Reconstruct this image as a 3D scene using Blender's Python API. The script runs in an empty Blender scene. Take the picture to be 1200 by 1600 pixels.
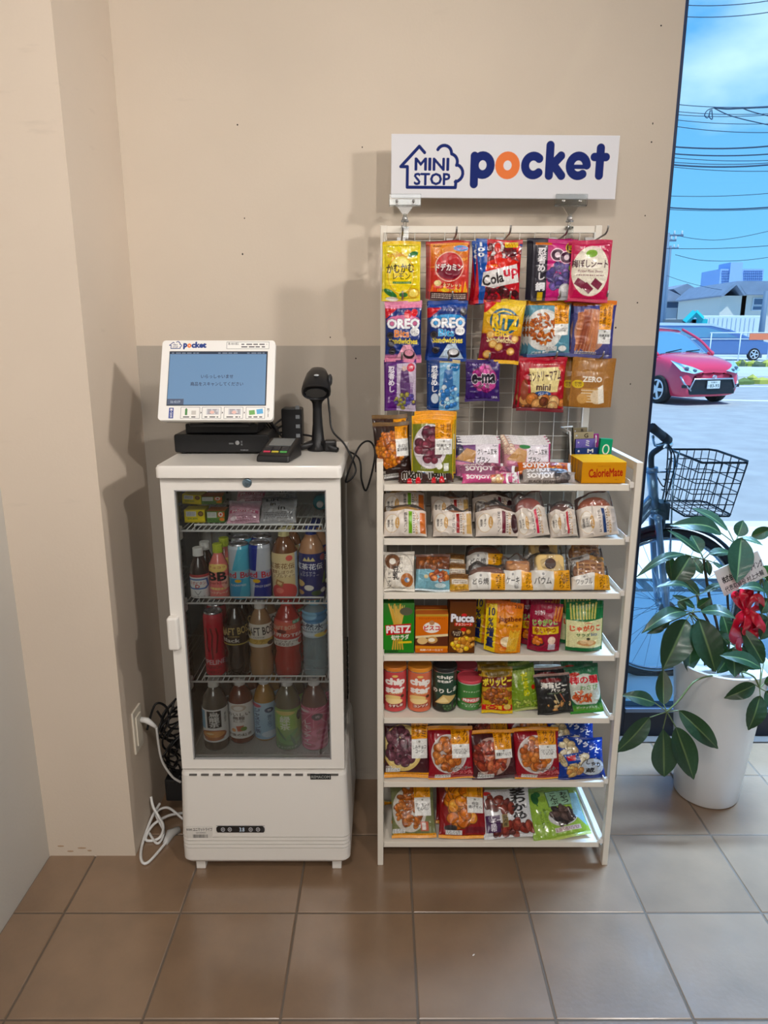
import bpy, bmesh, math, random
import numpy as np
from mathutils import Vector, Matrix

# ------------------------------------------------------------------ camera
F = 1109.0; TH = math.radians(14.0); HC = 1.45
CT, ST = math.cos(TH), math.sin(TH)
scene = bpy.context.scene
COL = scene.collection
cam_d = bpy.data.cameras.new('camera')
cam = bpy.data.objects.new('camera', cam_d); COL.objects.link(cam)
cam.location = (0, 0, HC); cam.rotation_euler = (math.radians(90 - 14.0), 0, 0)
cam_d.sensor_fit = 'VERTICAL'; cam_d.sensor_height = 36.0; cam_d.lens = F / 1600 * 36.0
scene.cycles.transparent_max_bounces = 40
cam_d.clip_start = 0.05; cam_d.clip_end = 900
scene.camera = cam
vs = scene.view_settings
vs.view_transform = 'Standard'; vs.look = 'None'; vs.gamma = 1.0; vs.use_curve_mapping = False
vs.exposure = 0.0

# ------------------------------------------------------------------ sky
def build_world():
    w = bpy.data.worlds.new('sky'); scene.world = w; w.use_nodes = True
    nt = w.node_tree; nt.nodes.clear()
    N = nt.nodes.new; L = nt.links.new
    out = N('ShaderNodeOutputWorld'); bg = N('ShaderNodeBackground')
    tc = N('ShaderNodeTexCoord'); sep = N('ShaderNodeSeparateXYZ')
    L(tc.outputs['Generated'], sep.inputs[0])
    ramp = N('ShaderNodeValToRGB'); L(sep.outputs['Z'], ramp.inputs[0])
    e = ramp.color_ramp.elements
    e[0].position = 0.0; e[0].color = (0.30, 0.62, 0.85, 1)
    e[1].position = 0.55; e[1].color = (0.10, 0.36, 0.86, 1)
    m = e.new(0.12); m.color = (0.19, 0.52, 0.84, 1)
    m = e.new(0.28); m.color = (0.14, 0.44, 0.82, 1)
    # cloud bank low in the north-east
    nz = N('ShaderNodeTexNoise'); nz.inputs['Scale'].default_value = 5.0; nz.inputs['Detail'].default_value = 6
    mp = N('ShaderNodeMapping'); mp.inputs['Scale'].default_value = (1, 1, 2.2)
    L(tc.outputs['Generated'], mp.inputs[0]); L(mp.outputs[0], nz.inputs['Vector'])
    dist = N('ShaderNodeVectorMath'); dist.operation = 'DISTANCE'
    L(tc.outputs['Generated'], dist.inputs[0]); dist.inputs[1].default_value = (0.41, 0.84, 0.37)
    fall = N('ShaderNodeMapRange'); L(dist.outputs['Value'], fall.inputs[0])
    fall.inputs[1].default_value = 0.02; fall.inputs[2].default_value = 0.17
    fall.inputs[3].default_value = 0.50; fall.inputs[4].default_value = 0.0
    add = N('ShaderNodeMath'); add.operation = 'ADD'; L(nz.outputs[0], add.inputs[0]); L(fall.outputs[0], add.inputs[1])
    cr = N('ShaderNodeMapRange'); L(add.outputs[0], cr.inputs[0])
    cr.inputs[1].default_value = 0.60; cr.inputs[2].default_value = 1.0
    mix = N('ShaderNodeMix'); mix.data_type = 'RGBA'
    L(cr.outputs[0], mix.inputs[0]); L(ramp.outputs[0], mix.inputs[6]); mix.inputs[7].default_value = (0.78, 0.95, 1.0, 1)
    L(mix.outputs[2], bg.inputs[0]); bg.inputs[1].default_value = 1.5
    L(bg.outputs[0], out.inputs[0])
build_world()

# ------------------------------------------------------------------ sun, ceiling lamps and added fill lights
def light(name, kind, loc, energy, color, size=0.3, target=None, size_y=None, spread=None):
    d = bpy.data.lights.new(name, kind); o = bpy.data.objects.new(name, d); COL.objects.link(o)
    d.energy = energy; d.color = color; o.location = loc
    if kind == 'AREA':
        d.size = size
        if size_y: d.shape = 'RECTANGLE'; d.size_y = size_y
        else: d.shape = 'DISK'
        if spread: d.spread = math.radians(spread)
    if kind == 'SUN': d.angle = math.radians(0.6)
    if kind in ('SPOT', 'POINT'): d.shadow_soft_size = size
    if target is not None:
        v = Vector(target) - Vector(loc); o.rotation_euler = v.to_track_quat('-Z', 'Y').to_euler()
    return o
light('sun', 'SUN', (0, -10, 20), 5.2, (1.0, 0.97, 0.92), target=(-3.2, -10 + 8.0, 0))
WARM = (1.0, 0.93, 0.87)
k_ = light('downlight_key', 'SPOT', (1.65, -1.25, 2.88), 232, WARM, size=0.07, target=(-0.9, 1.9, 1.15))
k_.data.spot_size = math.radians(68); k_.data.spot_blend = 1.0
light('downlight_left', 'AREA', (-0.25, -0.4, 2.88), 30, WARM, size=0.22, target=(-0.2, 1.2, 0.0))
light('added_soft_fill', 'AREA', (-0.45, -2.1, 2.86), 62, (1.0, 0.95, 0.91), size=2.2, size_y=1.6, target=(-0.2, 1.0, 0.5))  # added broad fill that lifts the shadows, not a ceiling fitting
light('downlight_right', 'AREA', (3.0, -0.2, 2.7), 4.2, WARM, size=0.3, target=(-0.75, 1.9, 1.7), spread=42)
light('added_sky_fill', 'AREA', (2.1, 2.24, 2.80), 105, (0.36, 0.62, 1.0), size=2.4, size_y=0.2, target=(2.1, 2.02, 0), spread=62)  # added blue strip above the view, imitates sky light on the floor

# ------------------------------------------------------------------ pixel <-> place helpers
def ray(px, py):
    x = (px - 600) / F; v = (py - 800) / F
    return (x, CT - v * ST, -ST - v * CT)
def P(px, py, Y):
    d = ray(px, py); t = Y / d[1]
    return Vector((d[0] * t, Y, HC + d[2] * t))
def PZ(px, py, Z):
    d = ray(px, py); t = (Z - HC) / d[2]
    return Vector((d[0] * t, d[1] * t, Z))
def ZC(Y, z): return Y * CT + (HC - z) * ST
def XP(px, Y, z): return (px - 600) * ZC(Y, z) / F

def lin(c):
    c = np.asarray(c, dtype=np.float64) / 255.0
    return np.where(c <= 0.04045, c / 12.92, ((c + 0.055) / 1.055) ** 2.4)

# ------------------------------------------------------------------ materials
MATS = {}
def mat(name, rgb=(200, 200, 200), rough=0.5, metal=0.0, spec=0.5, coat=0.0, attr=False, bump=0.0, bscale=60,
        var=0.0, vscale=8, alpha=1.0, emit=0.0, trans=0.0, ior=1.45, sheen=0.0, sub=0.0, hsv=None):
    if name in MATS: return MATS[name]
    m = bpy.data.materials.new(name); m.use_nodes = True; MATS[name] = m
    nt = m.node_tree; b = nt.nodes['Principled BSDF']; N = nt.nodes.new; L = nt.links.new
    c = tuple(lin(rgb)) + (1,)
    b.inputs['Base Color'].default_value = c
    b.inputs['Roughness'].default_value = rough; b.inputs['Metallic'].default_value = metal
    b.inputs['Specular IOR Level'].default_value = spec; b.inputs['IOR'].default_value = ior
    b.inputs['Coat Weight'].default_value = coat; b.inputs['Coat Roughness'].default_value = 0.12
    b.inputs['Alpha'].default_value = alpha; b.inputs['Transmission Weight'].default_value = trans
    if sub: b.inputs['Subsurface Weight'].default_value = sub; b.inputs['Subsurface Scale'].default_value = 0.01
    tc = N('ShaderNodeTexCoord')
    src = None
    if attr:
        a = N('ShaderNodeAttribute'); a.attribute_name = 'Col'; src = a.outputs['Color']
        if hsv:
            h = N('ShaderNodeHueSaturation'); h.inputs['Saturation'].default_value = hsv[0]; h.inputs['Value'].default_value = hsv[1]; L(src, h.inputs['Color']); src = h.outputs[0]
    if var > 0:
        nz = N('ShaderNodeTexNoise'); nz.inputs['Scale'].default_value = vscale; nz.inputs['Detail'].default_value = 5
        L(tc.outputs['Object'], nz.inputs['Vector'])
        mr = N('ShaderNodeMapRange'); L(nz.outputs[0], mr.inputs[0])
        mr.inputs[1].default_value = 0.25; mr.inputs[2].default_value = 0.75
        mr.inputs[3].default_value = 1 - var; mr.inputs[4].default_value = 1 + var
        vm = N('ShaderNodeVectorMath'); vm.operation = 'SCALE'
        if src: L(src, vm.inputs[0])
        else: vm.inputs[0].default_value = c[:3]
        L(mr.outputs[0], vm.inputs['Scale']); src = vm.outputs[0]
    if src: L(src, b.inputs['Base Color'])
    if bump > 0:
        nb = N('ShaderNodeTexNoise'); nb.inputs['Scale'].default_value = bscale; nb.inputs['Detail'].default_value = 4
        L(tc.outputs['Object'], nb.inputs['Vector'])
        bp = N('ShaderNodeBump'); bp.inputs['Strength'].default_value = bump; bp.inputs['Distance'].default_value = 0.002
        L(nb.outputs[0], bp.inputs['Height']); L(bp.outputs[0], b.inputs['Normal'])
    if emit > 0:
        b.inputs['Emission Strength'].default_value = emit
        if src: L(src, b.inputs['Emission Color'])
        else: b.inputs['Emission Color'].default_value = c
    return m

def glass_mat(name, tint=(255, 255, 255), fres=1.45, rough=0.0, base=0.0):
    if name in MATS: return MATS[name]
    m = bpy.data.materials.new(name); m.use_nodes = True; MATS[name] = m
    nt = m.node_tree; nt.nodes.clear(); N = nt.nodes.new; L = nt.links.new
    o = N('ShaderNodeOutputMaterial'); mx = N('ShaderNodeMixShader'); t = N('ShaderNodeBsdfTransparent'); g = N('ShaderNodeBsdfGlossy')
    f = N('ShaderNodeFresnel'); f.inputs[0].default_value = fres
    t.inputs[0].default_value = tuple(lin(tint)) + (1,); g.inputs['Roughness'].default_value = rough
    ad = N('ShaderNodeMath'); ad.operation = 'ADD'; ad.use_clamp = True; ad.inputs[1].default_value = base
    L(f.outputs[0], ad.inputs[0])
    L(ad.outputs[0], mx.inputs[0]); L(t.outputs[0], mx.inputs[1]); L(g.outputs[0], mx.inputs[2]); L(mx.outputs[0], o.inputs[0])
    return m

FILM = mat('printed_film', attr=True, hsv=(1.08, .86), rough=0.32, coat=0.14)
FOIL = mat('shiny_foil_film', attr=True, hsv=(1.05, .84), rough=0.24, coat=0.4)
SIGNP = mat('sign_print', attr=True, rough=0.6, spec=0.15)
PAPER = mat('printed_paper', attr=True, hsv=(1.05, .88), rough=0.55, spec=0.2)
GLOSSP = mat('glossy_print', attr=True, hsv=(.92, .95), rough=0.25, coat=0.3)
WHITE = mat('white_painted_metal', (226, 219, 206), 0.42)
WPLAS = mat('white_plastic', (232, 228, 222), 0.35)
BLACK = mat('black_plastic', (22, 22, 24), 0.42)
BLACKG = mat('black_gloss', (12, 12, 14), 0.12, coat=0.4)
STEEL = mat('steel_wire', (150, 148, 145), 0.3, metal=0.9)
CLEAR = glass_mat('clear_acrylic', (249, 251, 251), base=0.015, rough=0.05)

# ------------------------------------------------------------------ object helpers
def link(o, parent=None):
    COL.objects.link(o)
    if parent is not None: o.parent = parent
    return o
def tag(o, label=None, cat=None, group=None, kind=None):
    if label: o['label'] = label
    if cat: o['category'] = cat
    if group: o['group'] = group
    if kind: o['kind'] = kind
    return o
def thing(name, label, cat, loc=(0, 0, 0), rot=(0, 0, 0), group=None):
    o = bpy.data.objects.new(name, None); link(o); o.empty_display_size = 0.05
    o.rotation_mode = 'YXZ'
    o.location = loc; o.rotation_euler = rot
    return tag(o, label, cat, group)
def mesh_obj(name, V, Fc, m=None, parent=None, smooth=False, colors=None, loc=None):
    me = bpy.data.meshes.new(name)
    V = np.asarray(V, dtype=np.float32).reshape(-1, 3)
    if isinstance(Fc, np.ndarray):
        nf = len(Fc)
        me.vertices.add(len(V)); me.vertices.foreach_set('co', V.ravel())
        me.loops.add(nf * 4); me.loops.foreach_set('vertex_index', Fc.astype(np.int32).ravel())
        me.polygons.add(nf); me.polygons.foreach_set('loop_start', np.arange(nf, dtype=np.int32) * 4)
        me.update(calc_edges=True)
    else:
        me.from_pydata([tuple(v) for v in V.tolist()], [], Fc)
    if m:
        for mm in (m if isinstance(m, (list, tuple)) else [m]): me.materials.append(mm)
    if smooth: me.polygons.foreach_set('use_smooth', np.ones(len(me.polygons), dtype=bool))
    if colors is not None:
        a = me.color_attributes.new('Col', 'BYTE_COLOR', 'POINT')
        c4 = np.ones((len(V), 4), dtype=np.float32); c4[:, :3] = colors
        a.data.foreach_set('color', c4.ravel())
    me.validate(); me.update()
    o = bpy.data.objects.new(name, me)
    link(o, parent)
    if loc is not None: o.location = loc
    return o
def bevel(o, w=0.003, seg=2, ang=35):
    m = o.modifiers.new('bevel', 'BEVEL'); m.width = w; m.segments = seg; m.limit_method = 'ANGLE'; m.angle_limit = math.radians(ang)
    m.harden_normals = False
    return o
def subsurf(o, n=1):
    m = o.modifiers.new('sub', 'SUBSURF'); m.levels = n; m.render_levels = n; return o

class B:
    """collects shapes into ONE mesh"""
    def __init__(s): s.V = []; s.F = []; s.C = []; s.cur = (200, 200, 200)
    def col(s, c): s.cur = c; return s
    def add(s, V, Fc):
        n = len(s.V); s.V += [tuple(v) for v in V]; s.F += [tuple(i + n for i in f) for f in Fc]
        s.C += [tuple(lin(s.cur))] * len(V); return s
    def box(s, x0, x1, y0, y1, z0, z1, M=None):
        V = [(x, y, z) for x in (x0, x1) for y in (y0, y1) for z in (z0, z1)]
        if M is not None: V = [tuple(M @ Vector(v)) for v in V]
        return s.add(V, [(0, 1, 3, 2), (4, 6, 7, 5), (0, 4, 5, 1), (2, 3, 7, 6), (0, 2, 6, 4), (1, 5, 7, 3)])
    def tube(s, pts, r, n=8, closed=False, caps=True):
        pts = [Vector(p) for p in pts]; V = []; Fc = []; K = len(pts)
        rs = r if isinstance(r, (list, tuple)) else [r] * K
        prev = None
        for i, p in enumerate(pts):
            if closed: t = pts[(i + 1) % K] - pts[i - 1]
            else: t = pts[min(i + 1, K - 1)] - pts[max(i - 1, 0)]
            if t.length < 1e-9: t = Vector((0, 0, 1))
            t.normalize()
            if prev is None:
                a = Vector((0, 0, 1)) if abs(t.z) < 0.9 else Vector((1, 0, 0))
                u = t.cross(a).normalized()
            else:
                u = (prev - t * prev.dot(t))
                u = u.normalized() if u.length > 1e-6 else t.cross(Vector((0, 0, 1))).normalized()
            prev = u; w = t.cross(u)
            for k in range(n):
                a = 2 * math.pi * k / n
                V.append(p + (u * math.cos(a) + w * math.sin(a)) * rs[i])
        m = K if closed else K - 1
        for i in range(m):
            for k in range(n):
                a = i * n + k; b = i * n + (k + 1) % n; c = ((i + 1) % K) * n + (k + 1) % n; d = ((i + 1) % K) * n + k
                Fc.append((a, b, c, d))
        if caps and not closed:
            Fc.append(tuple(range(n - 1, -1, -1))); Fc.append(tuple(range((K - 1) * n, K * n)))
        return s.add(V, Fc)
    def lathe(s, prof, n=24, c=(0, 0, 0), sx=1, sy=1, M=None):
        V = []; Fc = []
        for r, z in prof:
            for k in range(n):
                a = 2 * math.pi * k / n; v = Vector((c[0] + r * math.cos(a) * sx, c[1] + r * math.sin(a) * sy, c[2] + z))
                V.append(M @ v if M is not None else v)
        K = len(prof)
        for i in range(K - 1):
            for k in range(n): Fc.append((i * n + k, i * n + (k + 1) % n, (i + 1) * n + (k + 1) % n, (i + 1) * n + k))
        Fc.append(tuple(range(n - 1, -1, -1))); Fc.append(tuple(range((K - 1) * n, K * n)))
        return s.add(V, Fc)
    def prism(s, poly, y0, y1, M=None):
        """poly in x,z; extruded along y"""
        n = len(poly); V = [(p[0], y0, p[1]) for p in poly] + [(p[0], y1, p[1]) for p in poly]
        if M is not None: V = [tuple(M @ Vector(v)) for v in V]
        Fc = [tuple(range(n)), tuple(range(2 * n - 1, n - 1, -1))]
        for i in range(n): Fc.append((i, i + n, (i + 1) % n + n, (i + 1) % n))
        return s.add(V, Fc)
    def ball(s, c, rx, ry=None, rz=None, n=12, M=None):
        ry = rx if ry is None else ry; rz = rx if rz is None else rz
        prof = [(math.sin(math.pi * i / (n // 2)), -math.cos(math.pi * i / (n // 2))) for i in range(n // 2 + 1)]
        V = []; Fc = []
        for r, z in prof:
            for k in range(n):
                a = 2 * math.pi * k / n; v = Vector((c[0] + max(r, 1e-3) * math.cos(a) * rx, c[1] + max(r, 1e-3) * math.sin(a) * ry, c[2] + z * rz))
                V.append(M @ v if M is not None else v)
        for i in range(len(prof) - 1):
            for k in range(n): Fc.append((i * n + k, i * n + (k + 1) % n, (i + 1) * n + (k + 1) % n, (i + 1) * n + k))
        return s.add(V, Fc)
    def o(s, name, m, parent=None, smooth=False, colors=False, kind=None):
        ob = mesh_obj(name, s.V, s.F, m, parent, smooth, np.array(s.C) if colors else None)
        if smooth == 'auto':
            pass
        if kind: ob['kind'] = kind
        return ob

def rpoly(x0, x1, z0, z1, r, n=5):
    pts = []
    for cx, cz, a0 in ((x1 - r, z0 + r, -90), (x1 - r, z1 - r, 0), (x0 + r, z1 - r, 90), (x0 + r, z0 + r, 180)):
        for i in range(n + 1):
            a = math.radians(a0 + 90 * i / n); pts.append((cx + r * math.cos(a), cz + r * math.sin(a)))
    return pts
def bez(p, n=10):
    """smooth curve through points (Catmull-Rom)"""
    p = [Vector(q) for q in p]; out = []
    for i in range(len(p) - 1):
        a = p[max(i - 1, 0)]; b = p[i]; c = p[i + 1]; d = p[min(i + 2, len(p) - 1)]
        for k in range(n):
            t = k / n
            out.append(0.5 * ((2 * b) + (c - a) * t + (2 * a - 5 * b + 4 * c - d) * t * t + (3 * b - a - 3 * c + d) * t ** 3))
    out.append(p[-1]); return out
def shade_auto(o, ang=40):
    me = o.data
    me.polygons.foreach_set('use_smooth', np.ones(len(me.polygons), dtype=bool))
    try: me.set_sharp_from_angle(angle=math.radians(ang))
    except Exception: pass
    return o
def copy_tree(o, parent=None):
    c = o.copy(); COL.objects.link(c)
    if parent is not None: c.parent = parent
    for ch in o.children: copy_tree(ch, c)
    return c

# ------------------------------------------------------------------ printed artwork: numpy canvas -> vertex colours
_tmp = bpy.data.scenes.new('tmp_text'); _cache = {}
def glyph_mask(s, bold):
    key = (s, bold)
    if key in _cache: return _cache[key]
    cu = bpy.data.curves.new('t', 'FONT'); cu.body = s; cu.align_x = 'CENTER'; cu.resolution_u = 2; cu.space_line = 0.96
    ob = bpy.data.objects.new('t', cu); _tmp.collection.objects.link(ob)
    vl = _tmp.view_layers[0]; vl.update(); dg = vl.depsgraph
    me = bpy.data.meshes.new_from_object(ob.evaluated_get(dg), depsgraph=dg)
    me.calc_loop_triangles()
    n = len(me.vertices); co = np.zeros(n * 3); me.vertices.foreach_get('co', co); co = co.reshape(-1, 3)[:, :2]
    nt = len(me.loop_triangles); tr = np.zeros(nt * 3, dtype=np.int32); me.loop_triangles.foreach_get('vertices', tr); tr = tr.reshape(-1, 3)
    bpy.data.objects.remove(ob); bpy.data.curves.remove(cu); bpy.data.meshes.remove(me)
    if n == 0:
        _cache[key] = (np.zeros((4, 4)), 1, 1); return _cache[key]
    lo = co.min(0); hi = co.max(0)
    nl = s.count('\n') + 1
    sc = 60.0; pad = 5
    Wp = int((hi[0] - lo[0]) * sc) + 2 * pad + 1; Hp = int((hi[1] - lo[1]) * sc) + 2 * pad + 1
    M = np.zeros((Hp, Wp), dtype=bool)
    q = (co - lo) * sc + pad; q[:, 1] = Hp - 1 - q[:, 1]
    for t in tr:
        a, b, c = q[t[0]], q[t[1]], q[t[2]]
        x0 = int(max(0, math.floor(min(a[0], b[0], c[0])))); x1 = int(min(Wp - 1, math.ceil(max(a[0], b[0], c[0]))))
        y0 = int(max(0, math.floor(min(a[1], b[1], c[1])))); y1 = int(min(Hp - 1, math.ceil(max(a[1], b[1], c[1]))))
        yy, xx = np.mgrid[y0:y1 + 1, x0:x1 + 1]
        d = (b[0] - a[0]) * (c[1] - a[1]) - (b[1] - a[1]) * (c[0] - a[0])
        if abs(d) < 1e-9: continue
        w0 = ((b[0] - xx) * (c[1] - yy) - (b[1] - yy) * (c[0] - xx)) / d
        w1 = ((c[0] - xx) * (a[1] - yy) - (c[1] - yy) * (a[0] - xx)) / d
        M[y0:y1 + 1, x0:x1 + 1] |= (w0 >= -0.02) & (w1 >= -0.02) & (w0 + w1 <= 1.02)
    for _ in range(int(round(bold * 0.55))):
        K = M.copy(); K[1:] |= M[:-1]; K[:-1] |= M[1:]; K[:, 1:] |= M[:, :-1]; K[:, :-1] |= M[:, 1:]; M = K
    # trim to ink so that boxes are exact
    _cache[key] = (M.astype(np.float32), Wp, Hp); return _cache[key]

class Cv:
    def __init__(s, W, H, res=1000, bg=(255, 255, 255)):
        s.Wm, s.Hm = W, H
        s.nx = max(8, int(W * res)); s.ny = max(8, int(H * res))
        s.A = np.empty((s.ny, s.nx, 3)); s.A[:] = lin(bg)
        s.yy, s.xx = np.mgrid[0:s.ny, 0:s.nx]
        s.xx = s.xx + 0.5; s.yy = s.yy + 0.5
    def _blend(s, al, col, x0=0, y0=0):
        h, w = al.shape; R = s.A[y0:y0 + h, x0:x0 + w]
        R += (lin(col) - R) * al[..., None]
    def fill(s, c): s.A[:] = lin(c); return s
    def vgrad(s, y0, y1, c0, c1):
        a, b = int(y0 * s.ny), int(y1 * s.ny)
        t = np.linspace(0, 1, max(b - a, 1))[:, None, None]; s.A[a:b] = lin(c0) * (1 - t) + lin(c1) * t; return s
    def rect(s, x0, y0, x1, y1, c, rot=0):
        if rot:
            cx, cy = (x0 + x1) / 2, (y0 + y1) / 2; r = math.radians(rot)
            P4 = [(x0, y0), (x1, y0), (x1, y1), (x0, y1)]; o = []
            for x, y in P4:
                dx, dy = (x - cx) * s.nx, (y - cy) * s.ny
                o.append((cx + (dx * math.cos(r) - dy * math.sin(r)) / s.nx, cy + (dx * math.sin(r) + dy * math.cos(r)) / s.ny))
            return s.poly(o, c)
        ax = np.clip(np.minimum(s.xx[0] - x0 * s.nx, x1 * s.nx - s.xx[0]) + 0.5, 0, 1)
        ay = np.clip(np.minimum(s.yy[:, 0] - y0 * s.ny, y1 * s.ny - s.yy[:, 0]) + 0.5, 0, 1)
        s._blend(ay[:, None] * ax[None, :], c); return s
    def ell(s, cx, cy, rx, ry, c, rot=0, al=1.0):
        X = cx * s.nx; Y = cy * s.ny; RX = max(rx * s.nx, 0.4); RY = max(ry * s.ny, 0.4); m = max(RX, RY) + 2
        x0, x1 = int(max(0, X - m)), int(min(s.nx, X + m)); y0, y1 = int(max(0, Y - m)), int(min(s.ny, Y + m))
        if x1 <= x0 or y1 <= y0: return s
        xx = s.xx[y0:y1, x0:x1] - X; yy = s.yy[y0:y1, x0:x1] - Y
        if rot:
            r = math.radians(rot); xx, yy = xx * math.cos(r) + yy * math.sin(r), -xx * math.sin(r) + yy * math.cos(r)
        d = np.sqrt((xx / RX) ** 2 + (yy / RY) ** 2)
        s._blend(np.clip((1 - d) * min(RX, RY) + 0.5, 0, 1) * al, c, x0, y0); return s
    def poly(s, pts, c):
        q = np.array([(x * s.nx, y * s.ny) for x, y in pts])
        x0, y0 = np.maximum(np.floor(q.min(0)).astype(int), 0); x1 = min(int(q[:, 0].max()) + 2, s.nx); y1 = min(int(q[:, 1].max()) + 2, s.ny)
        if x1 <= x0 or y1 <= y0: return s
        al = np.zeros((y1 - y0, x1 - x0))
        for ox in (0.17, 0.5, 0.83):
            for oy in (0.17, 0.5, 0.83):
                yy, xx = np.mgrid[y0:y1, x0:x1]; xx = xx + ox; yy = yy + oy
                ins = np.zeros(xx.shape, dtype=bool)
                for i in range(len(q)):
                    a, b = q[i - 1], q[i]
                    if a[1] == b[1]: continue
                    cnd = ((a[1] > yy) != (b[1] > yy)) & (xx < (b[0] - a[0]) * (yy - a[1]) / (b[1] - a[1]) + a[0])
                    ins ^= cnd
                al += ins
        s._blend(al / 9, c, x0, y0); return s
    def line(s, pts, w, c):
        """w = stroke width as a fraction of the canvas width"""
        al = np.zeros((s.ny, s.nx)); R = w * s.nx / 2
        for a, b in zip(pts[:-1], pts[1:]):
            ax, ay, bx, by = a[0] * s.nx, a[1] * s.ny, b[0] * s.nx, b[1] * s.ny
            dx, dy = bx - ax, by - ay; L2 = dx * dx + dy * dy + 1e-9
            t = np.clip(((s.xx - ax) * dx + (s.yy - ay) * dy) / L2, 0, 1)
            d = np.hypot(s.xx - ax - t * dx, s.yy - ay - t * dy)
            al = np.maximum(al, np.clip(R - d + 0.5, 0, 1))
        s._blend(al, c); return s
    def t(s, txt, cx, cy, w, h, c, rot=0, bold=0, out=None, ow=3):
        if out is not None: s.t(txt, cx, cy, w, h, out, rot, bold + ow)
        M, Wp, Hp = glyph_mask(txt, bold)
        tw, th = w * s.nx, h * s.ny
        X, Y = cx * s.nx, cy * s.ny; m = math.hypot(tw, th) / 2 + 2
        x0, x1 = int(max(0, X - m)), int(min(s.nx, X + m)); y0, y1 = int(max(0, Y - m)), int(min(s.ny, Y + m))
        if x1 <= x0 or y1 <= y0: return s
        al = np.zeros((y1 - y0, x1 - x0)); r = math.radians(rot)
        yy0, xx0 = np.mgrid[y0:y1, x0:x1]
        k = 3
        for ox in range(k):
            for oy in range(k):
                xx = xx0 + (ox + 0.5) / k - X; yy = yy0 + (oy + 0.5) / k - Y
                if rot: xx, yy = xx * math.cos(r) + yy * math.sin(r), -xx * math.sin(r) + yy * math.cos(r)
                ux = ((xx / tw + 0.5) * (Wp - 10) + 5).astype(int); uy = ((yy / th + 0.5) * (Hp - 10) + 5).astype(int)
                ok = (ux >= 0) & (ux < M.shape[1]) & (uy >= 0) & (uy < M.shape[0])
                al += np.where(ok, M[np.clip(uy, 0, M.shape[0] - 1), np.clip(ux, 0, M.shape[1] - 1)], 0)
        s._blend(al / (k * k), c, x0, y0); return s
    def vt(s, txt, cx, cy, w, h, c, **k): return s.t('\n'.join(txt), cx, cy, w, h, c, **k)
    def blobs(s, cx, cy, rx, ry, n, r, cols, seed=1, asp=1.0, hl=True, clip=None):
        R = random.Random(seed)
        if r > .055 and hl: n = int(n * 1.7); r *= .78
        for i in range(n):
            a = R.random() * 6.283; q = math.sqrt(R.random()); x = cx + rx * q * math.cos(a); y = cy + ry * q * math.sin(a)
            c = cols[R.randrange(len(cols))]; rr = r * R.uniform(0.75, 1.2); k = s.nx / s.ny; rot = R.uniform(0, 180)
            dk = tuple(int(v * 0.55) for v in c); lt = tuple(min(255, int(v * 1.25 + 18)) for v in c)
            s.ell(x, y, rr * 1.12, rr * asp * k * 1.12, dk, rot); s.ell(x, y, rr, rr * asp * k, c, rot)
            if hl:
                s.ell(x - rr * 0.15, y - rr * 0.2 * k, rr * 0.6, rr * asp * k * 0.5, tuple((p_ + q_) // 2 for p_, q_ in zip(c, lt)), rot)
                s.ell(x - rr * 0.3, y - rr * 0.35 * k, rr * 0.22, rr * asp * k * 0.16, lt, rot)
                s.ell(x + rr * 0.25, y + rr * 0.25 * k, rr * 0.3, rr * asp * k * 0.12, dk, rot + 40, .5)
        return s
    def ring(s, cx, cy, rx, ry, w, c, rot=0):
        pts = []
        for i in range(37):
            a = 2 * math.pi * i / 36; x, y = rx * math.cos(a), ry * math.sin(a); pts.append((cx + x, cy + y))
        return s.line(pts, w, c)
    def speck(s, x0, y0, x1, y1, c, rows=4, seed=1):
        """tiny unreadable print"""
        R = random.Random(seed)
        for k in range(rows):
            y = y0 + (y1 - y0) * (k + 0.5) / rows; x = x0
            while x < x1:
                w = R.uniform(0.02, 0.06); s.rect(x, y - (y1 - y0) / rows * 0.25, min(x + w, x1), y + (y1 - y0) / rows * 0.25, c); x += w + R.uniform(0.008, 0.02)
        return s

def vnoise(nx, ny, cells, rng):
    """smooth value noise, values -1..1"""
    cy = max(2, int(cells * ny / nx)); g = rng.uniform(-1, 1, (cy + 3, cells + 3))
    x = np.linspace(0, cells, nx); y = np.linspace(0, cy, ny)
    xi = x.astype(int); yi = y.astype(int); fx = x - xi; fy = y - yi
    fx = fx * fx * (3 - 2 * fx); fy = fy * fy * (3 - 2 * fy)
    a = g[yi][:, xi]; b = g[yi][:, xi + 1]; c = g[yi + 1][:, xi]; d = g[yi + 1][:, xi + 1]
    return (a * (1 - fx) + b * fx) * (1 - fy)[:, None] + (c * (1 - fx) + d * fx) * fy[:, None]

def gridfaces(nx, ny, flip=False):
    i = np.arange(ny - 1)[:, None] * nx + np.arange(nx - 1)[None, :]; i = i.ravel()
    f = np.stack([i, i + 1, i + nx + 1, i + nx], 1)
    return f[:, ::-1].copy() if flip else f
# ------------------------------------------------------------------ package builders
def coarse(Vf, f2v, nx, ny): pass

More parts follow.
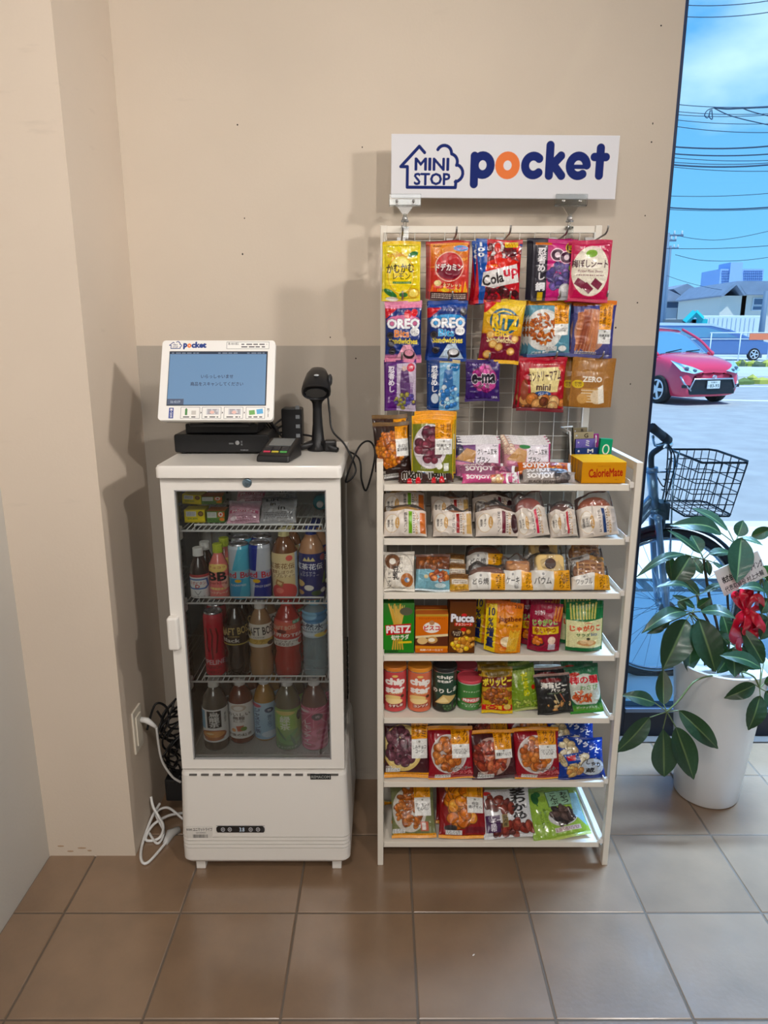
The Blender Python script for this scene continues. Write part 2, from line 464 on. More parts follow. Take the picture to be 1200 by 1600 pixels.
def pouch_mesh(cv, T, style='pillow', seed=0, st=0.07, sb=0.06, amp=1.0, m=FILM, parent=None, back=(120, 120, 120), wav=1.0):
    rng = np.random.default_rng(seed); nx, ny = cv.nx, cv.ny; W, H = cv.Wm, cv.Hm
    u = np.linspace(0, 1, nx)[None, :]; v = np.linspace(1, 0, ny)[:, None]
    if style == 'flat': st = max(st, 0.05); sb = 0.05
    vv = np.clip((v - (sb if style != 'stand' else 0)) / (1 - st - (sb if style != 'stand' else 0)), 0, 1)
    if style == 'pillow':
        q = np.sin(np.pi * vv) ** 0.5; p = (1 - (2 * u - 1) ** 2) ** 0.6
    elif style == 'stand':
        q = np.where(vv < 0.12, 0.75 + 0.25 * vv / 0.12, np.cos((vv - 0.12) / 0.88 * np.pi / 2) ** 0.8); uu = np.clip((u - 0.04) / 0.92, 0, 1); p = (1 - (2 * uu - 1) ** 2) ** 0.75
    elif style == 'brick':
        q = np.sin(np.pi * vv) ** 0.18; p = (1 - (2 * u - 1) ** 6) ** 0.8
    else:
        q = np.sin(np.pi * vv) ** 0.35; uu = np.clip((u - 0.05) / 0.9, 0, 1); p = (1 - (2 * uu - 1) ** 2) ** 0.5
    pq = p * q
    D = T / 2 * pq
    n1 = vnoise(nx, ny, 4, rng) * 0.0022 + vnoise(nx, ny, 9, rng) * 0.0010
    ridge = (1 - np.abs(vnoise(nx, ny, 6, rng))) ** 4 * 0.0022 - (1 - np.abs(vnoise(nx, ny, 5, rng))) ** 4 * 0.0018
    D = D + (n1 + ridge) * amp * np.clip(pq * 2.0, 0.12, 1)
    # gathers running out of the seals
    ph = rng.uniform(0, 6.28, 4)
    g = np.sin(u * 34 + ph[0] + 2 * np.sin(u * 9 + ph[1])) + 0.6 * np.sin(u * 61 + ph[2])
    if style in ('pillow',):
        D = D + 0.0011 * amp * g * (np.exp(-np.clip(1 - vv, 0, 1) / 0.10) * (vv < 1) + np.exp(-vv / 0.10) * (vv > 0))
    elif style == 'stand':
        D = D + 0.0006 * amp * g * np.exp(-np.clip(1 - vv, 0, 1) / 0.12)
    # crimp ribs on the seals, seal waviness
    seal = ((v > 1 - st) | ((v < sb) & (style != 'stand'))).astype(float)
    D = D + seal * 0.00035 * np.sin(v * H * 2 * np.pi / 0.0028) * np.ones_like(u)
    wave = 0.0025 * wav * np.sin(u * np.pi * rng.uniform(1.5, 3.2) + ph[3])
    Wv = wave * (np.exp(-((1 - v) / 0.12) ** 2) + (0.7 * np.exp(-(v / 0.12) ** 2) if style == 'pillow' else 0))
    pinch = 1 - (0.05 if style == 'pillow' else 0.015) * q
    X = (u - 0.5) * W * pinch
    Z = v * H * np.ones_like(u) + 0.0015 * np.sin(u * 5 + ph[1]) * (v - 0.5) * 2
    Yf = -D + Wv
    V = np.stack([X * np.ones_like(v), Yf, Z], -1)
    gr = rng.normal(0, 1, (ny // 2 + 1, nx // 2 + 1)).repeat(2, 0).repeat(2, 1)[:ny, :nx]
    Cc = np.clip(cv.A * (1 + .07 * gr)[..., None], 0, 1)
    r_top = max(1, int(st * ny)); r_bot = ny - 1 - (int(sb * ny) if style != 'stand' else 0)
    outs = []
    def band(name, a, b, mm, withback):
        sub = V[a:b + 1].reshape(-1, 3); cc = Cc[a:b + 1].reshape(-1, 3); nb = b - a + 1
        Fq = gridfaces(nx, nb, True)
        if withback:
            cx, cy = 12, 16
            iu = np.linspace(0, nx - 1, cx).astype(int); iv = np.linspace(a, b, cy).astype(int)
            bk = V[iv][:, iu].copy(); dd = (T / 2 * pq)[iv][:, iu]; bk[..., 1] = dd + Wv[iv][:, iu]
            off = len(sub); sub = np.concatenate([sub, bk.reshape(-1, 3)])
            cc = np.concatenate([cc, np.tile(lin(back), (cx * cy, 1))]); Fq = np.concatenate([Fq, gridfaces(cx, cy) + off])
        outs.append(mesh_obj(name, sub, Fq, mm, parent, True, cc))
    band('pouch', r_top, r_bot, m, True)
    if r_top >= 2: band('top_seal', 0, r_top, m, False)
    if ny - 1 - r_bot >= 2: band('bottom_seal', r_bot, ny - 1, m, False)
    return outs

def box_mesh(name, cv, D, side, top, m=PAPER, parent=None, topcv=None):
    """front face carries the print; D = depth"""
    nx, ny = cv.nx, cv.ny; W, H = cv.Wm, cv.Hm
    u = np.linspace(-0.5, 0.5, nx)[None, :] * W; v = np.linspace(1, 0, ny)[:, None] * H
    e = 0.0012
    edge = np.minimum(np.minimum(u + W / 2, W / 2 - u), np.minimum(v, H - v)); y = np.where(edge < e, (e - edge) * 0.6, 0)
    V = np.stack([u * np.ones_like(v), y, v * np.ones_like(u)], -1).reshape(-1, 3); Fq = gridfaces(nx, ny, True); C = cv.A.reshape(-1, 3)
    parts = [V]; cs = [C]; fs = [Fq]; off = len(V)
    def face(p, c):
        nonlocal off
        parts.append(np.array(p)); cs.append(np.tile(lin(c), (4, 1))); fs.append(np.array([[0, 1, 2, 3]]) + off); off += 4
    a, b = -W / 2, W / 2; y0 = e * 0.6
    face([(b, y0, 0), (b, D, 0), (b, D, H), (b, y0, H)], side); face([(a, y0, 0), (a, y0, H), (a, D, H), (a, D, 0)], side)
    face([(a, D, 0), (a, D, H), (b, D, H), (b, D, 0)], side); face([(a, y0, H), (b, y0, H), (b, D, H), (a, D, H)], top)
    face([(a, y0, 0), (a, D, 0), (b, D, 0), (b, y0, 0)], side)
    return mesh_obj(name, np.concatenate(parts), np.concatenate(fs), m, parent, False, np.concatenate(cs))

def shell_mesh(name, cv, rf, z0, z1, m=GLOSSP, parent=None, back=(200, 200, 200), spread=math.pi, nb=20, zc=None):
    """label / can wall: front `spread` radians carry the print, rf(z) = radius"""
    nx, ny = cv.nx, cv.ny
    z = np.linspace(z1, z0, ny)[:, None]; r = np.array([rf(q) for q in z[:, 0]])[:, None]
    a = np.linspace(-math.pi / 2 - spread / 2, -math.pi / 2 + spread / 2, nx)[None, :]
    V = np.stack([r * np.cos(a), r * np.sin(a), z * np.ones_like(a)], -1).reshape(-1, 3)
    Fq = gridfaces(nx, ny, True); C = cv.A.reshape(-1, 3)
    ky = 12; iy = np.linspace(0, ny - 1, ky).astype(int); zz = z[iy]; rr = r[iy]
    ab = np.linspace(-math.pi / 2 + spread / 2, 1.5 * math.pi - spread / 2, nb)[None, :]
    V2 = np.stack([rr * np.cos(ab), rr * np.sin(ab), zz * np.ones_like(ab)], -1).reshape(-1, 3)
    F2 = gridfaces(nb, ky, True) + len(V)
    return mesh_obj(name, np.concatenate([V, V2]), np.concatenate([Fq, F2]), m, parent, True,
                    np.concatenate([C, np.tile(lin(back), (len(V2), 1))]))

def solve(x0, x1, yt, yb, Y, z=None, tilt=0.0, wmax=1.0):
    """size and place of an upright or leaning pack whose silhouette spans the given picture box"""
    base = P((x0 + x1) / 2, yb, Y)
    if z is not None: base.z = z
    t = math.radians(tilt); s, c = math.sin(t), math.cos(t)
    d = ray((x0 + x1) / 2, yt)
    # (Y + L s, z + L c) on the ray (dy, dz)
    A = d[1]; Bz = d[2]
    # Y + L s = k A ; z - HC + L c = k Bz
    L_ = ((base.z - HC) * A - Y * Bz) / (s * Bz - c * A)
    zm = base.z + L_ * c * 0.45; Ym = Y + L_ * s * 0.45
    W = (x1 - x0) * ZC(Ym, zm) / F
    base.x = XP((x0 + x1) / 2, Ym, zm)
    return base, W, L_

LABELS = set()
def make_pouch(name, label, cat, box, Y, fn, z=None, tilt=0.0, T=0.03, style='pillow', roll=0.0, yaw=0.0, group=None, m=FILM,
               seed=None, st=0.07, sb=0.06, amp=1.0, back=(120, 120, 120), behind=(), res=1000, bg=(255, 255, 255)):
    base, W, H = solve(*box, Y, z, tilt)
    cv = Cv(W, H, res, bg); fn(cv)
    sd = seed if seed is not None else (sum(map(ord, label)) % 9973)
    root = thing(name, label, cat, base, (math.radians(-tilt), math.radians(roll), math.radians(yaw)), group)
    pouch_mesh(cv, T, style, sd, st, sb, amp, m, root, back)
    for dx, dy, dz, lb in behind:
        c = copy_tree(root); c.location = (base.x + dx, base.y + dy, base.z + dz); c['label'] = lb
        c.rotation_euler[1] += math.radians((hash((sd, dx)) % 5) - 2) * 0.6
    return root

def make_box(name, label, cat, box, Y, fn, z, D=0.03, side=(200, 200, 200), top=(200, 200, 200), yaw=0.0, group=None, behind=(), tilt=0.0, roll=0.0, bg=(255, 255, 255), m=PAPER, part='carton'):
    base, W, H = solve(*box, Y, z, tilt)
    cv = Cv(W, H, 1100, bg); fn(cv)
    o = box_mesh(name, cv, D, side, top, m)
    o.rotation_mode = 'YXZ'; o.location = base; o.rotation_euler = (math.radians(-tilt), math.radians(roll), math.radians(yaw))
    tag(o, label, cat, group)
    for dx, dy, dz, lb in behind:
        c = o.copy(); COL.objects.link(c); c.location = (base.x + dx, base.y + dy, base.z + dz); c['label'] = lb
    return o

# ------------------------------------------------------------------ bottles and cans
def interp(prof):
    zs = [p[1] for p in prof]; rs = [p[0] for p in prof]
    return lambda z: float(np.interp(z, zs, rs))
def bottle(label, px0, px1, pyt, pyb, Y, z, liquid, cap, lab=None, shape='square', mt=None, capm=None, group=None, lr=(0.22, 0.62), behind=(), name='drink_bottle', cat='bottle', labback=(200, 200, 200), capw=0.42):
    base, W, H = solve(px0, px1, pyt, pyb, Y, z); R = W / 2
    rc = R * capw; ch = H * 0.085 if shape != 'small' else H * 0.13
    if shape == 'small':
        pr = [(R * .9, 0), (R, .02 * H), (R, .55 * H), (R * .92, .64 * H), (R * .5, .8 * H), (R * .42, .86 * H), (R * .42, .88 * H)]
    elif shape == 'waist':
        pr = [(R * .86, 0), (R * .97, .03 * H), (R * .99, .22 * H), (R * .86, .32 * H), (R * .98, .42 * H), (R * .98, .62 * H), (R * .9, .72 * H), (R * .62, .83 * H), (R * .36, .9 * H), (R * .34, .93 * H)]
    elif shape == 'ribbed':
        pr = [(R * .85, 0)] + [(R * (0.97 if k % 2 else 0.90), (0.02 + k * 0.035) * H) for k in range(24)] + [(R * .6, .88 * H), (R * .36, .915 * H), (R * .34, .93 * H)]
    else:
        pr = [(R * .88, 0), (R * .98, .025 * H), (R, .06 * H), (R, .60 * H), (R * .97, .67 * H), (R * .8, .78 * H), (R * .5, .87 * H), (R * .36, .905 * H), (R * .34, .93 * H)]
    root = thing(name, label, cat, base, (0, 0, 0), group)
    b = B(); b.lathe(pr, 28)
    mm = mt or mat('bottle_' + '_'.join(map(str, liquid)), liquid, 0.08, coat=0.6)
    shade_auto(b.o('bottle', mm, root), 60)
    c = B(); zc = H - ch
    n = 40; V = []
    c.lathe([(rc * .98, zc - 0.001), (rc, zc + .001), (rc, H - .0015), (rc * .9, H)], 28)
    cm = mat('cap_' + '_'.join(map(str, cap)), cap, 0.4)
    shade_auto(c.o('cap', cm, root), 35)
    r_ = B(); r_.lathe([(rc * .95, zc - .004), (rc * 1.04, zc - .0035), (rc * 1.04, zc - .0015), (rc * .95, zc - .001)], 24); shade_auto(r_.o('cap_ring', cm, root), 35)
    if lab:
        f = interp(pr); z0, z1 = lr[0] * H, lr[1] * H
        cv = Cv(math.pi * R, z1 - z0, 1000); lab(cv)
        shell_mesh('label_wrap', cv, lambda q: f(q) + 0.0006, z0, z1, GLOSSP, root, labback)
    for k, lb in enumerate(behind):
        q = copy_tree(root); q.location = (base.x + 0.004 * (k + 1), Y + (2 * R + .006) * (k + 1), base.z); q['label'] = lb
    return root
def can(label, px0, px1, pyt, pyb, Y, z, lab, group=None, behind=(), back=(120, 120, 120), name='drink_can', cat='can', plastic_lid=None, foilm=True):
    base, W, H = solve(px0, px1, pyt, pyb, Y, z); R = W / 2
    H = H * (0.97 if plastic_lid is None else 1)
    root = thing(name, label, cat, base, (0, 0, 0), group)
    if plastic_lid is None:
        pr = [(R * .85, 0), (R, .03 * H), (R, .92 * H), (R * .88, .975 * H)]
        cv = Cv(math.pi * R, H * .975, 1000); lab(cv); f = interp(pr)
        shell_mesh('can_body', cv, f, 0, H * .975, GLOSSP if not foilm else FOIL, root, back)
        al = mat('bare_aluminium', (190, 190, 195), 0.25, metal=0.9)
        b = B(); b.lathe([(R * .88, H * .97), (R * .92, H * .975), (R * .92, H * .985), (R * .86, H), (R * .80, H), (R * .78, H * .965), (R * .01, H * .965)], 28); shade_auto(b.o('rim', al, root))
        t = B(); t.prism(rpoly(-R * .22, R * .22, -R * .42, R * .42, R * .2), 0, .001, Matrix.Translation((0, 0, H * .985)) @ Matrix.Rotation(math.pi / 2, 4, 'X')); t.o('pull_tab', al, root)
        b = B(); b.lathe([(R * .8, 0.0005), (R * .85, 0)], 24); b.o('base', al, root)
    else:
        cv = Cv(math.pi * R, H * .9, 1000); lab(cv)
        shell_mesh('tube', cv, lambda q: R, 0, H * .9, GLOSSP, root, back)
        al = mat('bare_aluminium', (190, 190, 195), 0.25, metal=0.9)
        b = B(); b.lathe([(R * 1.0, H * .895), (R * 1.02, H * .9), (R * 1.02, H * .915), (R, H * .92)], 28); shade_auto(b.o('rim', al, root))
        lm = mat('lid_' + '_'.join(map(str, plastic_lid)), plastic_lid, 0.3, coat=0.3)
        b = B(); b.lathe([(R * 1.03, H * .918), (R * 1.03, H * .985), (R * 1.0, H), (R * .93, H), (R * .92, H * .985), (R * .01, H * .985)], 32); shade_auto(b.o('lid', lm, root))
    for k, lb in enumerate(behind):
        q = copy_tree(root); q.location = (base.x - 0.004 * (k + 1), Y + (2 * R + .005) * (k + 1), base.z); q['label'] = lb
    return root

# ================================================================== THE SETTING
def build_floor():
    px_, py_ = 0.3007, 0.2955; X0, Y0 = 0.0745, 1.5306; g = 0.0024
    b = B(); c = B()
    rng = random.Random(4)
    for i in range(-10, 14):
        for j in range(-14, 3):
            x0, x1 = X0 + i * px_ + g, X0 + (i + 1) * px_ - g; y0, y1 = Y0 + j * py_ + g, Y0 + (j + 1) * py_ - g
            if x1 > 3.6: continue
            if x0 < -0.96:
                if x1 < -0.955: continue
                x0 = -0.958
            y1 = min(y1, 2.318)
            if y0 >= 2.31: continue
            k = 0.0018; dz = rng.uniform(-.0004, .0004); v = rng.uniform(-5, 5); b.col((134 + v, 108 + v, 84 + v))
            V = [(x0, y0, -.004), (x1, y0, -.004), (x1, y1, -.004), (x0, y1, -.004), (x0, y0, -.0014), (x1, y0, -.0014), (x1, y1, -.0014), (x0, y1, -.0014),
                 (x0 + k, y0 + k, dz), (x1 - k, y0 + k, dz), (x1 - k, y1 - k, dz), (x0 + k, y1 - k, dz)]
            Fc = [(8, 9, 10, 11)]
            for a in range(4): q = (a + 1) % 4; Fc += [(a, q, q + 4, a + 4), (a + 4, q + 4, q + 8, a + 8)]
            b.add(V, Fc)
    tile = mat('floor_tile', attr=True, rough=0.34, spec=0.6, bump=0.2, bscale=90, var=0.13, vscale=9)
    tb = tile.node_tree.nodes['Principled BSDF']; tb.inputs['Coat Weight'].default_value = 1.0; tb.inputs['Coat IOR'].default_value = 1.75; tb.inputs['Coat Roughness'].default_value = 0.2
    o = b.o('floor', tile, colors=True); o['kind'] = 'structure'
    gr = B(); gr.box(-0.96, 3.6, -2.7, 2.32, -.05, -.0022)
    gr.o('grout', mat('grout', (104, 92, 80), 0.9, bump=.3, bscale=200), o)
    s = B(); s.box(0.78, 3.6, 2.32, 2.36, -.06, .004)
    st = s.o('trim_1', mat('sill_strip', (92, 84, 78), 0.5, bump=.2)); st['kind'] = 'structure'
build_floor()

def wall_material(name, top, low=None, zsplit=1.42):
    m = bpy.data.materials.new(name); m.use_nodes = True; nt = m.node_tree; b = nt.nodes['Principled BSDF']; N = nt.nodes.new; L = nt.links.new
    b.inputs['Roughness'].default_value = 0.72; b.inputs['Specular IOR Level'].default_value = 0.25
    tc = N('ShaderNodeTexCoord'); nz = N('ShaderNodeTexNoise'); nz.inputs['Scale'].default_value = 2.2; nz.inputs['Detail'].default_value = 6
    L(tc.outputs['Object'], nz.inputs['Vector'])
    mr = N('ShaderNodeMapRange'); L(nz.outputs[0], mr.inputs[0]); mr.inputs[1].default_value = .3; mr.inputs[2].default_value = .7; mr.inputs[3].default_value = .965; mr.inputs[4].default_value = 1.03
    mix = N('ShaderNodeMix'); mix.data_type = 'RGBA'; mix.inputs[6].default_value = tuple(lin(low or top)) + (1,); mix.inputs[7].default_value = tuple(lin(top)) + (1,)
    if low:
        sp = N('ShaderNodeSeparateXYZ'); L(tc.outputs['Object'], sp.inputs[0]); gt = N('ShaderNodeMath'); gt.operation = 'GREATER_THAN'; gt.inputs[1].default_value = zsplit
        L(sp.outputs['Z'], gt.inputs[0]); L(gt.outputs[0], mix.inputs[0])
    else: mix.inputs[0].default_value = 1
    # scuffs: long thin worn streaks
    mp = N('ShaderNodeMapping'); mp.inputs['Scale'].default_value = (1.6, 1.6, 7); L(tc.outputs['Object'], mp.inputs[0])
    n2 = N('ShaderNodeTexNoise'); n2.inputs['Scale'].default_value = 3; n2.inputs['Detail'].default_value = 8; L(mp.outputs[0], n2.inputs['Vector'])
    m2 = N('ShaderNodeMapRange'); L(n2.outputs[0], m2.inputs[0]); m2.inputs[1].default_value = .68; m2.inputs[2].default_value = .75; m2.inputs[3].default_value = 1; m2.inputs[4].default_value = .93
    mu = N('ShaderNodeMath'); mu.operation = 'MULTIPLY'; L(mr.outputs[0], mu.inputs[0]); L(m2.outputs[0], mu.inputs[1])
    sc = N('ShaderNodeVectorMath'); sc.operation = 'SCALE'; L(mix.outputs[2], sc.inputs[0]); L(mu.outputs[0], sc.inputs['Scale']); L(sc.outputs[0], b.inputs['Base Color'])
    nb = N('ShaderNodeTexNoise'); nb.inputs['Scale'].default_value = 130; nb.inputs['Detail'].default_value = 3; L(tc.outputs['Object'], nb.inputs['Vector'])
    bp = N('ShaderNodeBump'); bp.inputs['Strength'].default_value = .22; bp.inputs['Distance'].default_value = .0015; L(nb.outputs[0], bp.inputs['Height']); L(bp.outputs[0], b.inputs['Normal'])
    return m
BEIGE = wall_material('cream_wallpaper', (208, 194, 177))
BACKM = wall_material('two_tone_wall', (205, 192, 175), (168, 159, 147), 1.42)
GREYW = wall_material('grey_plaster', (196, 192, 184))
def struct(name, b, m):
    o = b.o(name, m); o['kind'] = 'structure'; return o
wb = struct('wall_back', B().box(-0.96, 0.78, 2.10, 2.44, -.05, 2.9), BACKM)
struct('wall_pillar', B().box(-0.96, -0.713, 1.738, 2.0995, -.05, 2.9), BEIGE)
struct('wall_left', B().box(-1.10, -0.96, -2.7, 2.44, -.05, 2.9), GREYW)
struct('wall_front', B().box(-1.10, 3.7, -2.85, -2.7, -.05, 2.9), GREYW)
struct('wall_right', B().box(3.6, 3.75, -2.7, 2.44, -.05, 2.9), GREYW)
struct('ceiling', B().box(-1.10, 3.75, -2.85, 2.44, 2.9, 3.0), mat('ceiling_white', (225, 222, 215), .8))
struct('roof_eave', B().box(-6, 8, -9, 2.75, 3.3, 3.45), mat('eave_grey', (190, 192, 195), .8))['kind'] = 'structure'
# nail holes and small scuffs on the wall
holes = [(181, 160), (371, 195), (566, 230), (379, 397), (382, 341), (1033, 40), (1020, 193), (1018, 222), (1008, 337), (962, 512), (516, 527), (996, 473), (985, 600), (556, 560)]
b = B()
for k, (x, y) in enumerate(holes):
    p = P(x, y, 2.0995); b.ball(p, .0022 if k % 2 else .0016, .0006, .0022 if k % 3 else .003, 8)
b.o('nail_marks', mat('nail_dark', (46, 38, 30), .8), wb)
b = B()
for (x, y, r_) in [(95, 1322, 3), (128, 1325, 4), (110, 1330, 3), (140, 1329, 2)]:
    B().ball(P(x, y, 1.7378), .010 * r_ / 3, .0006, .003, 8).o('scuff_mark', mat('scuff_brown', (176, 150, 122), .9), bpy.data.objects['wall_pillar'])

# window: dark aluminium shop front beyond the wall end
FR = mat('dark_navy_aluminium', (20, 26, 42), 0.35)
b = B(); b.box(.781, .887, 2.36, 2.44, -.05, 2.9); b.box(.887, 3.6, 2.36, 2.44, -.05, .104); b.box(2.35, 2.41, 2.36, 2.44, .104, 2.9); b.box(.887, 3.6, 2.36, 2.44, 2.72, 2.9)
w1 = struct('window_1', b, FR); bevel(w1, .002)
b = B(); b.box(.887, 2.35, 2.352, 2.362, .104, .118); b.box(.887, .895, 2.39, 2.41, .104, 2.72); b.o('glazing_bead', mat('bead_silver', (118, 130, 150), .3, metal=.7), w1)
b = B(); b.box(.887, 2.35, 2.397, 2.403, .104, 2.72); b.box(2.41, 3.6, 2.397, 2.403, .104, 2.72)
b.o('window_pane', glass_mat('shop_glass', (236, 246, 250)), w1)
# ================================================================== OUTSIDE
def build_ground():
    walk = mat('pale_concrete', (246, 246, 244), 0.85, bump=.4, bscale=60, var=.06, vscale=3)
    road = mat('light_asphalt', (168, 170, 172), 0.9, bump=.6, bscale=35, var=.13, vscale=2.5)
    struct('pavement', B().box(-8, 40, 2.44, 5.35, -.3, -.0), walk)
    k = B(); k.box(-8, 40, 5.35, 5.5, -.3, .004); struct('kerb', k, mat('kerb_concrete', (225, 225, 222), .8))
    struct('road', B().box(-60, 220, 5.5, 24.0, -.4, -.03), road)
    struct('far_lot', B().box(-60, 320, 24.0, 420, -.4, -.02), mat('far_asphalt', (200, 204, 208), .9, var=.1, vscale=.3))
    g = B()
    for k in range(40): g.box(.9 + k * .09, .9 + k * .09 + .055, 3.93, 4.08, .0005, .004)
    g.box(-2, 6, 3.9, 3.93, .0, .006); g.box(-2, 6, 4.08, 4.11, .0, .006)
    o = g.o('drain_grating', mat('grating_grey', (120, 122, 120), .7, var=.2, vscale=30)); tag(o, 'narrow grey drain grating set along the pavement outside the window', 'drain')
    ln = B(); ln.box(-60, 220, 21.2, 21.45, -.03, -.024); o = ln.o('road_line', mat('road_paint', (232, 236, 238), .7)); tag(o, 'long thin white line painted along the far side of the road', 'road marking')
    ln = B(); M = Matrix.Translation((9.0, 16.5, 0)) @ Matrix.Rotation(math.radians(-14), 4, 'Z')
    ln.box(-1.6, 6, -.14, .14, -.03, -.023, M); o = ln.o('road_line', mat('road_paint')); tag(o, 'slanting white line painted on the asphalt right of the red car', 'road marking')
    for Y, x0, n, lb in ((22.6, 10, 70, 'low green and yellow weeds strip nearer the road, behind the red car'), (35, 15, 90, 'low weedy verge in front of the blue van')):
        b = B(); R = random.Random(int(Y))
        for k in range(n):
            x = x0 + R.uniform(0, 16); b.col(R.choice([(150, 160, 60), (110, 130, 70), (190, 190, 90), (90, 105, 80)]))
            b.ball((x, Y + R.uniform(-.5, .5), .02), R.uniform(.15, .5), R.uniform(.15, .4), R.uniform(.1, .3), 6)
        o = b.o('weed_strip', mat('weeds', attr=True, rough=.9), colors=True); tag(o, lb, 'weeds', kind='stuff')
        o = B().box(x0 - 6, x0 + 30, Y + .9, Y + 1.05, -.1, .16).o('kerb_block', mat('kerb_concrete')); tag(o, 'grey kerb running behind the %s weeds' % ('nearer' if Y < 30 else 'farther'), 'kerb')
build_ground()

# ---------------------------------------------------------------- red compact car
def ring_loft(sections, name, m, parent, sub=2, colors=None, closed_ends=True):
    n = len(sections[0]); V = [p for s in sections for p in s]; Fc = []
    for i in range(len(sections) - 1):
        for k in range(n - 1): Fc.append((i * n + k, i * n + k + 1, (i + 1) * n + k + 1, (i + 1) * n + k))
    if closed_ends: Fc.append(tuple(range(n))); Fc.append(tuple(range((len(sections) - 1) * n, len(sections) * n))[::-1])
    o = mesh_obj(name, V, Fc, m, parent, True); subsurf(o, sub); return o
def wheel(parent, M, R=.31, w=.2, spokes=5):
    b = B(); Mx = M @ Matrix.Rotation(math.pi / 2, 4, 'X')
    b.lathe([(R * .66, -w / 2), (R * .93, -w / 2), (R, -w * .35), (R, w * .35), (R * .93, w / 2), (R * .66, w / 2)], 28, M=Mx)
    wh = shade_auto(b.o('wheel', mat('tyre', (30, 31, 34), .8), parent))
    s = B(); s.tube([Mx @ Vector((R * .67 * math.cos(a), R * .67 * math.sin(a), w * .5)) for a in [2 * math.pi * k / 28 for k in range(28)]], R * .06, 6, closed=True)
    s.lathe([(.06, w * .5), (.06, w * .58), (.02, w * .60)], 12, M=Mx)
    for k in range(spokes):
        a = 2 * math.pi * k / spokes; Mr = Mx @ Matrix.Rotation(a, 4, 'Z')
        s.box(.03, R * .64, -.035, .035, w * .5, w * .58, Mr)
    shade_auto(s.o('rim', mat('alloy', (215, 220, 226), .3, metal=.6), wh))
    return wh
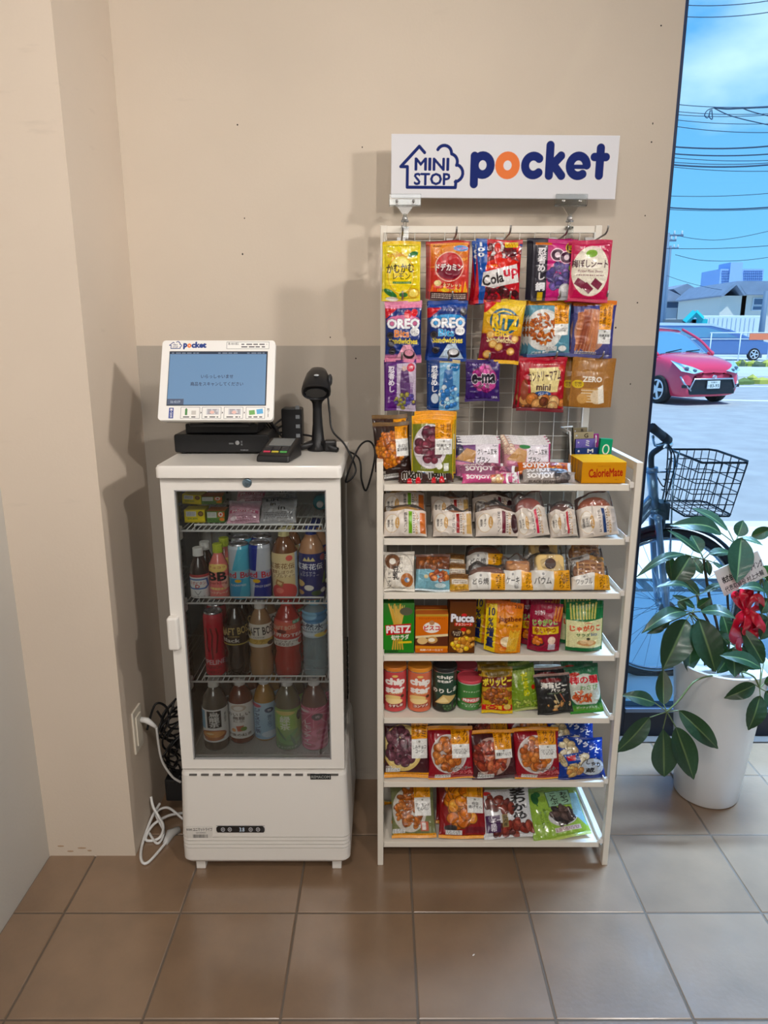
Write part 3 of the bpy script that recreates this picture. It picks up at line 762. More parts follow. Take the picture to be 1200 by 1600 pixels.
def build_car():
    root = thing('car', 'red compact minivan with silver grille surround facing the window from across the road', 'car')
    c = PZ(1094, 633, -.03); ang = math.radians(24)
    root.rotation_mode = 'XYZ'
    # local: +x forward, y left ; forward vector in world = (sin a, -cos a)
    root.location = (c.x + .02, c.y + .55, -.03); root.rotation_euler = (0, 0, math.radians(-90 + 18))
    red = mat('car_red', (226, 56, 88), 0.22, coat=0.8); dark = mat('car_black', (28, 30, 36), .35)
    gl = mat('car_glass', (96, 146, 176), 0.05, coat=.6, spec=.8)
    # body sections along x (front at x=.55 , rear at -3.7): (x, halfwidth, z_sill, z_belt, z_hood/beltline)
    S = []
    def sec(x, hw, z0, zb, zt, tw, crown=.04):
        pts = []
        prof = [(-hw * .86, z0), (-hw * .97, z0 + .10), (-hw, (z0 + zb) / 2), (-hw * .98, zb), (-tw, zt - .03), (-tw * .6, zt + crown * .7), (0, zt + crown),
                (tw * .6, zt + crown * .7), (tw, zt - .03), (hw * .98, zb), (hw, (z0 + zb) / 2), (hw * .97, z0 + .10), (hw * .86, z0), (0, z0 - .01)]
        prof.append(prof[0])
        return [(x, y, z) for y, z in prof]
    S = [sec(.60, .56, .24, .52, .66, .50), sec(.60, .66, .20, .60, .74, .60), sec(.52, .76, .18, .72, .84, .68), sec(.30, .80, .18, .82, .95, .72), sec(-.05, .81, .18, .90, 1.03, .74),
         sec(-.42, .81, .18, .95, 1.08, .75), sec(-1.2, .81, .18, .98, 1.10, .76), sec(-2.6, .81, .2, .98, 1.10, .76), sec(-3.45, .80, .22, .98, 1.08, .74), sec(-3.62, .76, .28, .94, 1.02, .66)]
    ring_loft(S, 'car_body', red, root)
    # greenhouse
    def gsec(x, hw, z0, z1, tw): return [(x, -hw, z0), (x, -tw * 1.02, z1 - .10), (x, -tw * .9, z1 - .015), (x, 0, z1 + .015), (x, tw * .9, z1 - .015), (x, tw * 1.02, z1 - .10), (x, hw, z0), (x, 0, z0), (x, -hw, z0)]
    G = [gsec(-.36, .74, 1.02, 1.09, .72), gsec(-.55, .78, 1.02, 1.22, .70), gsec(-.95, .79, 1.02, 1.50, .66), gsec(-1.35, .79, 1.02, 1.63, .64), gsec(-2.3, .79, 1.02, 1.66, .64), gsec(-3.3, .77, 1.02, 1.60, .62), gsec(-3.58, .74, 1.0, 1.3, .64)]
    ring_loft(G, 'cabin_glass', gl, root)
    b = B()   # roof skin
    R = [[(x, -w_, z_ - .05), (x, -w_ * .8, z_), (x, 0, z_ + .03), (x, w_ * .8, z_), (x, w_, z_ - .05), (x, 0, z_ - .08), (x, -w_, z_ - .05)] for x, w_, z_ in ((-1.22, .60, 1.60), (-1.5, .67, 1.655), (-2.4, .68, 1.68), (-3.3, .66, 1.63), (-3.5, .62, 1.56))]
    ring_loft(R, 'roof', red, root)
    for s in (-1, 1):
        p = B(); p.tube(bez([(-.30, s * .75, 1.05), (-.75, s * .745, 1.36), (-1.28, s * .66, 1.61)], 6), .032, 6); p.o('windscreen_pillar', red, root, True)
        h = B(); hp = [(.60, .33, .72), (.59, .52, .68), (.47, .74, .73), (.22, .79, .92), (.36, .70, .885), (.50, .50, .80)]
        o_ = [(x + .05, s * (y + .03), z + .01) for x, y, z in hp]; i_ = [(x - .1, s * (y - .08), z) for x, y, z in hp]; Fh = [tuple(range(6)), tuple(range(11, 5, -1))] + [(k, (k + 1) % 6, (k + 1) % 6 + 6, k + 6) for k in range(6)]
        h.add(o_ + i_, Fh); hl_ = bevel(h.o('headlight', mat('lamp_glass', (170, 205, 220), .08, coat=.6), root), .015)
        [B().ball((bx, s * by, bz), .05, .05, .035, 10).o('lamp_bulb', mat('lamp_dark', (90, 110, 124), .1, coat=.5), hl_, True) for bx, by, bz in ((.60, .50, .745), (.53, .65, .79))]
        f = B(); f.box(.51, .60, s * .66 - .07, s * .66 + .07, .38, .44); f.o('fog_lamp', dark, root)
        sv = B(); sv.tube([(.48, s * .75, .62), (.575, s * .70, .46), (.60, s * .55, .32)], .022, 6); sv.o('bumper_trim', mat('car_silver', (200, 205, 215), .25, metal=.7), root, True)
        mi = B(); mi.ball((-.62, s * .97, 1.06), .07, .10, .075, 10); mi.o('wing_mirror', red, root, True)
        for x in (-.12, -2.9):
            wheel(root, Matrix.Translation((x, s * .755, .31)) @ (Matrix.Rotation(math.pi, 4, 'Z') if s > 0 else Matrix.Identity(4)))
    g = B(); g.add([(.615, -.50, .56), (.60, -.62, .36), (.615, -.58, .24), (.625, .58, .24), (.60, .62, .36), (.615, .50, .56), (.56, -.50, .56), (.5, -.62, .36), (.5, -.58, .24), (.5, .58, .24), (.5, .62, .36), (.56, .50, .56)],
                   [(0, 1, 2, 3, 4, 5), (0, 6, 7, 1), (1, 7, 8, 2), (2, 8, 9, 3), (3, 9, 10, 4), (4, 10, 11, 5), (5, 11, 6, 0)])
    g.o('grille', dark, root)
    b = B(); b.tube([(.625, -.60, .36), (.63, -.50, .565), (.635, .50, .565), (.625, .60, .36)], .018, 6); b.o('grille_surround', mat('car_silver'), root, True)
    b = B(); b.tube([(.645 + 0 * a, .055 * math.cos(a), .60 + .04 * math.sin(a)) for a in [k * math.pi / 8 for k in range(17)]], .008, 6)
    b.tube([(.645, .02 * math.cos(a), .60 + .04 * math.sin(a)) for a in [k * math.pi / 8 for k in range(17)]], .007, 6)
    b.tube([(.645, .045 * math.cos(a), .615 + .014 * math.sin(a)) for a in [k * math.pi / 8 for k in range(17)]], .007, 6); b.o('emblem', mat('car_silver'), root, True)
    cv = Cv(.33, .165, 300, (235, 238, 238)); cv.t('83-93', .56, .64, .72, .42, (30, 70, 50), bold=2).t('名古屋530', .5, .2, .5, .2, (30, 70, 50), bold=1).t('さ', .1, .64, .1, .2, (30, 70, 50), bold=1)
    pl = box_mesh('number_plate', cv, .02, (220, 220, 220), (220, 220, 220), PAPER, root); pl.location = (.645, 0, .36); pl.rotation_euler = (0, 0, math.pi / 2)
    # wipers and bonnet crease
    b = B(); b.tube([(-.36, -.5, 1.10), (-.46, .0, 1.165)], .012, 5); b.tube([(-.36, .05, 1.12), (-.46, .5, 1.15)], .012, 5); b.o('wiper', dark, root)
build_car()

def build_van():
    root = thing('van', 'grey blue van parked side on at the back of the lot behind the red car', 'car'); root.rotation_mode = 'XYZ'
    c = P(1177, 561, 43); k = 43 * CT / F
    root.location = (c.x, 43, -.02)
    blue = mat('van_blue', (88, 118, 168), .3, coat=.5); gl = mat('car_glass')
    prof = [(-7.2, .35), (-7.3, 1.3), (-6.9, 2.0), (-5.6, 2.14), (-2.6, 2.08), (-1.5, 1.78), (-.2, 1.28), (.9, 1.02), (1.25, .75), (1.25, .35)]
    bevel(B().prism(prof, 0, 1.8).o('van_body', blue, root), .08, 2)
    B().prism([(-6.6, 1.35), (-6.5, 1.85), (-3.0, 1.9), (-2.2, 1.72), (-1.0, 1.32)], -.02, 0).o('side_window', gl, root)
    B().box(-6.9, 1.0, -.04, -.0, 1.22, 1.27).o('waist_trim', mat('van_trim', (210, 216, 222), .5), root)
    b = B(); b.prism([(-6.8, 2.02), (-2.7, 2.0), (-1.6, 1.76), (-2.6, 2.12), (-5.6, 2.18), (-6.7, 2.12)], -.02, 1.82); b.o('roof_panel', mat('van_roof', (190, 205, 222), .4), root)
    for x in (0, -5.3): wheel(root, Matrix.Translation((x, .08, .36)), .36, .24)
build_van()

def build_house(name, label, cat, Y, wall, roofc, boxes, roofs, wins, kind='house'):
    root = thing(name, label, cat); root.rotation_mode = 'XYZ'
    def q(px, py, dy=0): p = P(px, py, Y); return p.x, p.z
    for (x0, y0, x1, y1, d) in boxes:
        a, zt = q(x0, y0); b_, zb = q(x1, y1)
        B().box(a, b_, Y, Y + d, -.1, zt).o('wall', mat('hw_' + name + str(wall), wall, .85), root)
    for pts, d in roofs:
        pl = [q(*p) for p in pts]; B().prism(pl, Y - .6, Y + d).o('roof', mat('hr_' + str(roofc), roofc, .7, var=.12, vscale=2), root)
    for (x0, y0, x1, y1) in wins:
        a, zt = q(x0, y0); b_, zb = q(x1, y1)
        f = B().box(a - .08, b_ + .08, Y - .08, Y, zb - .08, zt + .08).o('window', mat('far_frame', (205, 210, 215), .6), root)
        B().box(a, b_, Y - .1, Y - .08, zb, zt).o('pane', mat('far_pane', (84, 104, 130), .15), f)
    root.location = (0, 0, 0)
    return root
build_house('house', 'pale two storey house with grey roof just right of the window frame', 'house', 66, (196, 202, 210), (140, 150, 168),
            [(1025, 470, 1072, 520, 8), (1060, 466, 1118, 520, 7)],
            [([(1020, 444), (1068, 466), (1068, 470), (1020, 472)], 9), ([(1048, 452), (1070, 444), (1092, 456), (1096, 462), (1060, 462)], 6), ([(1066, 462), (1120, 462), (1130, 455), (1080, 452)], 8)],
            [(1042, 472, 1066, 481), (1092, 469, 1105, 478)])
build_house('house', 'cream gabled house with big grey tiled roof below the tall apartment tower', 'house', 56, (214, 208, 196), (126, 140, 160),
            [(1127, 462, 1160, 520, 8), (1160, 460, 1250, 520, 8)],
            [([(1120, 462), (1146, 440), (1160, 462), (1156, 462), (1145, 446), (1124, 464)], 8), ([(1146, 440), (1250, 440), (1250, 461), (1160, 461)], 8)],
            [(1178, 467, 1196, 476), (1176, 479, 1190, 484)])
build_house('house', 'small white house gap between the two larger houses', 'house', 80, (220, 226, 232), (150, 160, 176),
            [(1112, 472, 1130, 520, 5)], [([(1108, 472), (1121, 458), (1134, 472)], 5)], [(1117, 478, 1123, 490)])
def build_tower():
    Y = 240; root = thing('apartment_tower', 'tall pale blue apartment tower rising behind the gabled house roof', 'building'); root.rotation_mode = 'XYZ'
    def q(px, py): p = P(px, py, Y); return p.x, p.z
    m = mat('tower_wall', (150, 178, 222), .8)
    x0, zt = q(1126, 420); x1, _ = q(1194, 420); xa, za = q(1141, 410); xb, _ = q(1160, 410)
    B().box(x0, x1, Y, Y + 14, 0, zt).o('tower_slab', m, root); B().box(xa, xb, Y - .5, Y + 8, 0, za).o('lift_shaft', m, root)
    dk = mat('tower_window', (92, 120, 172), .3)
    for py in range(423, 456, 4):
        for px in list(range(1128, 1141, 3)) + list(range(1162, 1192, 3)):
            a, z1 = q(px, py); b_, z0 = q(px + 1.8, py + 2)
            B().box(a, b_, Y - .3, Y, z0, z1).o('window', dk, root)
build_tower()
def wbox(name, label, cat, px0, py0, px1, py1, Y, d, m, parts=()):
    a = P(px0, py0, Y); c = P(px1, py1, Y)
    o = B().box(a.x, c.x, Y, Y + d, (c.z if name == 'banner' else -.03), a.z).o(name, m); return tag(o, label, cat)
o = wbox('truck_container', 'long white truck container standing behind the blue van', 'container', 1098, 493, 1186, 523, 50, 2.4, mat('container_white', (214, 222, 230), .6)); bevel(o, .05)
bb = B()
for k in range(12): p = P(1102 + k * 7, 497, 49.95); bb.box(p.x, p.x + .05, 49.95, 50, .5, p.z)
bb.o('rib', mat('container_rib', (196, 206, 216), .6), o)
def excavator():
    Y = 47; root = thing('excavator', 'turquoise excavator arm raised above the red car roof', 'excavator'); root.rotation_mode = 'XYZ'
    t = mat('turquoise_paint', (40, 190, 196), .4); g = mat('digger_grey', (110, 118, 122), .6)
    B().tube([P(1070, 504, Y), P(1086, 488, Y)], .22, 4).o('boom', t, root); B().tube([P(1086, 488, Y), P(1097, 499, Y)], .2, 4).o('dipper', t, root)
    p = P(1093, 506, Y); B().box(p.x - .5, p.x + .5, Y, Y + 1.2, .3, p.z + .3).o('cab', t, root); p = P(1058, 508, Y)
    B().box(p.x - .8, p.x + 1.2, Y, Y + 1.5, .0, p.z + .35).o('engine_house', g, root)
excavator()
o = wbox('banner', 'orange banner on the railing at the right edge of the view', 'banner', 1172, 521, 1240, 531, 40.3, .05, mat('orange_cloth', (240, 130, 90), .8))
b = B(); p = P(1110, 520, 40.5); q = P(1260, 520, 40.5); b.tube([p, q], .035, 6)
for px in range(1112, 1260, 46): r_ = P(px, 520, 40.5); b.tube([(r_.x, 40.5, -.02), (r_.x, 40.5, r_.z)], .03, 6)
tag(b.o('guard_rail', mat('rail_white', (225, 232, 238), .5), smooth=True), 'thin white pipe railing in front of the blue van', 'railing')
# utility poles and wires
def pole(px, pyt, Y, r, label, arms=()):
    root = thing('utility_pole', label, 'utility pole'); root.rotation_mode = 'XYZ'; p = P(px, pyt, Y)
    B().tube([(p.x, Y, -.1), (p.x, Y, p.z)], [r, r * .7], 8).o('pole_shaft', mat('pole_grey', (108, 128, 150), .7), root, True)
    for py, w in arms:
        z = P(px, py, Y).z; B().box(p.x - w, p.x + w, Y - .08, Y, z - .05, z + .05).o('cross_arm', mat('arm_grey', (90, 108, 128), .6), root)
        b = B()
        for s in (-.9, -.4, .4, .9): b.lathe([(.05, 0), (.07, .06), (.05, .12), (.06, .18), (.02, .22)], 8, (p.x + w * s, Y - .04, z + .05))
        b.o('insulator', mat('insulator', (200, 205, 210), .3), root, True)
pole(1044, 364, 45, .17, 'tall grey utility pole beside the black window frame', ((368, .9), (376, .5)))
pole(1048, 384, 58, .14, 'farther thin utility pole close behind the tall one', ((388, .6),))
pole(1197.5, 455, 48, .22, 'brown grey pole at the right edge of the view', ())
wm = mat('cable_dark', (40, 66, 92), .6)
wires = [(1075, 8, 1200, -3, 28), (1072, 26, 1200, 15, 28), (1061, 163, 1200, 162, 30), (1060, 174, 1200, 174, 33), (1060, 179, 1200, 176, 32), (1059, 187, 1200, 190, 34), (1058, 197, 1200, 203, 30),
         (1054, 229, 1200, 224, 26), (1054, 240, 1200, 237, 30), (1054, 246, 1200, 247, 33), (1052, 253, 1200, 251, 31), (1052, 257, 1200, 253, 25), (1050, 260, 1200, 264, 33),
         (1047, 306, 1200, 299, 35), (1045, 324, 1200, 320, 28), (1045, 327, 1200, 323, 34), (1041, 388, 1200, 381, 36), (1041, 428, 1128, 453, 52)]
for i, (x0, y0, x1, y1, Y) in enumerate(wires):
    ex = 1.35 if x1 == 1200 else 1.0
    a = P(x0 - 6, y0, Y); bb_ = P(x0 + (x1 - x0) * ex, y0 + (y1 - y0) * ex, Y)
    pts = [a.lerp(bb_, t / 12) - Vector((0, 0, 0.12 * 4 * (t / 12) * (1 - t / 12))) for t in range(13)]
    o = B().tube(pts, .026 if i in (7, 11, 14, 8) else .015, 5).o('overhead_wire', wm, None, True)
    nth = ['topmost', 'second', 'third', 'fourth', 'fifth', 'sixth', 'seventh', 'eighth', 'ninth', 'tenth', 'eleventh', 'twelfth', 'thirteenth', 'fourteenth', 'fifteenth', 'sixteenth', 'seventeenth', 'lowest'][i]
    tag(o, 'dark overhead wire crossing the sky, %s of the wires' % nth + (' counted from the top' if 0 < i < 17 else ''), 'wire', 'overhead wires outside the window')
for i, pts in enumerate([[(1058, 368), (1085, 373), (1120, 375), (1160, 370), (1215, 358)], [(1055, 398), (1090, 406), (1130, 408), (1170, 406), (1215, 400)]]):
    o = B().tube(bez([P(x, y, 42) for x, y in pts], 6), .016, 5).o('overhead_wire', wm, None, True)
    tag(o, ['slack wire sagging from the tall pole crossarm', 'slack sagging wire just above the apartment tower'][i], 'wire', 'overhead wires outside the window')
b = B(); b.tube(bez([P(1116, 168, 29), P(1135, 170, 29), P(1160, 169, 29), P(1230, 166, 29)], 6), .03, 6)
b.tube(bez([P(1116, 169, 29), P(1145, 182, 29), P(1200, 195, 29), P(1230, 200, 29)], 6), .018, 6); b.tube(bez([P(1160, 169, 29), P(1180, 176, 29), P(1230, 188, 29)], 6), .018, 6)
b.tube(bez([P(1118, 168, 29), P(1106, 172, 29), P(1101, 180, 29), P(1106, 184, 29), P(1110, 172, 29), P(1108, 182, 29), P(1113, 186, 29), P(1112, 171, 29)], 6), .018, 6)
tag(b.o('cable_bundle', wm, None, True), 'thick tangled cable bundle with loose loops high in the sky', 'wire')

# ---------------------------------------------------------------- bicycle on the pavement
def build_bike():
    Y = 2.86; root = thing('bicycle', 'silver bicycle with black wire front basket leaning outside the window', 'bicycle'); root.rotation_mode = 'XYZ'
    sil = mat('bike_silver', (165, 178, 198), .28, metal=.65); blk = mat('rubber_dark', (34, 38, 46), .6); ch = mat('chrome', (200, 206, 214), .15, metal=.95)
    hub = P(1037.5, 932, Y); R = .325; hub.z = R + .0
    def wheel_b(h):
        w = B(); w.tube([(h.x + R * math.cos(a), h.y, h.z + R * math.sin(a)) for a in [2 * math.pi * k / 64 for k in range(64)]], .017, 8, closed=True)
        wo = w.o('wheel', blk, root, True)
        r_ = B(); r_.tube([(h.x + (R - .024) * math.cos(a), h.y, h.z + (R - .024) * math.sin(a)) for a in [2 * math.pi * k / 64 for k in range(64)]], .011, 6, closed=True); r_.o('rim', ch, wo, True)
        s = B()
        for k in range(32):
            a = 2 * math.pi * k / 32; off = .18 * (1 if k % 4 < 2 else -1); y = .025 * (1 if k % 2 else -1)
            s.tube([(h.x + .02 * math.cos(a + off * 3), h.y + y, h.z + .02 * math.sin(a + off * 3)), (h.x + (R - .03) * math.cos(a), h.y, h.z + (R - .03) * math.sin(a))], .0011, 4)
        s.o('spokes', ch, wo)
        hb = B(); Mh = Matrix.Translation(h) @ Matrix.Rotation(math.pi / 2, 4, 'X'); hb.lathe([(.012, -.05), (.012, -.035), (.024, -.03), (.014, -.02), (.014, .02), (.024, .03), (.012, .035), (.012, .05)], 14, M=Mh); shade_auto(hb.o('hub', ch, wo))
        ds = B(); ds.lathe([(.034, .038), (.034, .048), (.01, .05)], 20, M=Mh); shade_auto(ds.o('hub_cover', mat('reflector_grey', (100, 108, 118), .4), wo))
    wheel_b(hub); rh = hub + Vector((-1.06, 0, 0)); wheel_b(rh)
    crown = P(1023, 806, Y); top = P(1018, 735, Y)
    for s in (-1, 1):
        B().tube(bez([crown + Vector((0, s * .035, .0)), crown.lerp(hub, .55) + Vector((-.004, s * .045, 0)), hub + Vector((-.005, s * .05, 0))], 6), [.014] * 12 + [.009], 10).o('fork_leg', sil, root, True)
    b = B(); b.tube([crown + Vector((0, -.045, .0)), crown + Vector((0, .045, 0))], .016, 8); b.tube([crown, crown.lerp(top, .2)], .018, 10); b.o('fork_crown', sil, root, True)
    b = B(); b.tube([crown.lerp(top, .12), top], .021, 12); b.tube([crown.lerp(top, .10), crown.lerp(top, .16)], .026, 12); b.tube([crown.lerp(top, .97), crown.lerp(top, 1.06)], .026, 12); b.o('head_tube', sil, root, True)
    seatc = rh + Vector((.36, 0, .02)); seat = seatc + Vector((-.13, 0, .46))
    b = B(); b.tube(bez([crown.lerp(top, .45), crown.lerp(seatc, .5) + Vector((0, 0, -.08)), seatc], 8), .017, 8); b.tube(bez([crown.lerp(top, .25), crown.lerp(seatc, .5) + Vector((0, 0, -.14)), seatc + Vector((0, 0, -.03))], 8), .016, 8)
    b.tube([seatc, seat], .015, 8); b.tube([seat.lerp(seatc, .4), rh], .009, 8); b.tube([seatc, rh], .009, 8); b.o('frame', sil, root, True)
    b = B(); b.ball(seat + Vector((0, 0, .1)), .13, .09, .035, 14); b.o('saddle', blk, root, True); B().tube([seat, seat + Vector((-.01, 0, .09))], .012, 8).o('seat_post', ch, root, True)
    # stem and bars
    st1 = P(1018, 712, Y); st2 = P(1027, 703, Y); st3 = P(1036, 697, Y)
    B().tube(bez([top, st1, st2, st3], 6), .012, 10).o('stem', mat('stem_grey', (60, 66, 76), .4, metal=.4), root, True)
    g0 = P(1019, 668, Y - .20); g1 = P(1044, 688, Y - .10)
    bar = bez([P(1058, 720, Y + .05), st3 + Vector((.02, .0, 0)), g1, g1.lerp(g0, .6), g0], 6); far = bez([st3, P(1048, 694, Y + .12), P(1034, 684, Y + .26)], 6)
    b = B(); b.tube(bez([st3, st3.lerp(g1, .6), g1], 5), .011, 8); b.tube(far, .011, 8); b.o('handlebar', ch, root, True)
    b = B(); b.tube([g1, g1.lerp(g0, .35)], .018, 10); b.tube([g1.lerp(g0, .35), g1.lerp(g0, .4), g1.lerp(g0, .75), g0], [.015, .017, .017, .018], 10); b.o('grip', blk, root, True)
    b = B(); b.tube(bez([g1 + Vector((.01, 0, -.0)), g1.lerp(g0, .5) + Vector((-.01, .01, -.045)), g0 + Vector((.01, .01, -.035))], 5), .006, 6); b.o('brake_lever', ch, root, True)
    b = B()
    for k, (dx, e) in enumerate(((.0, P(1032, 800, Y)), (.02, P(1038, 800, Y)), (.05, P(1024, 740, Y + .02)))):
        b.tube(bez([g1 + Vector((0, 0, -.01)), P(1055 - 6 * k, 718, Y - .03), P(1046 - 4 * k, 760, Y - .02), e], 8), .0028, 6)
    b.o('brake_cable', blk, root, True)
    b = B(); p = P(1033, 798, Y); b.box(p.x - .02, p.x + .02, Y - .04, Y + .04, p.z - .03, p.z + .04); b.tube([(p.x, Y - .03, p.z), (p.x, Y - .03, p.z - .07)], .01, 6); b.tube([(p.x, Y + .03, p.z), (p.x, Y + .03, p.z - .07)], .01, 6); b.o('brake_caliper', mat('caliper', (70, 76, 84), .4, metal=.5), root)
    # mudguard
    V = []; Fc = []; n = 26
    for i in range(n):
        a = math.radians(12 + i * (165 - 12) / (n - 1))
        for k, (dy, dr) in enumerate(((-.026, 0.0), (-.014, .009), (0, .012), (.014, .009), (.026, 0.0))):
            r_ = R + .026 + dr; V.append((hub.x + r_ * math.cos(a), Y + dy, hub.z + r_ * math.sin(a)))
    for i in range(n - 1):
        for k in range(4): a = i * 5 + k; Fc.append((a, a + 1, a + 6, a + 5))
    o = mesh_obj('mudguard', V, Fc, blk, root, True); s = o.modifiers.new('s', 'SOLIDIFY'); s.thickness = .0015
    # basket
    tl = P(1071, 697, Y); 
    x0b, x1b = XP(1052, Y, .80), XP(1126, Y, .62); zt = P(1090, 712, Y).z; zb = P(1085, 794, Y).z
    X0t, X1t = XP(1070, Y, zt), XP(1143, Y, zt); X0b, X1b = XP(1049, Y, zb), XP(1122, Y, zb); wy = .165
    def pt(u, v, w): # u along x, v along y -1..1, w height
        xt = X0t + (X1t - X0t) * u - (.02 if False else 0); xb = X0b + (X1b - X0b) * u
        return Vector((xb + (xt - xb) * w, Y + v * (wy * (.82 + .18 * w)), zb + (zt - zb) * w))
    rim = B(); loop = [(0, -1), (.08, -1), (.9, -1), (1, -.8), (1, .8), (.9, 1), (.08, 1), (0, 1)]
    rim.tube([pt(u, v, 1) for u, v in loop], .0048, 6, closed=True); rim.tube([pt(u, v, 0) for u, v in loop], .0038, 6, closed=True)
    bas = rim.o('basket', blk, root, True)
    w_ = B()
    for lv in (.22, .42, .62, .82): w_.tube([pt(u, v, lv) for u, v in loop], 0.0022, 5, closed=True)
    for k in range(6):
        u = .08 + k * .168
        w_.tube([pt(u, -1, 1), pt(u, -1, 0), pt(u, 1, 0), pt(u, 1, 1)], 0.0022, 5)
    for k in range(5):
        v = -.8 + k * .4
        w_.tube([pt(0, v, 1), pt(0, v, 0), pt(1, v, 0), pt(1, v, 1)], 0.0022, 5)
    w_.o('basket_wires', mat('basket_wire', (46, 52, 62), .5), bas, True)
    b = B(); b.tube([P(1054, 712, Y), P(1050, 790, Y), hub + Vector((.0, -.055, 0))], .004, 6); b.tube([st3, P(1060, 708, Y), P(1056, 730, Y)], .006, 6); b.tube([P(1020, 738, Y), P(1052, 737, Y)], .004, 6); b.o('basket_stay', ch, root, True)
build_bike()
# ================================================================== DRINKS FRIDGE
YF, YB = 1.68, 2.055; FX0, FX1 = -.541, -.106
def build_fridge():
    root = thing('display_fridge', 'white glass fronted drinks fridge standing beside the cream pillar', 'fridge'); root.rotation_mode = 'XYZ'
    # lower machine body: swollen plinth with ribs
    M = Matrix.Identity(4)
    b = B(); poly = rpoly(-.5535, -.093, 1.664, 2.06, .022, 5)
    def ringbox(z0, z1, g0, g1):
        V = []; n = len(poly)
        for z, g in ((z0, g0), (z1, g1)):
            for x, y in poly:
                V.append((-.323 + (x + .323) * g, 1.862 + (y - 1.862) * g, z))
        b.add(V, [tuple(range(n))[::-1], tuple(range(n, 2 * n))] + [(i, (i + 1) % n, (i + 1) % n + n, i + n) for i in range(n)])
    ringbox(.040, .048, .975, 1.0); ringbox(.048, .084, 1.0, 1.0)
    for k in range(4): z = .084 + k * .0115; ringbox(z, z + .004, .972, .972); ringbox(z + .0035, z + .0115, 1.0, .997)
    ringbox(.130, .306, .997, .968); ringbox(.306, .316, .968, .955)
    wp = mat('fridge_white', (228, 224, 217), 0.32, coat=.15)
    low = shade_auto(b.o('machine_housing', wp, root), 30)
    for i, (x, y) in enumerate([(-.512, 1.70), (-.132, 1.70), (-.512, 2.02), (-.132, 2.02)]):
        f = B(); f.box(x - .013, x + .013, y - .013, y + .013, 0, .042); bevel(f.o('foot', wp, root), .002)
    v = B()
    for k in range(13):
        x = -.52 + k * .0315; v.box(x, x + .02, 1.6675, 1.690, .3085, .3125)
    v.o('vent_slot', mat('slot_shadow', (96, 92, 88), .8), low)
    # glass tower: corner posts, top frame, cap
    b = B()
    for x0, x1, y0, y1 in ((FX0 + .004, FX0 + .022, 1.71, 1.73), (FX1 - .022, FX1 - .004, 1.71, 1.73), (FX0 + .004, FX0 + .026, YB - .025, YB), (FX1 - .026, FX1 - .004, YB - .025, YB)):
        b.box(x0, x1, y0, y1, .316, 1.123)
    b.box(FX0 + .004, FX1 - .004, 1.708, YB, 1.095, 1.123); b.box(FX0 + .004, FX1 - .004, 1.708, YB, .314, .330)
    b.o('frame', wp, root)
    b = B(); b.box(FX0 + .03, FX1 - .03, YB - .02, YB - .006, .33, 1.10); bk = b.o('back_wall', mat('fridge_inner', (196, 196, 192), .4), root)
    b = B()
    for x in (-.468, -.18):
        b.box(x, x + .018, YB - .024, YB - .0205, .36, 1.08)
        for k in range(22): pass
    rl = b.o('shelf_rail', mat('rail_steel', (150, 150, 148), .35, metal=.5), bk)
    b = B()
    for x in (-.459, -.171):
        for k in range(34): b.box(x - .003, x + .003, YB - .0255, YB - .0243, .37 + k * .021, .376 + k * .021)
    b.o('rail_slot', BLACK, rl)
    sg = glass_mat('fridge_side_glass', (246, 249, 249), base=.01)
    for x in (FX0 + .006, FX1 - .010):
        B().box(x, x + .004, 1.73, YB - .02, .33, 1.095).o('side_glass', sg, root)
    b = B(); b.box(FX0 + .015, FX1 - .015, 1.715, YB - .03, .328, .3335)
    fl = b.o('inner_floor', mat('inner_floor', (190, 187, 180), .5), root)
    b = B()
    for k in range(32): x = FX0 + .03 + k * .0118; b.box(x, x + .004, 1.735, YB - .05, .3336, .3346)
    b.o('floor_ribs', mat('inner_floor'), fl)
    b = B(); poly2 = rpoly(FX0 - .005, FX1 + .005, 1.662, YB + .008, .012, 4)
    V = []; n = len(poly2); g = [(1.119, 1), (1.1225, 1.0), (1.142, 1.0), (1.148, .985)]
    cx, cy = (FX0 + FX1) / 2, 1.862
    for z, s in g: V += [(cx + (x - cx) * s, cy + (y - cy) * s, z) for x, y in poly2]
    Fc = [tuple(range(n))[::-1], tuple(range(3 * n, 4 * n))]
    for r_ in range(3): Fc += [(r_ * n + i, r_ * n + (i + 1) % n, (r_ + 1) * n + (i + 1) % n, (r_ + 1) * n + i) for i in range(n)]
    b.add(V, Fc); shade_auto(b.o('top_cap', wp, root), 35)
    # door: frame with a window
    zo0, zo1, xi0, xi1, zi0, zi1 = .322, 1.1185, -.509, -.1405, .349, 1.0856
    b = B(); y0, y1 = YF, YF + .026
    b.box(FX0, xi0, y0, y1, zo0, zo1); b.box(xi1, FX1, y0, y1, zo0, zo1); b.box(xi0, xi1, y0, y1, zo0, zi0); b.box(xi0, xi1, y0, y1, zi1, zo1)
    door = b.o('door', wp, root)
    g = B(); g.box(xi0 - .004, xi1 + .004, YF + .006, YF + .010, zi0 - .004, zi1 + .004)
    g.o('door_glass', glass_mat('fridge_door_glass', (248, 250, 250), base=.01), door)
    b = B(); w = .003
    for a in ((xi0, xi0 + w, zi0, zi1), (xi1 - w, xi1, zi0, zi1), (xi0, xi1, zi0, zi0 + w), (xi0, xi1, zi1 - w, zi1)): b.box(a[0], a[1], YF + .001, YF + .006, a[2], a[3])
    b.o('glass_bead', mat('bead_grey', (150, 150, 150), .4), door)
    b = B(); b.box(-.546, -.518, YF - .022, YF + .004, .674, .762); bevel(b.o('handle', wp, door), .006, 3)
    b = B(); Mk = Matrix.Translation((-.3305, YF, 1.104)) @ Matrix.Rotation(math.pi / 2, 4, 'X')
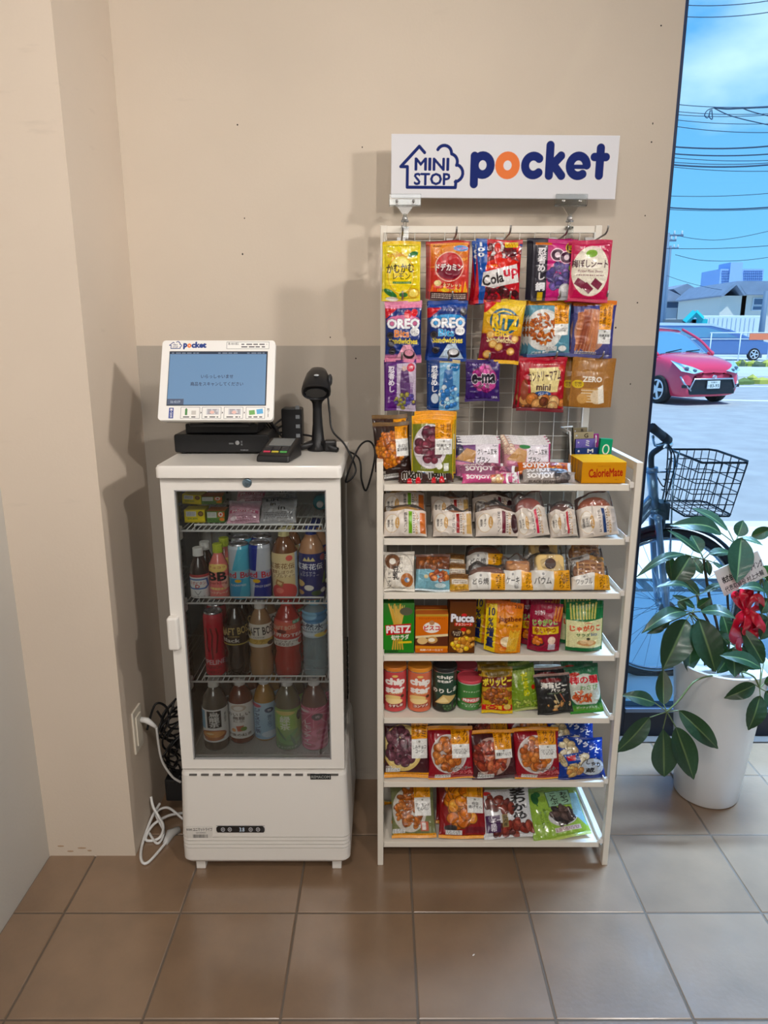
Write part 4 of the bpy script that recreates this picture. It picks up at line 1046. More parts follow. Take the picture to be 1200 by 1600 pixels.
    b.lathe([(.0115, 0), (.0115, .002), (.009, .004), (.0075, .004), (.007, .0055), (.001, .006)], 24, M=Mk); b.box(-.3345, -.3265, YF - .0068, YF - .0055, 1.1025, 1.1055)
    shade_auto(b.o('lock', mat('lock_chrome', (150, 175, 190), .2, metal=.9), door))
    # badge, display, stickers on the housing
    def plate(name, px0, py0, px1, py1, fn, m=PAPER, Y=1.664, th=.001, res=1300):
        a = P(px0, py0, Y); c = P(px1, py1, Y); cv = Cv(c.x - a.x, a.z - c.z, res); fn(cv)
        o = box_mesh(name, cv, th, (60, 60, 60), (60, 60, 60), m, root); o.location = ((a.x + c.x) / 2, Y - th, c.z); return o
    plate('badge', 485, 1209, 517, 1217, lambda c: c.fill((34, 36, 36)).t('REMACOM', .5, .5, .88, .5, (170, 172, 168), bold=1), Y=1.6695, th=.003)
    def disp(c):
        c.fill((228, 224, 217)); c.ell(.05, .5, .05, .5, (16, 17, 20)); c.ell(.95, .5, .05, .5, (16, 17, 20)); c.rect(.05, 0, .95, 1, (16, 17, 20))
        for x in (.14, .28, .71, .86): c.ring(x, .5, .034, .27, .014, (190, 190, 195)); c.ell(x, .5, .01, .12, (190, 190, 195))
        c.t('3.8', .53, .5, .1, .6, (215, 235, 255), bold=2)
    b = B(); a = P(338, 1290, 1.6655); c_ = P(414, 1300, 1.6655)
    cv = Cv(c_.x - a.x, a.z - c_.z, 1300); disp(cv)
    o = box_mesh('temperature_display', cv, .0025, (16, 17, 20), (16, 17, 20), mat('display_face', attr=True, rough=.15, coat=.5), root); o.location = ((a.x + c_.x) / 2, 1.6625, c_.z)
    def stk(c):
        c.fill((226, 222, 215)); c.t('株式会社', .12, .22, .22, .2, (40, 40, 40), bold=1); c.t('ユニマットライフ', .62, .22, .72, .3, (30, 30, 30), bold=2, rot=0)
        c.t('QC009001', .55, .52, .38, .14, (50, 50, 50)); R = random.Random(3); x = .24
        while x < .8: w_ = R.choice([.006, .012, .018]); c.rect(x, .66, x + w_, .98, (40, 40, 40)); x += w_ + R.choice([.008, .014])
    plate('asset_sticker', 291, 1292, 333, 1309, stk, Y=1.6655, th=.0015)
    b = B()
    for k in range(9):
        for j in range(2): b.box(FX1 - .0095 + .0, FX1 - .0045, 1.985 + j * .03, 2.000 + j * .03, .36 + k * .022, .372 + k * .022)
    b.o('side_grille', BLACK, root)
    return root
build_fridge()

def wire_shelf(z, label, idx):
    root = thing('wire_shelf', label, 'shelf', group='wire shelves in the drinks fridge'); root.rotation_mode = 'XYZ'
    w = mat('white_wire', (222, 222, 218), .35)
    x0, x1, y0, y1 = FX0 + .030, FX1 - .034, 1.722, 2.02
    b = B(); b.tube([(x0, y0, z), (x0, y1, z), (x1, y1, z), (x1, y0, z)], .0028, 8, closed=True)
    b.tube([(x0 + .035, y0, z), (x0 + .035, y0, z + .016), (x1 - .015, y0, z + .016), (x1 - .015, y0, z)], .0024, 8)
    b.tube([(x0, y0 + .14, z), (x1, y0 + .14, z)], .0025, 6)
    b.o('shelf_frame', w, root, True)
    c = B()
    for k in range(26): x = x0 + .012 + k * (x1 - x0 - .024) / 25; c.tube([(x, y0, z + .0005), (x, y1, z + .0005)], .0014, 5)
    c.o('shelf_wires', w, root, True)
    for x, s in ((FX0 + .024, 1), (FX1 - .024, -1)):
        k = B(); k.box(x - .006 * s if s > 0 else x - .004, x + .004 if s > 0 else x + .006, y0 + .004, y0 + .022, z - .026, z + .008)
        bevel(k.o('clip_bracket', WPLAS, root), .002)
SZ = (.972, .778, .556)
wire_shelf(SZ[0], 'top white wire shelf in the fridge, under the small drink cartons', 0)
wire_shelf(SZ[1], 'middle white wire shelf in the fridge, under the energy drink cans', 1)
wire_shelf(SZ[2], 'lowest white wire shelf in the fridge, under the coffee bottles', 2)

# ---------------------------------------------------------------- drinks
GR = 'drinks in the glass fridge'
BH = ', half hidden directly behind it'
def L_dark(c):
    c.fill((240, 242, 240)).rect(0, 0, 1, .12, (200, 40, 40)).poly([(.12, .18), (.88, .18), (.94, .5), (.8, .62), (.2, .62), (.06, .5)], (30, 110, 190))
    c.poly([(.2, .24), (.8, .24), (.84, .48), (.74, .56), (.26, .56), (.16, .48)], (246, 248, 246)); c.t('リポビタン', .5, .36, .56, .14, (210, 40, 50), bold=2).t('D', .5, .5, .14, .13, (210, 40, 50), bold=3)
    c.line([(.4, .7), (.5, .86), (.6, .7)], .02, (120, 120, 125)); c.t('TAURINE', .5, .93, .5, .06, (90, 90, 90))
def L_bb(c):
    c.fill((242, 110, 96)); c.ell(.5, .12, .4, .12, (250, 210, 90)); c.ell(.85, .55, .3, .25, (246, 90, 90)); c.ell(.85, .55, .22, .18, (252, 170, 140)); c.ell(.08, .75, .2, .2, (240, 80, 96))
    c.t('チョコラ', .5, .1, .6, .06, (200, 40, 40), bold=1).t('BB', .5, .36, .62, .24, (20, 20, 24), bold=4).t('Sparkling', .5, .56, .7, .1, (170, 30, 40), bold=1).t('栄養機能食品', .5, .72, .6, .07, (250, 236, 120), bold=1).t('ピンクグレープ', .5, .84, .7, .07, (255, 240, 200), bold=1)
def L_rbs(c):
    c.fill((90, 190, 218)); c.poly([(0, 0), (.55, 0), (.3, .5), (0, .5)], (196, 206, 216)); c.poly([(.55, 0), (1, 0), (1, .5), (.5, .5)], (100, 196, 222)); c.poly([(.3, .5), (.7, .5), (.5, 1), (.1, 1)], (60, 160, 206))
    c.rect(0, .45, 1, .6, (150, 200, 216)); c.t('Red Bull', .5, .53, .98, .11, (206, 30, 50), bold=2); c.ell(.5, .64, .1, .03, (240, 190, 40)); c.t('SUGARFREE', .5, .72, .5, .04, (240, 245, 248))
def L_rb(c):
    c.fill((24, 50, 150)); c.poly([(.5, 0), (1, 0), (1, .5), (.42, .5)], (196, 202, 212)); c.poly([(0, .62), (.4, .62), (.3, 1), (0, 1)], (196, 202, 212)); c.rect(0, .46, 1, .6, (170, 180, 205)); c.t('Red Bull', .5, .53, .98, .11, (206, 30, 50), bold=2)
    c.ell(.42, .645, .12, .035, (240, 190, 40)); c.t('ENERGY DRINK', .6, .74, .6, .04, (230, 235, 240))
def L_tea1(c):
    c.fill((226, 200, 140)).vgrad(0, .5, (216, 190, 130), (236, 214, 160)); c.rect(.82, 0, 1, 1, (170, 190, 206)); c.ell(.66, .1, .09, .06, (222, 70, 50)); c.t('紅茶花伝', .44, .27, .7, .12, (130, 84, 40), bold=1).t('濃厚しぼりの\nアップルティー', .46, .44, .68, .16, (136, 90, 48), bold=1)
    c.ell(.52, .84, .36, .2, (214, 50, 44)); c.ell(.4, .8, .1, .06, (236, 110, 90)); c.rect(.3, .58, .5, .7, (180, 120, 60), rot=20); c.rect(.34, .61, .46, .67, (236, 200, 130), rot=20)
def L_tea2(c):
    c.fill((24, 38, 110)); c.ell(.85, .1, .1, .07, (160, 60, 70)); c.poly([(.3, .16), (.36, .08), (.42, .14), (.46, .06), (.5, .14), (.56, .08), (.62, .16)], (214, 196, 130)); c.t('紅茶花伝', .45, .28, .74, .13, (232, 236, 244), bold=1).t('ロイヤル\nミルクティー', .46, .44, .5, .11, (206, 212, 230))
    c.poly([(.8, .66), (.92, .38), (1, .66)], (96, 130, 70)); c.ell(.2, .66, .14, .07, (206, 176, 100)); c.ell(.45, .74, .12, .06, (226, 222, 210)); c.ell(.65, .86, .14, .06, (60, 84, 50)); c.ell(.2, .86, .12, .05, (190, 150, 80)); c.ell(.85, .82, .1, .05, (230, 226, 214))
def L_mon(c):
    c.fill((214, 44, 66)); c.vgrad(0, .2, (226, 80, 96), (214, 44, 66))
    for dx, l in ((-.17, .0), (0, .12), (.17, .02)):
        c.line([(.5 + dx - .03, .22), (.5 + dx + .02, .34), (.5 + dx - .02, .5), (.5 + dx * .7, .58 + l)], .055, (120, 14, 34))
    c.t('PIPELINE', .5, .76, .8, .07, (240, 200, 210), bold=1).t('PUNCH', .5, .84, .5, .05, (110, 12, 30), bold=1); c.t('ENERGY', .5, .92, .5, .05, (110, 12, 30), bold=1)
def L_boss(dark):
    def f(c):
        if dark: c.fill((52, 44, 36)); a, b_ = (208, 178, 96), (224, 220, 210); c.rect(0, .92, 1, .97, (196, 176, 60))
        else: c.fill((236, 230, 214)); a, b_ = (44, 40, 40), (168, 130, 20); c.rect(0, .64, 1, .86, (216, 178, 60)); c.ell(.1, .7, .1, .1, (110, 70, 30)); c.ell(.84, .84, .12, .1, (90, 60, 30))
        c.t('CRAFT BOSS', .5, .3, .98, .34, a, bold=2, rot=-4); c.ell(.2, .42, .1, .14, (186, 166, 110) if dark else (196, 176, 110)); c.ell(.2, .42, .05, .08, a)
        c.t('Black' if dark else 'ラテ', .4 if dark else .5, .75, .5 if dark else .3, .18, b_, bold=1); c.t('COFFEE', .5, .56, .3, .07, a)
    return f
def L_redtea(c):
    c.fill((216, 60, 50)); c.ell(.4, .3, .4, .25, (228, 90, 60)); c.rect(.68, .02, .96, .14, (60, 160, 110)); c.t('紅茶', .8, .08, .2, .08, (240, 240, 235)); c.t('CRAFT BOSS', .42, .28, .66, .14, (238, 196, 160), bold=1, rot=-3); c.ell(.4, .42, .12, .08, (120, 40, 30))
    c.t('世界のTEA', .5, .56, .9, .15, (250, 236, 226), bold=2); c.rect(0, .72, 1, 1, (240, 232, 222)); c.t('フルーツティーの\n上品な甘さ', .45, .86, .74, .2, (96, 40, 34), bold=1); c.ell(.92, .85, .12, .12, (222, 60, 50))
def L_water(c):
    c.fill((206, 226, 236)); c.ell(.5, .02, .7, .42, (60, 140, 196)); c.ell(.3, .12, .3, .2, (120, 186, 222)); c.t('天然水', .4, .56, .72, .24, (24, 60, 100), bold=2).t('スパークリング', .46, .76, .6, .08, (50, 90, 130), bold=1); c.ell(.72, .88, .2, .08, (232, 208, 80)); c.ell(.9, .84, .1, .05, (210, 140, 50))
def L_oolong(c):
    c.fill((238, 238, 236)); c.rect(.06, .04, .3, .6, (110, 176, 216)); c.rect(.36, .05, .72, .56, (34, 34, 38)); c.vt('烏龍茶', .54, .31, .26, .46, (236, 236, 232), bold=2); c.vt('黒烏龍茶', .84, .3, .08, .3, (60, 60, 60))
    c.ell(.5, .78, .36, .15, (170, 84, 30)); c.ell(.5, .76, .3, .10, (226, 150, 60)); c.ell(.42, .74, .1, .03, (246, 210, 150)); c.ell(.5, .9, .28, .05, (190, 110, 50))
def L_wh(c):
    c.fill((240, 236, 230)); c.ell(.5, .12, .2, .09, (208, 190, 170)); c.ell(.5, .13, .12, .06, (240, 236, 230)); c.t('おいしい\n無糖', .5, .36, .6, .2, (96, 76, 66), bold=1).t('紅茶', .5, .5, .3, .08, (120, 96, 84)); c.poly([(.42, .64), (.62, .62), (.6, .78), (.46, .79)], (206, 96, 50)); c.ell(.62, .72, .08, .06, (120, 150, 60)); c.ell(.36, .76, .06, .05, (226, 150, 70))
    c.t('午後の紅茶', .5, .89, .66, .08, (90, 60, 40), bold=1)
def L_jas(c):
    c.fill((150, 192, 222)); c.vgrad(0, .5, (176, 208, 230), (150, 192, 222)); c.ell(.25, .08, .2, .05, (206, 80, 110)); c.ell(.68, .2, .14, .07, (40, 70, 110)); c.t('香', .68, .2, .12, .06, (230, 236, 240)); c.vt('ジャスミン茶', .3, .5, .24, .68, (28, 50, 96), bold=2); c.vt('香り立つ', .68, .5, .14, .34, (60, 96, 140), bold=1); c.ell(.7, .86, .26, .09, (200, 222, 238)); c.ell(.2, .93, .2, .05, (120, 170, 210))
def L_green(c):
    c.fill((120, 170, 50)); c.vgrad(.4, 1, (130, 180, 50), (40, 110, 40)); c.rect(.1, .06, .78, .5, (150, 196, 60)); c.ell(.46, .1, .26, .05, (226, 206, 90)); c.vt('緑茶', .46, .34, .26, .34, (232, 240, 214), bold=2); c.ell(.86, .2, .1, .12, (34, 60, 34))
    for x, y, a in ((.3, .72, 30), (.6, .66, -40), (.5, .82, 10), (.8, .78, -20), (.15, .84, 60)): c.ell(x, y, .26, .045, (90, 160, 60), rot=a)
    for x, y, a in ((.35, .62, 50), (.66, .8, 70)): c.ell(x, y, .2, .03, (40, 110, 44), rot=a)
    c.t('ティーバッグ', .5, .94, .5, .05, (220, 235, 200))
def L_pink(c):
    c.fill((206, 60, 110))
    for a in range(12): c.line([(.5, .1), (.5 + .7 * math.cos(a * .52), .12 + .35 * math.sin(a * .52))], .02, (236, 130, 160))
    for x, y in ((.7, .6), (.2, .7), (.8, .85), (.4, .9)): c.ell(x, y, .26, .1, (226, 90, 140)); c.ell(x, y, .14, .05, (190, 40, 96))
    c.ell(.6, .22, .14, .08, (70, 30, 50)); c.t('香', .6, .22, .12, .06, (236, 200, 214)); c.vt('レモンティー', .34, .6, .2, .56, (250, 226, 234), bold=1); c.vt('アールグレイ', .62, .56, .12, .4, (120, 20, 60)); c.ell(.25, .1, .16, .03, (240, 200, 210))

z1, z2, z3 = SZ[0] + .003, SZ[1] + .003, SZ[2] + .003; z4 = .3348
bottle('dark tonic bottle with white cap and blue label, front left of fridge', 297, 326, 855, 924, 1.763, z2, (52, 32, 24), (226, 226, 222), L_dark, 'small', group=GR, lr=(.03, .50),
       behind=['dark tonic bottle with white cap behind the blue labelled one'], capw=.55)
bottle('pink vitamin drink bottle with yellow green cap marked BB', 327, 357, 849, 924, 1.763, z2, (226, 120, 110), (176, 190, 50), L_bb, 'small', group=GR, lr=(.03, .66), capw=.52,
       behind=['second yellow green capped pink bottle behind the BB bottle'])
can('pale cyan and silver energy drink can with red lettering', 358, 391, 845, 924, 1.763, z2, L_rbs, GR, ['upper pale cyan energy can standing behind the front cyan one'], (100, 190, 216))
can('dark blue and silver energy drink can with red lettering', 390, 424, 843, 924, 1.763, z2, L_rb, GR, ['dark blue energy can standing behind the front dark blue one'], (24, 50, 150))
bottle('apple tea bottle with cream cap and pale gold label', 425, 465, 825, 924, 1.763, z2, (110, 70, 44), (216, 206, 150), L_tea1, 'square', group=GR, lr=(.02, .68), behind=['apple tea bottle behind the gold labelled front one'], labback=(190, 170, 120))
bottle('milk tea bottle with dark blue cap and navy label', 467, 507, 822, 922, 1.763, z2, (176, 130, 96), (28, 56, 130), L_tea2, 'square', group=GR, lr=(.02, .66), behind=['milk tea bottle behind the navy labelled front one'], labback=(24, 38, 110))
can('tall red energy drink can with claw marks on second lowest shelf', 320, 351, 950, 1043, 1.768, z3, L_mon, GR, ['red energy drink can just behind the tall clawed one'], (200, 40, 60), name='drink_can')
bottle('black coffee bottle with dark label on the coffee shelf', 350, 389, 935, 1045, 1.768, z3, (34, 24, 20), (30, 28, 28), L_boss(True), 'waist', group=GR, lr=(.44, .70), behind=['black coffee bottle behind the front dark labelled one'], labback=(52, 44, 36))
bottle('milky latte bottle with white cap and cream label', 389, 427, 937, 1045, 1.768, z3, (166, 130, 92), (228, 226, 220), L_boss(False), 'waist', group=GR, lr=(.42, .72), behind=['latte bottle behind the cream labelled front one'], labback=(236, 230, 214))
bottle('red fruit tea bottle with red cap', 428, 471, 931, 1045, 1.768, z3, (176, 48, 40), (214, 50, 50), L_redtea, 'waist', group=GR, lr=(.42, .74), behind=['red fruit tea bottle behind the front red capped one'], labback=(216, 60, 50))
wm_ = mat('water_bottle', (206, 226, 232), .06, trans=.75, ior=1.2, coat=.3)
bottle('clear ribbed water bottle with pale blue cap', 472, 512, 931, 1046, 1.768, z3, (200, 220, 228), (110, 176, 206), L_water, 'ribbed', mt=wm_, group=GR, lr=(.52, .84), behind=['clear water bottle behind the front ribbed one'], labback=(180, 210, 226))
bottle('oolong tea bottle with white label and black characters, bottom left', 317, 356, 1060, 1184, 1.775, z4, (92, 84, 74), (226, 224, 218), L_oolong, 'square', group=GR, lr=(.14, .62), behind=['oolong tea bottle behind the front left one'], labback=(200, 216, 226))
bottle('brown unsweetened tea bottle with tall cream label', 357, 396, 1058, 1173, 1.81, z4, (110, 52, 34), (224, 222, 218), L_wh, 'square', group=GR, lr=(.10, .66), behind=['unsweetened tea bottle behind the cream labelled one'], labback=(236, 232, 226))
bottle('jasmine tea bottle with pale blue label', 397, 431, 1057, 1171, 1.82, z4, (176, 130, 60), (222, 222, 220), L_jas, 'square', group=GR, lr=(.04, .64), behind=['jasmine tea bottle behind the pale blue labelled one'], labback=(150, 192, 222))
bottle('green tea bottle with leafy green label', 430, 470, 1058, 1183, 1.775, z4, (104, 96, 70), (228, 226, 222), L_green, 'square', group=GR, lr=(.03, .62), behind=['green tea bottle behind the leafy labelled one'], labback=(60, 120, 40))
bottle('lemon tea bottle with magenta flower label, bottom right', 471, 512, 1057, 1182, 1.775, z4, (110, 70, 56), (228, 224, 222), L_pink, 'square', group=GR, lr=(.03, .64), behind=['lemon tea bottle behind the magenta labelled one'], labback=(196, 56, 104))
# top shelf
def K_y(c): c.fill((226, 206, 50)).rect(.1, .12, .58, .5, (240, 240, 234)).speck(.14, .16, .54, .46, (90, 110, 150), 4).ell(.8, .3, .13, .2, (90, 60, 30)).ell(.8, .3, .08, .12, (150, 110, 60)).t('豆乳飲料', .4, .68, .5, .14, (60, 110, 60), bold=1).rect(0, .84, 1, 1, (200, 180, 40))
def K_g(c): c.fill((90, 130, 60)).rect(.05, .1, .55, .55, (238, 238, 232)).speck(.08, .14, .52, .5, (100, 110, 100), 4).rect(.62, .1, 1, .5, (226, 110, 50)).ell(.78, .28, .12, .2, (240, 236, 226)).ell(.78, .28, .06, .1, (210, 60, 40)).ell(.84, .7, .14, .14, (226, 130, 50)).t('TOCCI', .4, .78, .55, .2, (40, 60, 40), bold=2)
G2 = 'small drink cartons on the top fridge shelf'
make_box('drink_carton', 'yellow soy drink carton, upper one of the two on the left', 'carton', (284, 314, 773, 798), 1.80, K_y, z1 + .047, .05, (196, 176, 44), (216, 200, 70), group=G2, yaw=-4, roll=3)
make_box('drink_carton', 'yellow soy drink carton, lower one of the two on the left', 'carton', (288, 320, 797, 821), 1.79, K_y, z1, .05, (196, 176, 44), (216, 200, 70), group=G2)
make_box('drink_carton', 'green and orange vegetable drink carton, upper of the pair', 'carton', (315, 347, 776, 799), 1.80, K_g, z1 + .047, .05, (80, 116, 54), (200, 120, 60), group=G2, yaw=3)
make_box('drink_carton', 'green and orange vegetable drink carton, lower of the pair', 'carton', (323, 351, 799, 821), 1.79, K_g, z1, .05, (80, 116, 54), (200, 120, 60), group=G2)
def K_pk(c): c.fill((214, 168, 184)).vgrad(0, .4, (200, 190, 200), (222, 160, 180)).rect(.05, .48, .95, .6, (196, 96, 128)).t('PROTEIN', .5, .54, .7, .09, (245, 235, 238), bold=2).speck(.1, .7, .9, .92, (150, 96, 116), 3).ell(.2, .8, .1, .08, (240, 220, 226))
def K_sv(c): c.fill((172, 172, 174)).vgrad(0, .5, (90, 92, 98), (190, 190, 192)).t('LIFE\nin', .35, .26, .4, .3, (30, 30, 34), bold=3).speck(.1, .62, .9, .85, (90, 90, 94), 4).t('in', .6, .5, .2, .12, (40, 40, 44), bold=1)
make_pouch('jelly_pouch', 'pink and white jelly drink pouch lying on the top fridge shelf', 'pouch', (356, 407, 783, 821), 1.78, K_pk, z1, 42, .03, 'pillow', group='jelly pouches in the fridge', m=FOIL, behind=[(.01, .07, .03, 'pink jelly drink pouch tucked behind the front pink pouch')])
make_pouch('jelly_pouch', 'silver grey jelly drink pouch with black lettering in the fridge', 'pouch', (407, 464, 777, 821), 1.78, K_sv, z1, 42, .03, 'pillow', group='jelly pouches in the fridge', m=FOIL, behind=[(-.005, .07, .03, 'silver jelly drink pouch tucked behind the front silver one')])
# teal bottle lying with its cap towards the door
root = bottle('teal bottle lying on its side with white cap facing the door', 480, 506, 776, 900, 1.79, z1, (60, 160, 176), (226, 230, 228), None, 'square', group=GR)
root.rotation_mode = 'XYZ'; root.location = (-.176, 1.96, z1 + .024); root.rotation_euler = (math.radians(90), 0, 0)

# ================================================================== TILL ON THE FRIDGE
def pocket_logo(c, x, y, w, h, k=1.0):
    """house mark plus the rounded word; box in fractions"""
    nv = (28, 58, 130)
    def q(a, b_): return (x + a * w, y + b_ * h)
    lw = .0125 * w * k
    c.line([q(.115, .15), q(.09, .045), q(.0, .5), q(.04, .5), q(.04, .97), q(.265, .97), q(.268, .86)], lw, nv)
    arc = []
    for (cx, cy, r, a0, a1) in ((.205, .12, .035, 200, 330), (.232, .27, .03, 270, 400), (.262, .55, .034, 285, 450)):
        for i in range(7): a = math.radians(a0 + (a1 - a0) * i / 6); arc.append(q(cx + r * math.cos(a), cy + r * math.sin(a) * (w * c.nx) / (h * c.ny)))
    c.line(arc[:7], lw, nv); c.line(arc[6:14], lw, nv); c.line(arc[13:] + [q(.268, .86)], lw, nv)
    return nv, q
def build_monitor():
    root = thing('touch_monitor', 'white framed touch screen showing pale blue greeting on black base', 'monitor'); root.rotation_mode = 'XYZ'
    W, H, tilt = .282, .2086, 25
    cv = Cv(W, H, 2200, (236, 234, 230)); r = .02
    # bezel artwork
    nv, q = pocket_logo(cv, .065, .022, .36, .085, 1.5)
    x, y, w, h = .065, .022, .36, .085
    cv.t('MINI\nSTOP', .065 + .145 * .36, .022 + .6 * .085, .13 * .36, .58 * .085, (60, 70, 110), bold=2)
    cv.t('p', .205, .076, .028, .066, nv, bold=8); cv.t('o', .240, .068, .030, .046, (236, 128, 60), bold=8)
    cv.t('cket', .325, .060, .125, .066, nv, bold=8)
    cv.rect(.57, .02, .945, .11, (60, 60, 62)); cv.rect(.573, .024, .942, .106, (240, 238, 234)); cv.t('問い合わせ窓口', .63, .045, .09, .03, (40, 40, 40), bold=1).speck(.7, .035, .925, .10, (90, 90, 90), 2)
    cv.rect(.07, .14, .935, .82, (28, 30, 36))
    for i, x0 in enumerate((.20, .385, .575, .765)):
        cv.rect(x0 - .003, .836, x0 + .163, .978, (60, 60, 62)); cv.rect(x0, .840, x0 + .16, .974, (238, 236, 232))
        cv.speck(x0 + .02, .945, x0 + .14, .97, (60, 60, 60), 1, i)
        if i < 3: cv.poly([(x0 + .17, .89), (x0 + .18, .905), (x0 + .17, .92)], (40, 40, 40))
    cv.rect(.235, .86, .255, .935, (70, 130, 70)); cv.rect(.24, .85, .25, .86, (60, 100, 60)); cv.rect(.29, .88, .33, .93, (200, 196, 190))
    for x0 in (.42, .61): cv.rect(x0, .855, x0 + .11, .93, (206, 206, 210)).speck(x0 + .01, .86, x0 + .1, .925, (130, 120, 130), 4, int(x0 * 9)); cv.ell(x0 + .05, .90, .02, .02, (232, 190, 180))
    cv.rect(.79, .875, .84, .93, (110, 170, 90), rot=-6); cv.rect(.855, .86, .91, .92, (90, 170, 220), rot=-8)
    cv.rect(.095, .845, .135, .975, (30, 60, 140)); cv.vt('購入方法', .115, .91, .022, .11, (240, 240, 240), bold=1); cv.t('完\n了', .955, .88, .022, .06, (30, 30, 30), bold=2); cv.line([(.955, .92), (.955, .955)], .005, (30, 30, 30))
    b = B(); M = Matrix.Identity(4)
    # rounded body
    bd = B(); bd.prism(rpoly(-W / 2, W / 2, 0, H, .010, 5), 0.0015, .016); bez_ = bd.o('bezel', mat('monitor_white', (236, 234, 230), .35), root); bevel(bez_, .0015)
    bd = B(); bd.prism(rpoly(-W / 2 + .004, W / 2 - .004, .006, H - .004, .010, 5), .016, .040); bevel(bd.o('rear_case', BLACK, root), .004, 2)
    o = box_mesh('front_print', cv, .001, (236, 234, 230), (236, 234, 230), mat('monitor_print', attr=True, rough=.35), root)
    # trim print plate corners by clipping to the rounded outline
    me = o.data; n = len(me.vertices); co = np.zeros(n * 3, dtype=np.float32); me.vertices.foreach_get('co', co); co = co.reshape(-1, 3)
    X = np.abs(co[:, 0]) - (W / 2 - .010); Z = np.abs(co[:, 2] - H / 2) - (H / 2 - .010); m_ = (X > 0) & (Z > 0); d = np.hypot(X, Z); k = np.where(m_ & (d > .010), .010 / np.maximum(d, 1e-6), 1)
    co[:, 0] = np.where(m_, np.sign(co[:, 0]) * (W / 2 - .010 + X * k), co[:, 0]); co[:, 2] = np.where(m_, H / 2 + np.sign(co[:, 2] - H / 2) * (H / 2 - .010 + Z * k), co[:, 2])
    me.vertices.foreach_set('co', co.ravel())
    # screen
    sw, sh = W * .865 - .004, H * .68 - .004; sc = Cv(sw, sh, 2200, (96, 128, 162))
    sc.rect(0, 0, 1, .045, (44, 54, 70)).speck(.02, .01, .3, .04, (120, 130, 146), 1).speck(.5, .01, .7, .04, (120, 130, 146), 1).speck(.8, .01, .98, .04, (120, 130, 146), 1)
    sc.t('いらっしゃいませ', .5, .47, .33, .07, (56, 66, 84), bold=1).t('商品をスキャンしてください', .5, .61, .54, .075, (56, 66, 84), bold=1); sc.rect(0, .89, .17, 1, (74, 84, 104)).t('06:40:09', .085, .945, .1, .05, (150, 160, 176))
    scm = mat('lit_screen', attr=True, rough=.25, coat=.3, emit=.32)
    s = box_mesh('screen', sc, .001, (20, 20, 20), (20, 20, 20), scm, root); s.location = (0, -.0016, H * .18 + .002)
    root.location = (-.412, 1.735, 1.248); root.rotation_euler = (math.radians(-tilt), 0, 0)
    nk = B(); Mn = Matrix.Rotation(math.radians(tilt), 4, 'X'); nk.box(-.05, .05, .06, .10, -.020, .05, Mn); nk.box(-.075, .075, .04, .14, -.021, -.012, Mn); bevel(nk.o('neck', BLACK, root), .003)
    return root
build_monitor()
def build_base():
    root = thing('till_base', 'black till computer box under the touch screen with small round socket', 'till base'); root.rotation_mode = 'XYZ'
    x0, x1 = XP(272, 1.83, 1.17), XP(420, 1.83, 1.17); z = 1.1485
    p = B(); p.prism(rpoly(x0, x1, z + .004, z + .052, .006, 4), 1.832, 2.02); o = p.o('case', BLACK, root); bevel(o, .004, 3)
    p = B(); p.prism(rpoly(x0 + .028, x1 - .03, z + .052, z + .078, .004, 3), 1.845, 1.99); bevel(p.o('upper_tier', BLACK, root), .003)
    for x in (x0 + .02, x1 - .02):
        for y in (1.85, 2.0): B().lathe([(.008, 0), (.008, .0045)], 12, (x, y, z - .0002)).o('rubber_foot', BLACK, root)
    lx = XP(371, 1.832, 1.175)
    b = B(); Mk = Matrix.Translation((lx, 1.832, z + .030)) @ Matrix.Rotation(math.pi / 2, 4, 'X'); b.lathe([(.0055, 0), (.0055, .0012), (.004, .0018), (.001, .0018)], 20, M=Mk)
    shade_auto(b.o('power_button', mat('button_silver', (170, 172, 174), .3, metal=.7), root))
    cv = Cv(.05, .012, 1600, (24, 24, 26)); cv.t('POSIFLEX', .5, .5, .9, .55, (170, 172, 176), bold=2)
    o = box_mesh('maker_badge', cv, .0006, (24, 24, 26), (24, 24, 26), PAPER, root); o.scale = (.45, 1, .45); o.location = (lx + .018, 1.8315, z + .008)
    b = B(); b.box(lx - .022, lx - .010, 1.8314, 1.833, z + .026, z + .030); b.box(lx + .009, lx + .013, 1.8314, 1.833, z + .030, z + .035); b.box(lx + .009, lx + .013, 1.8314, 1.833, z + .023, z + .028); b.o('port', mat('port_grey', (110, 112, 114), .4), root)
    c = B(); c.tube(bez([(x0 + .02, 1.99, z + .03), (x0 - .02, 1.97, z + .035), (x0 - .018, 1.93, z + .022), (x0 + .002, 1.90, z + .02)], 6), .004, 8); c.o('side_latch', BLACK, root, True)
build_base()
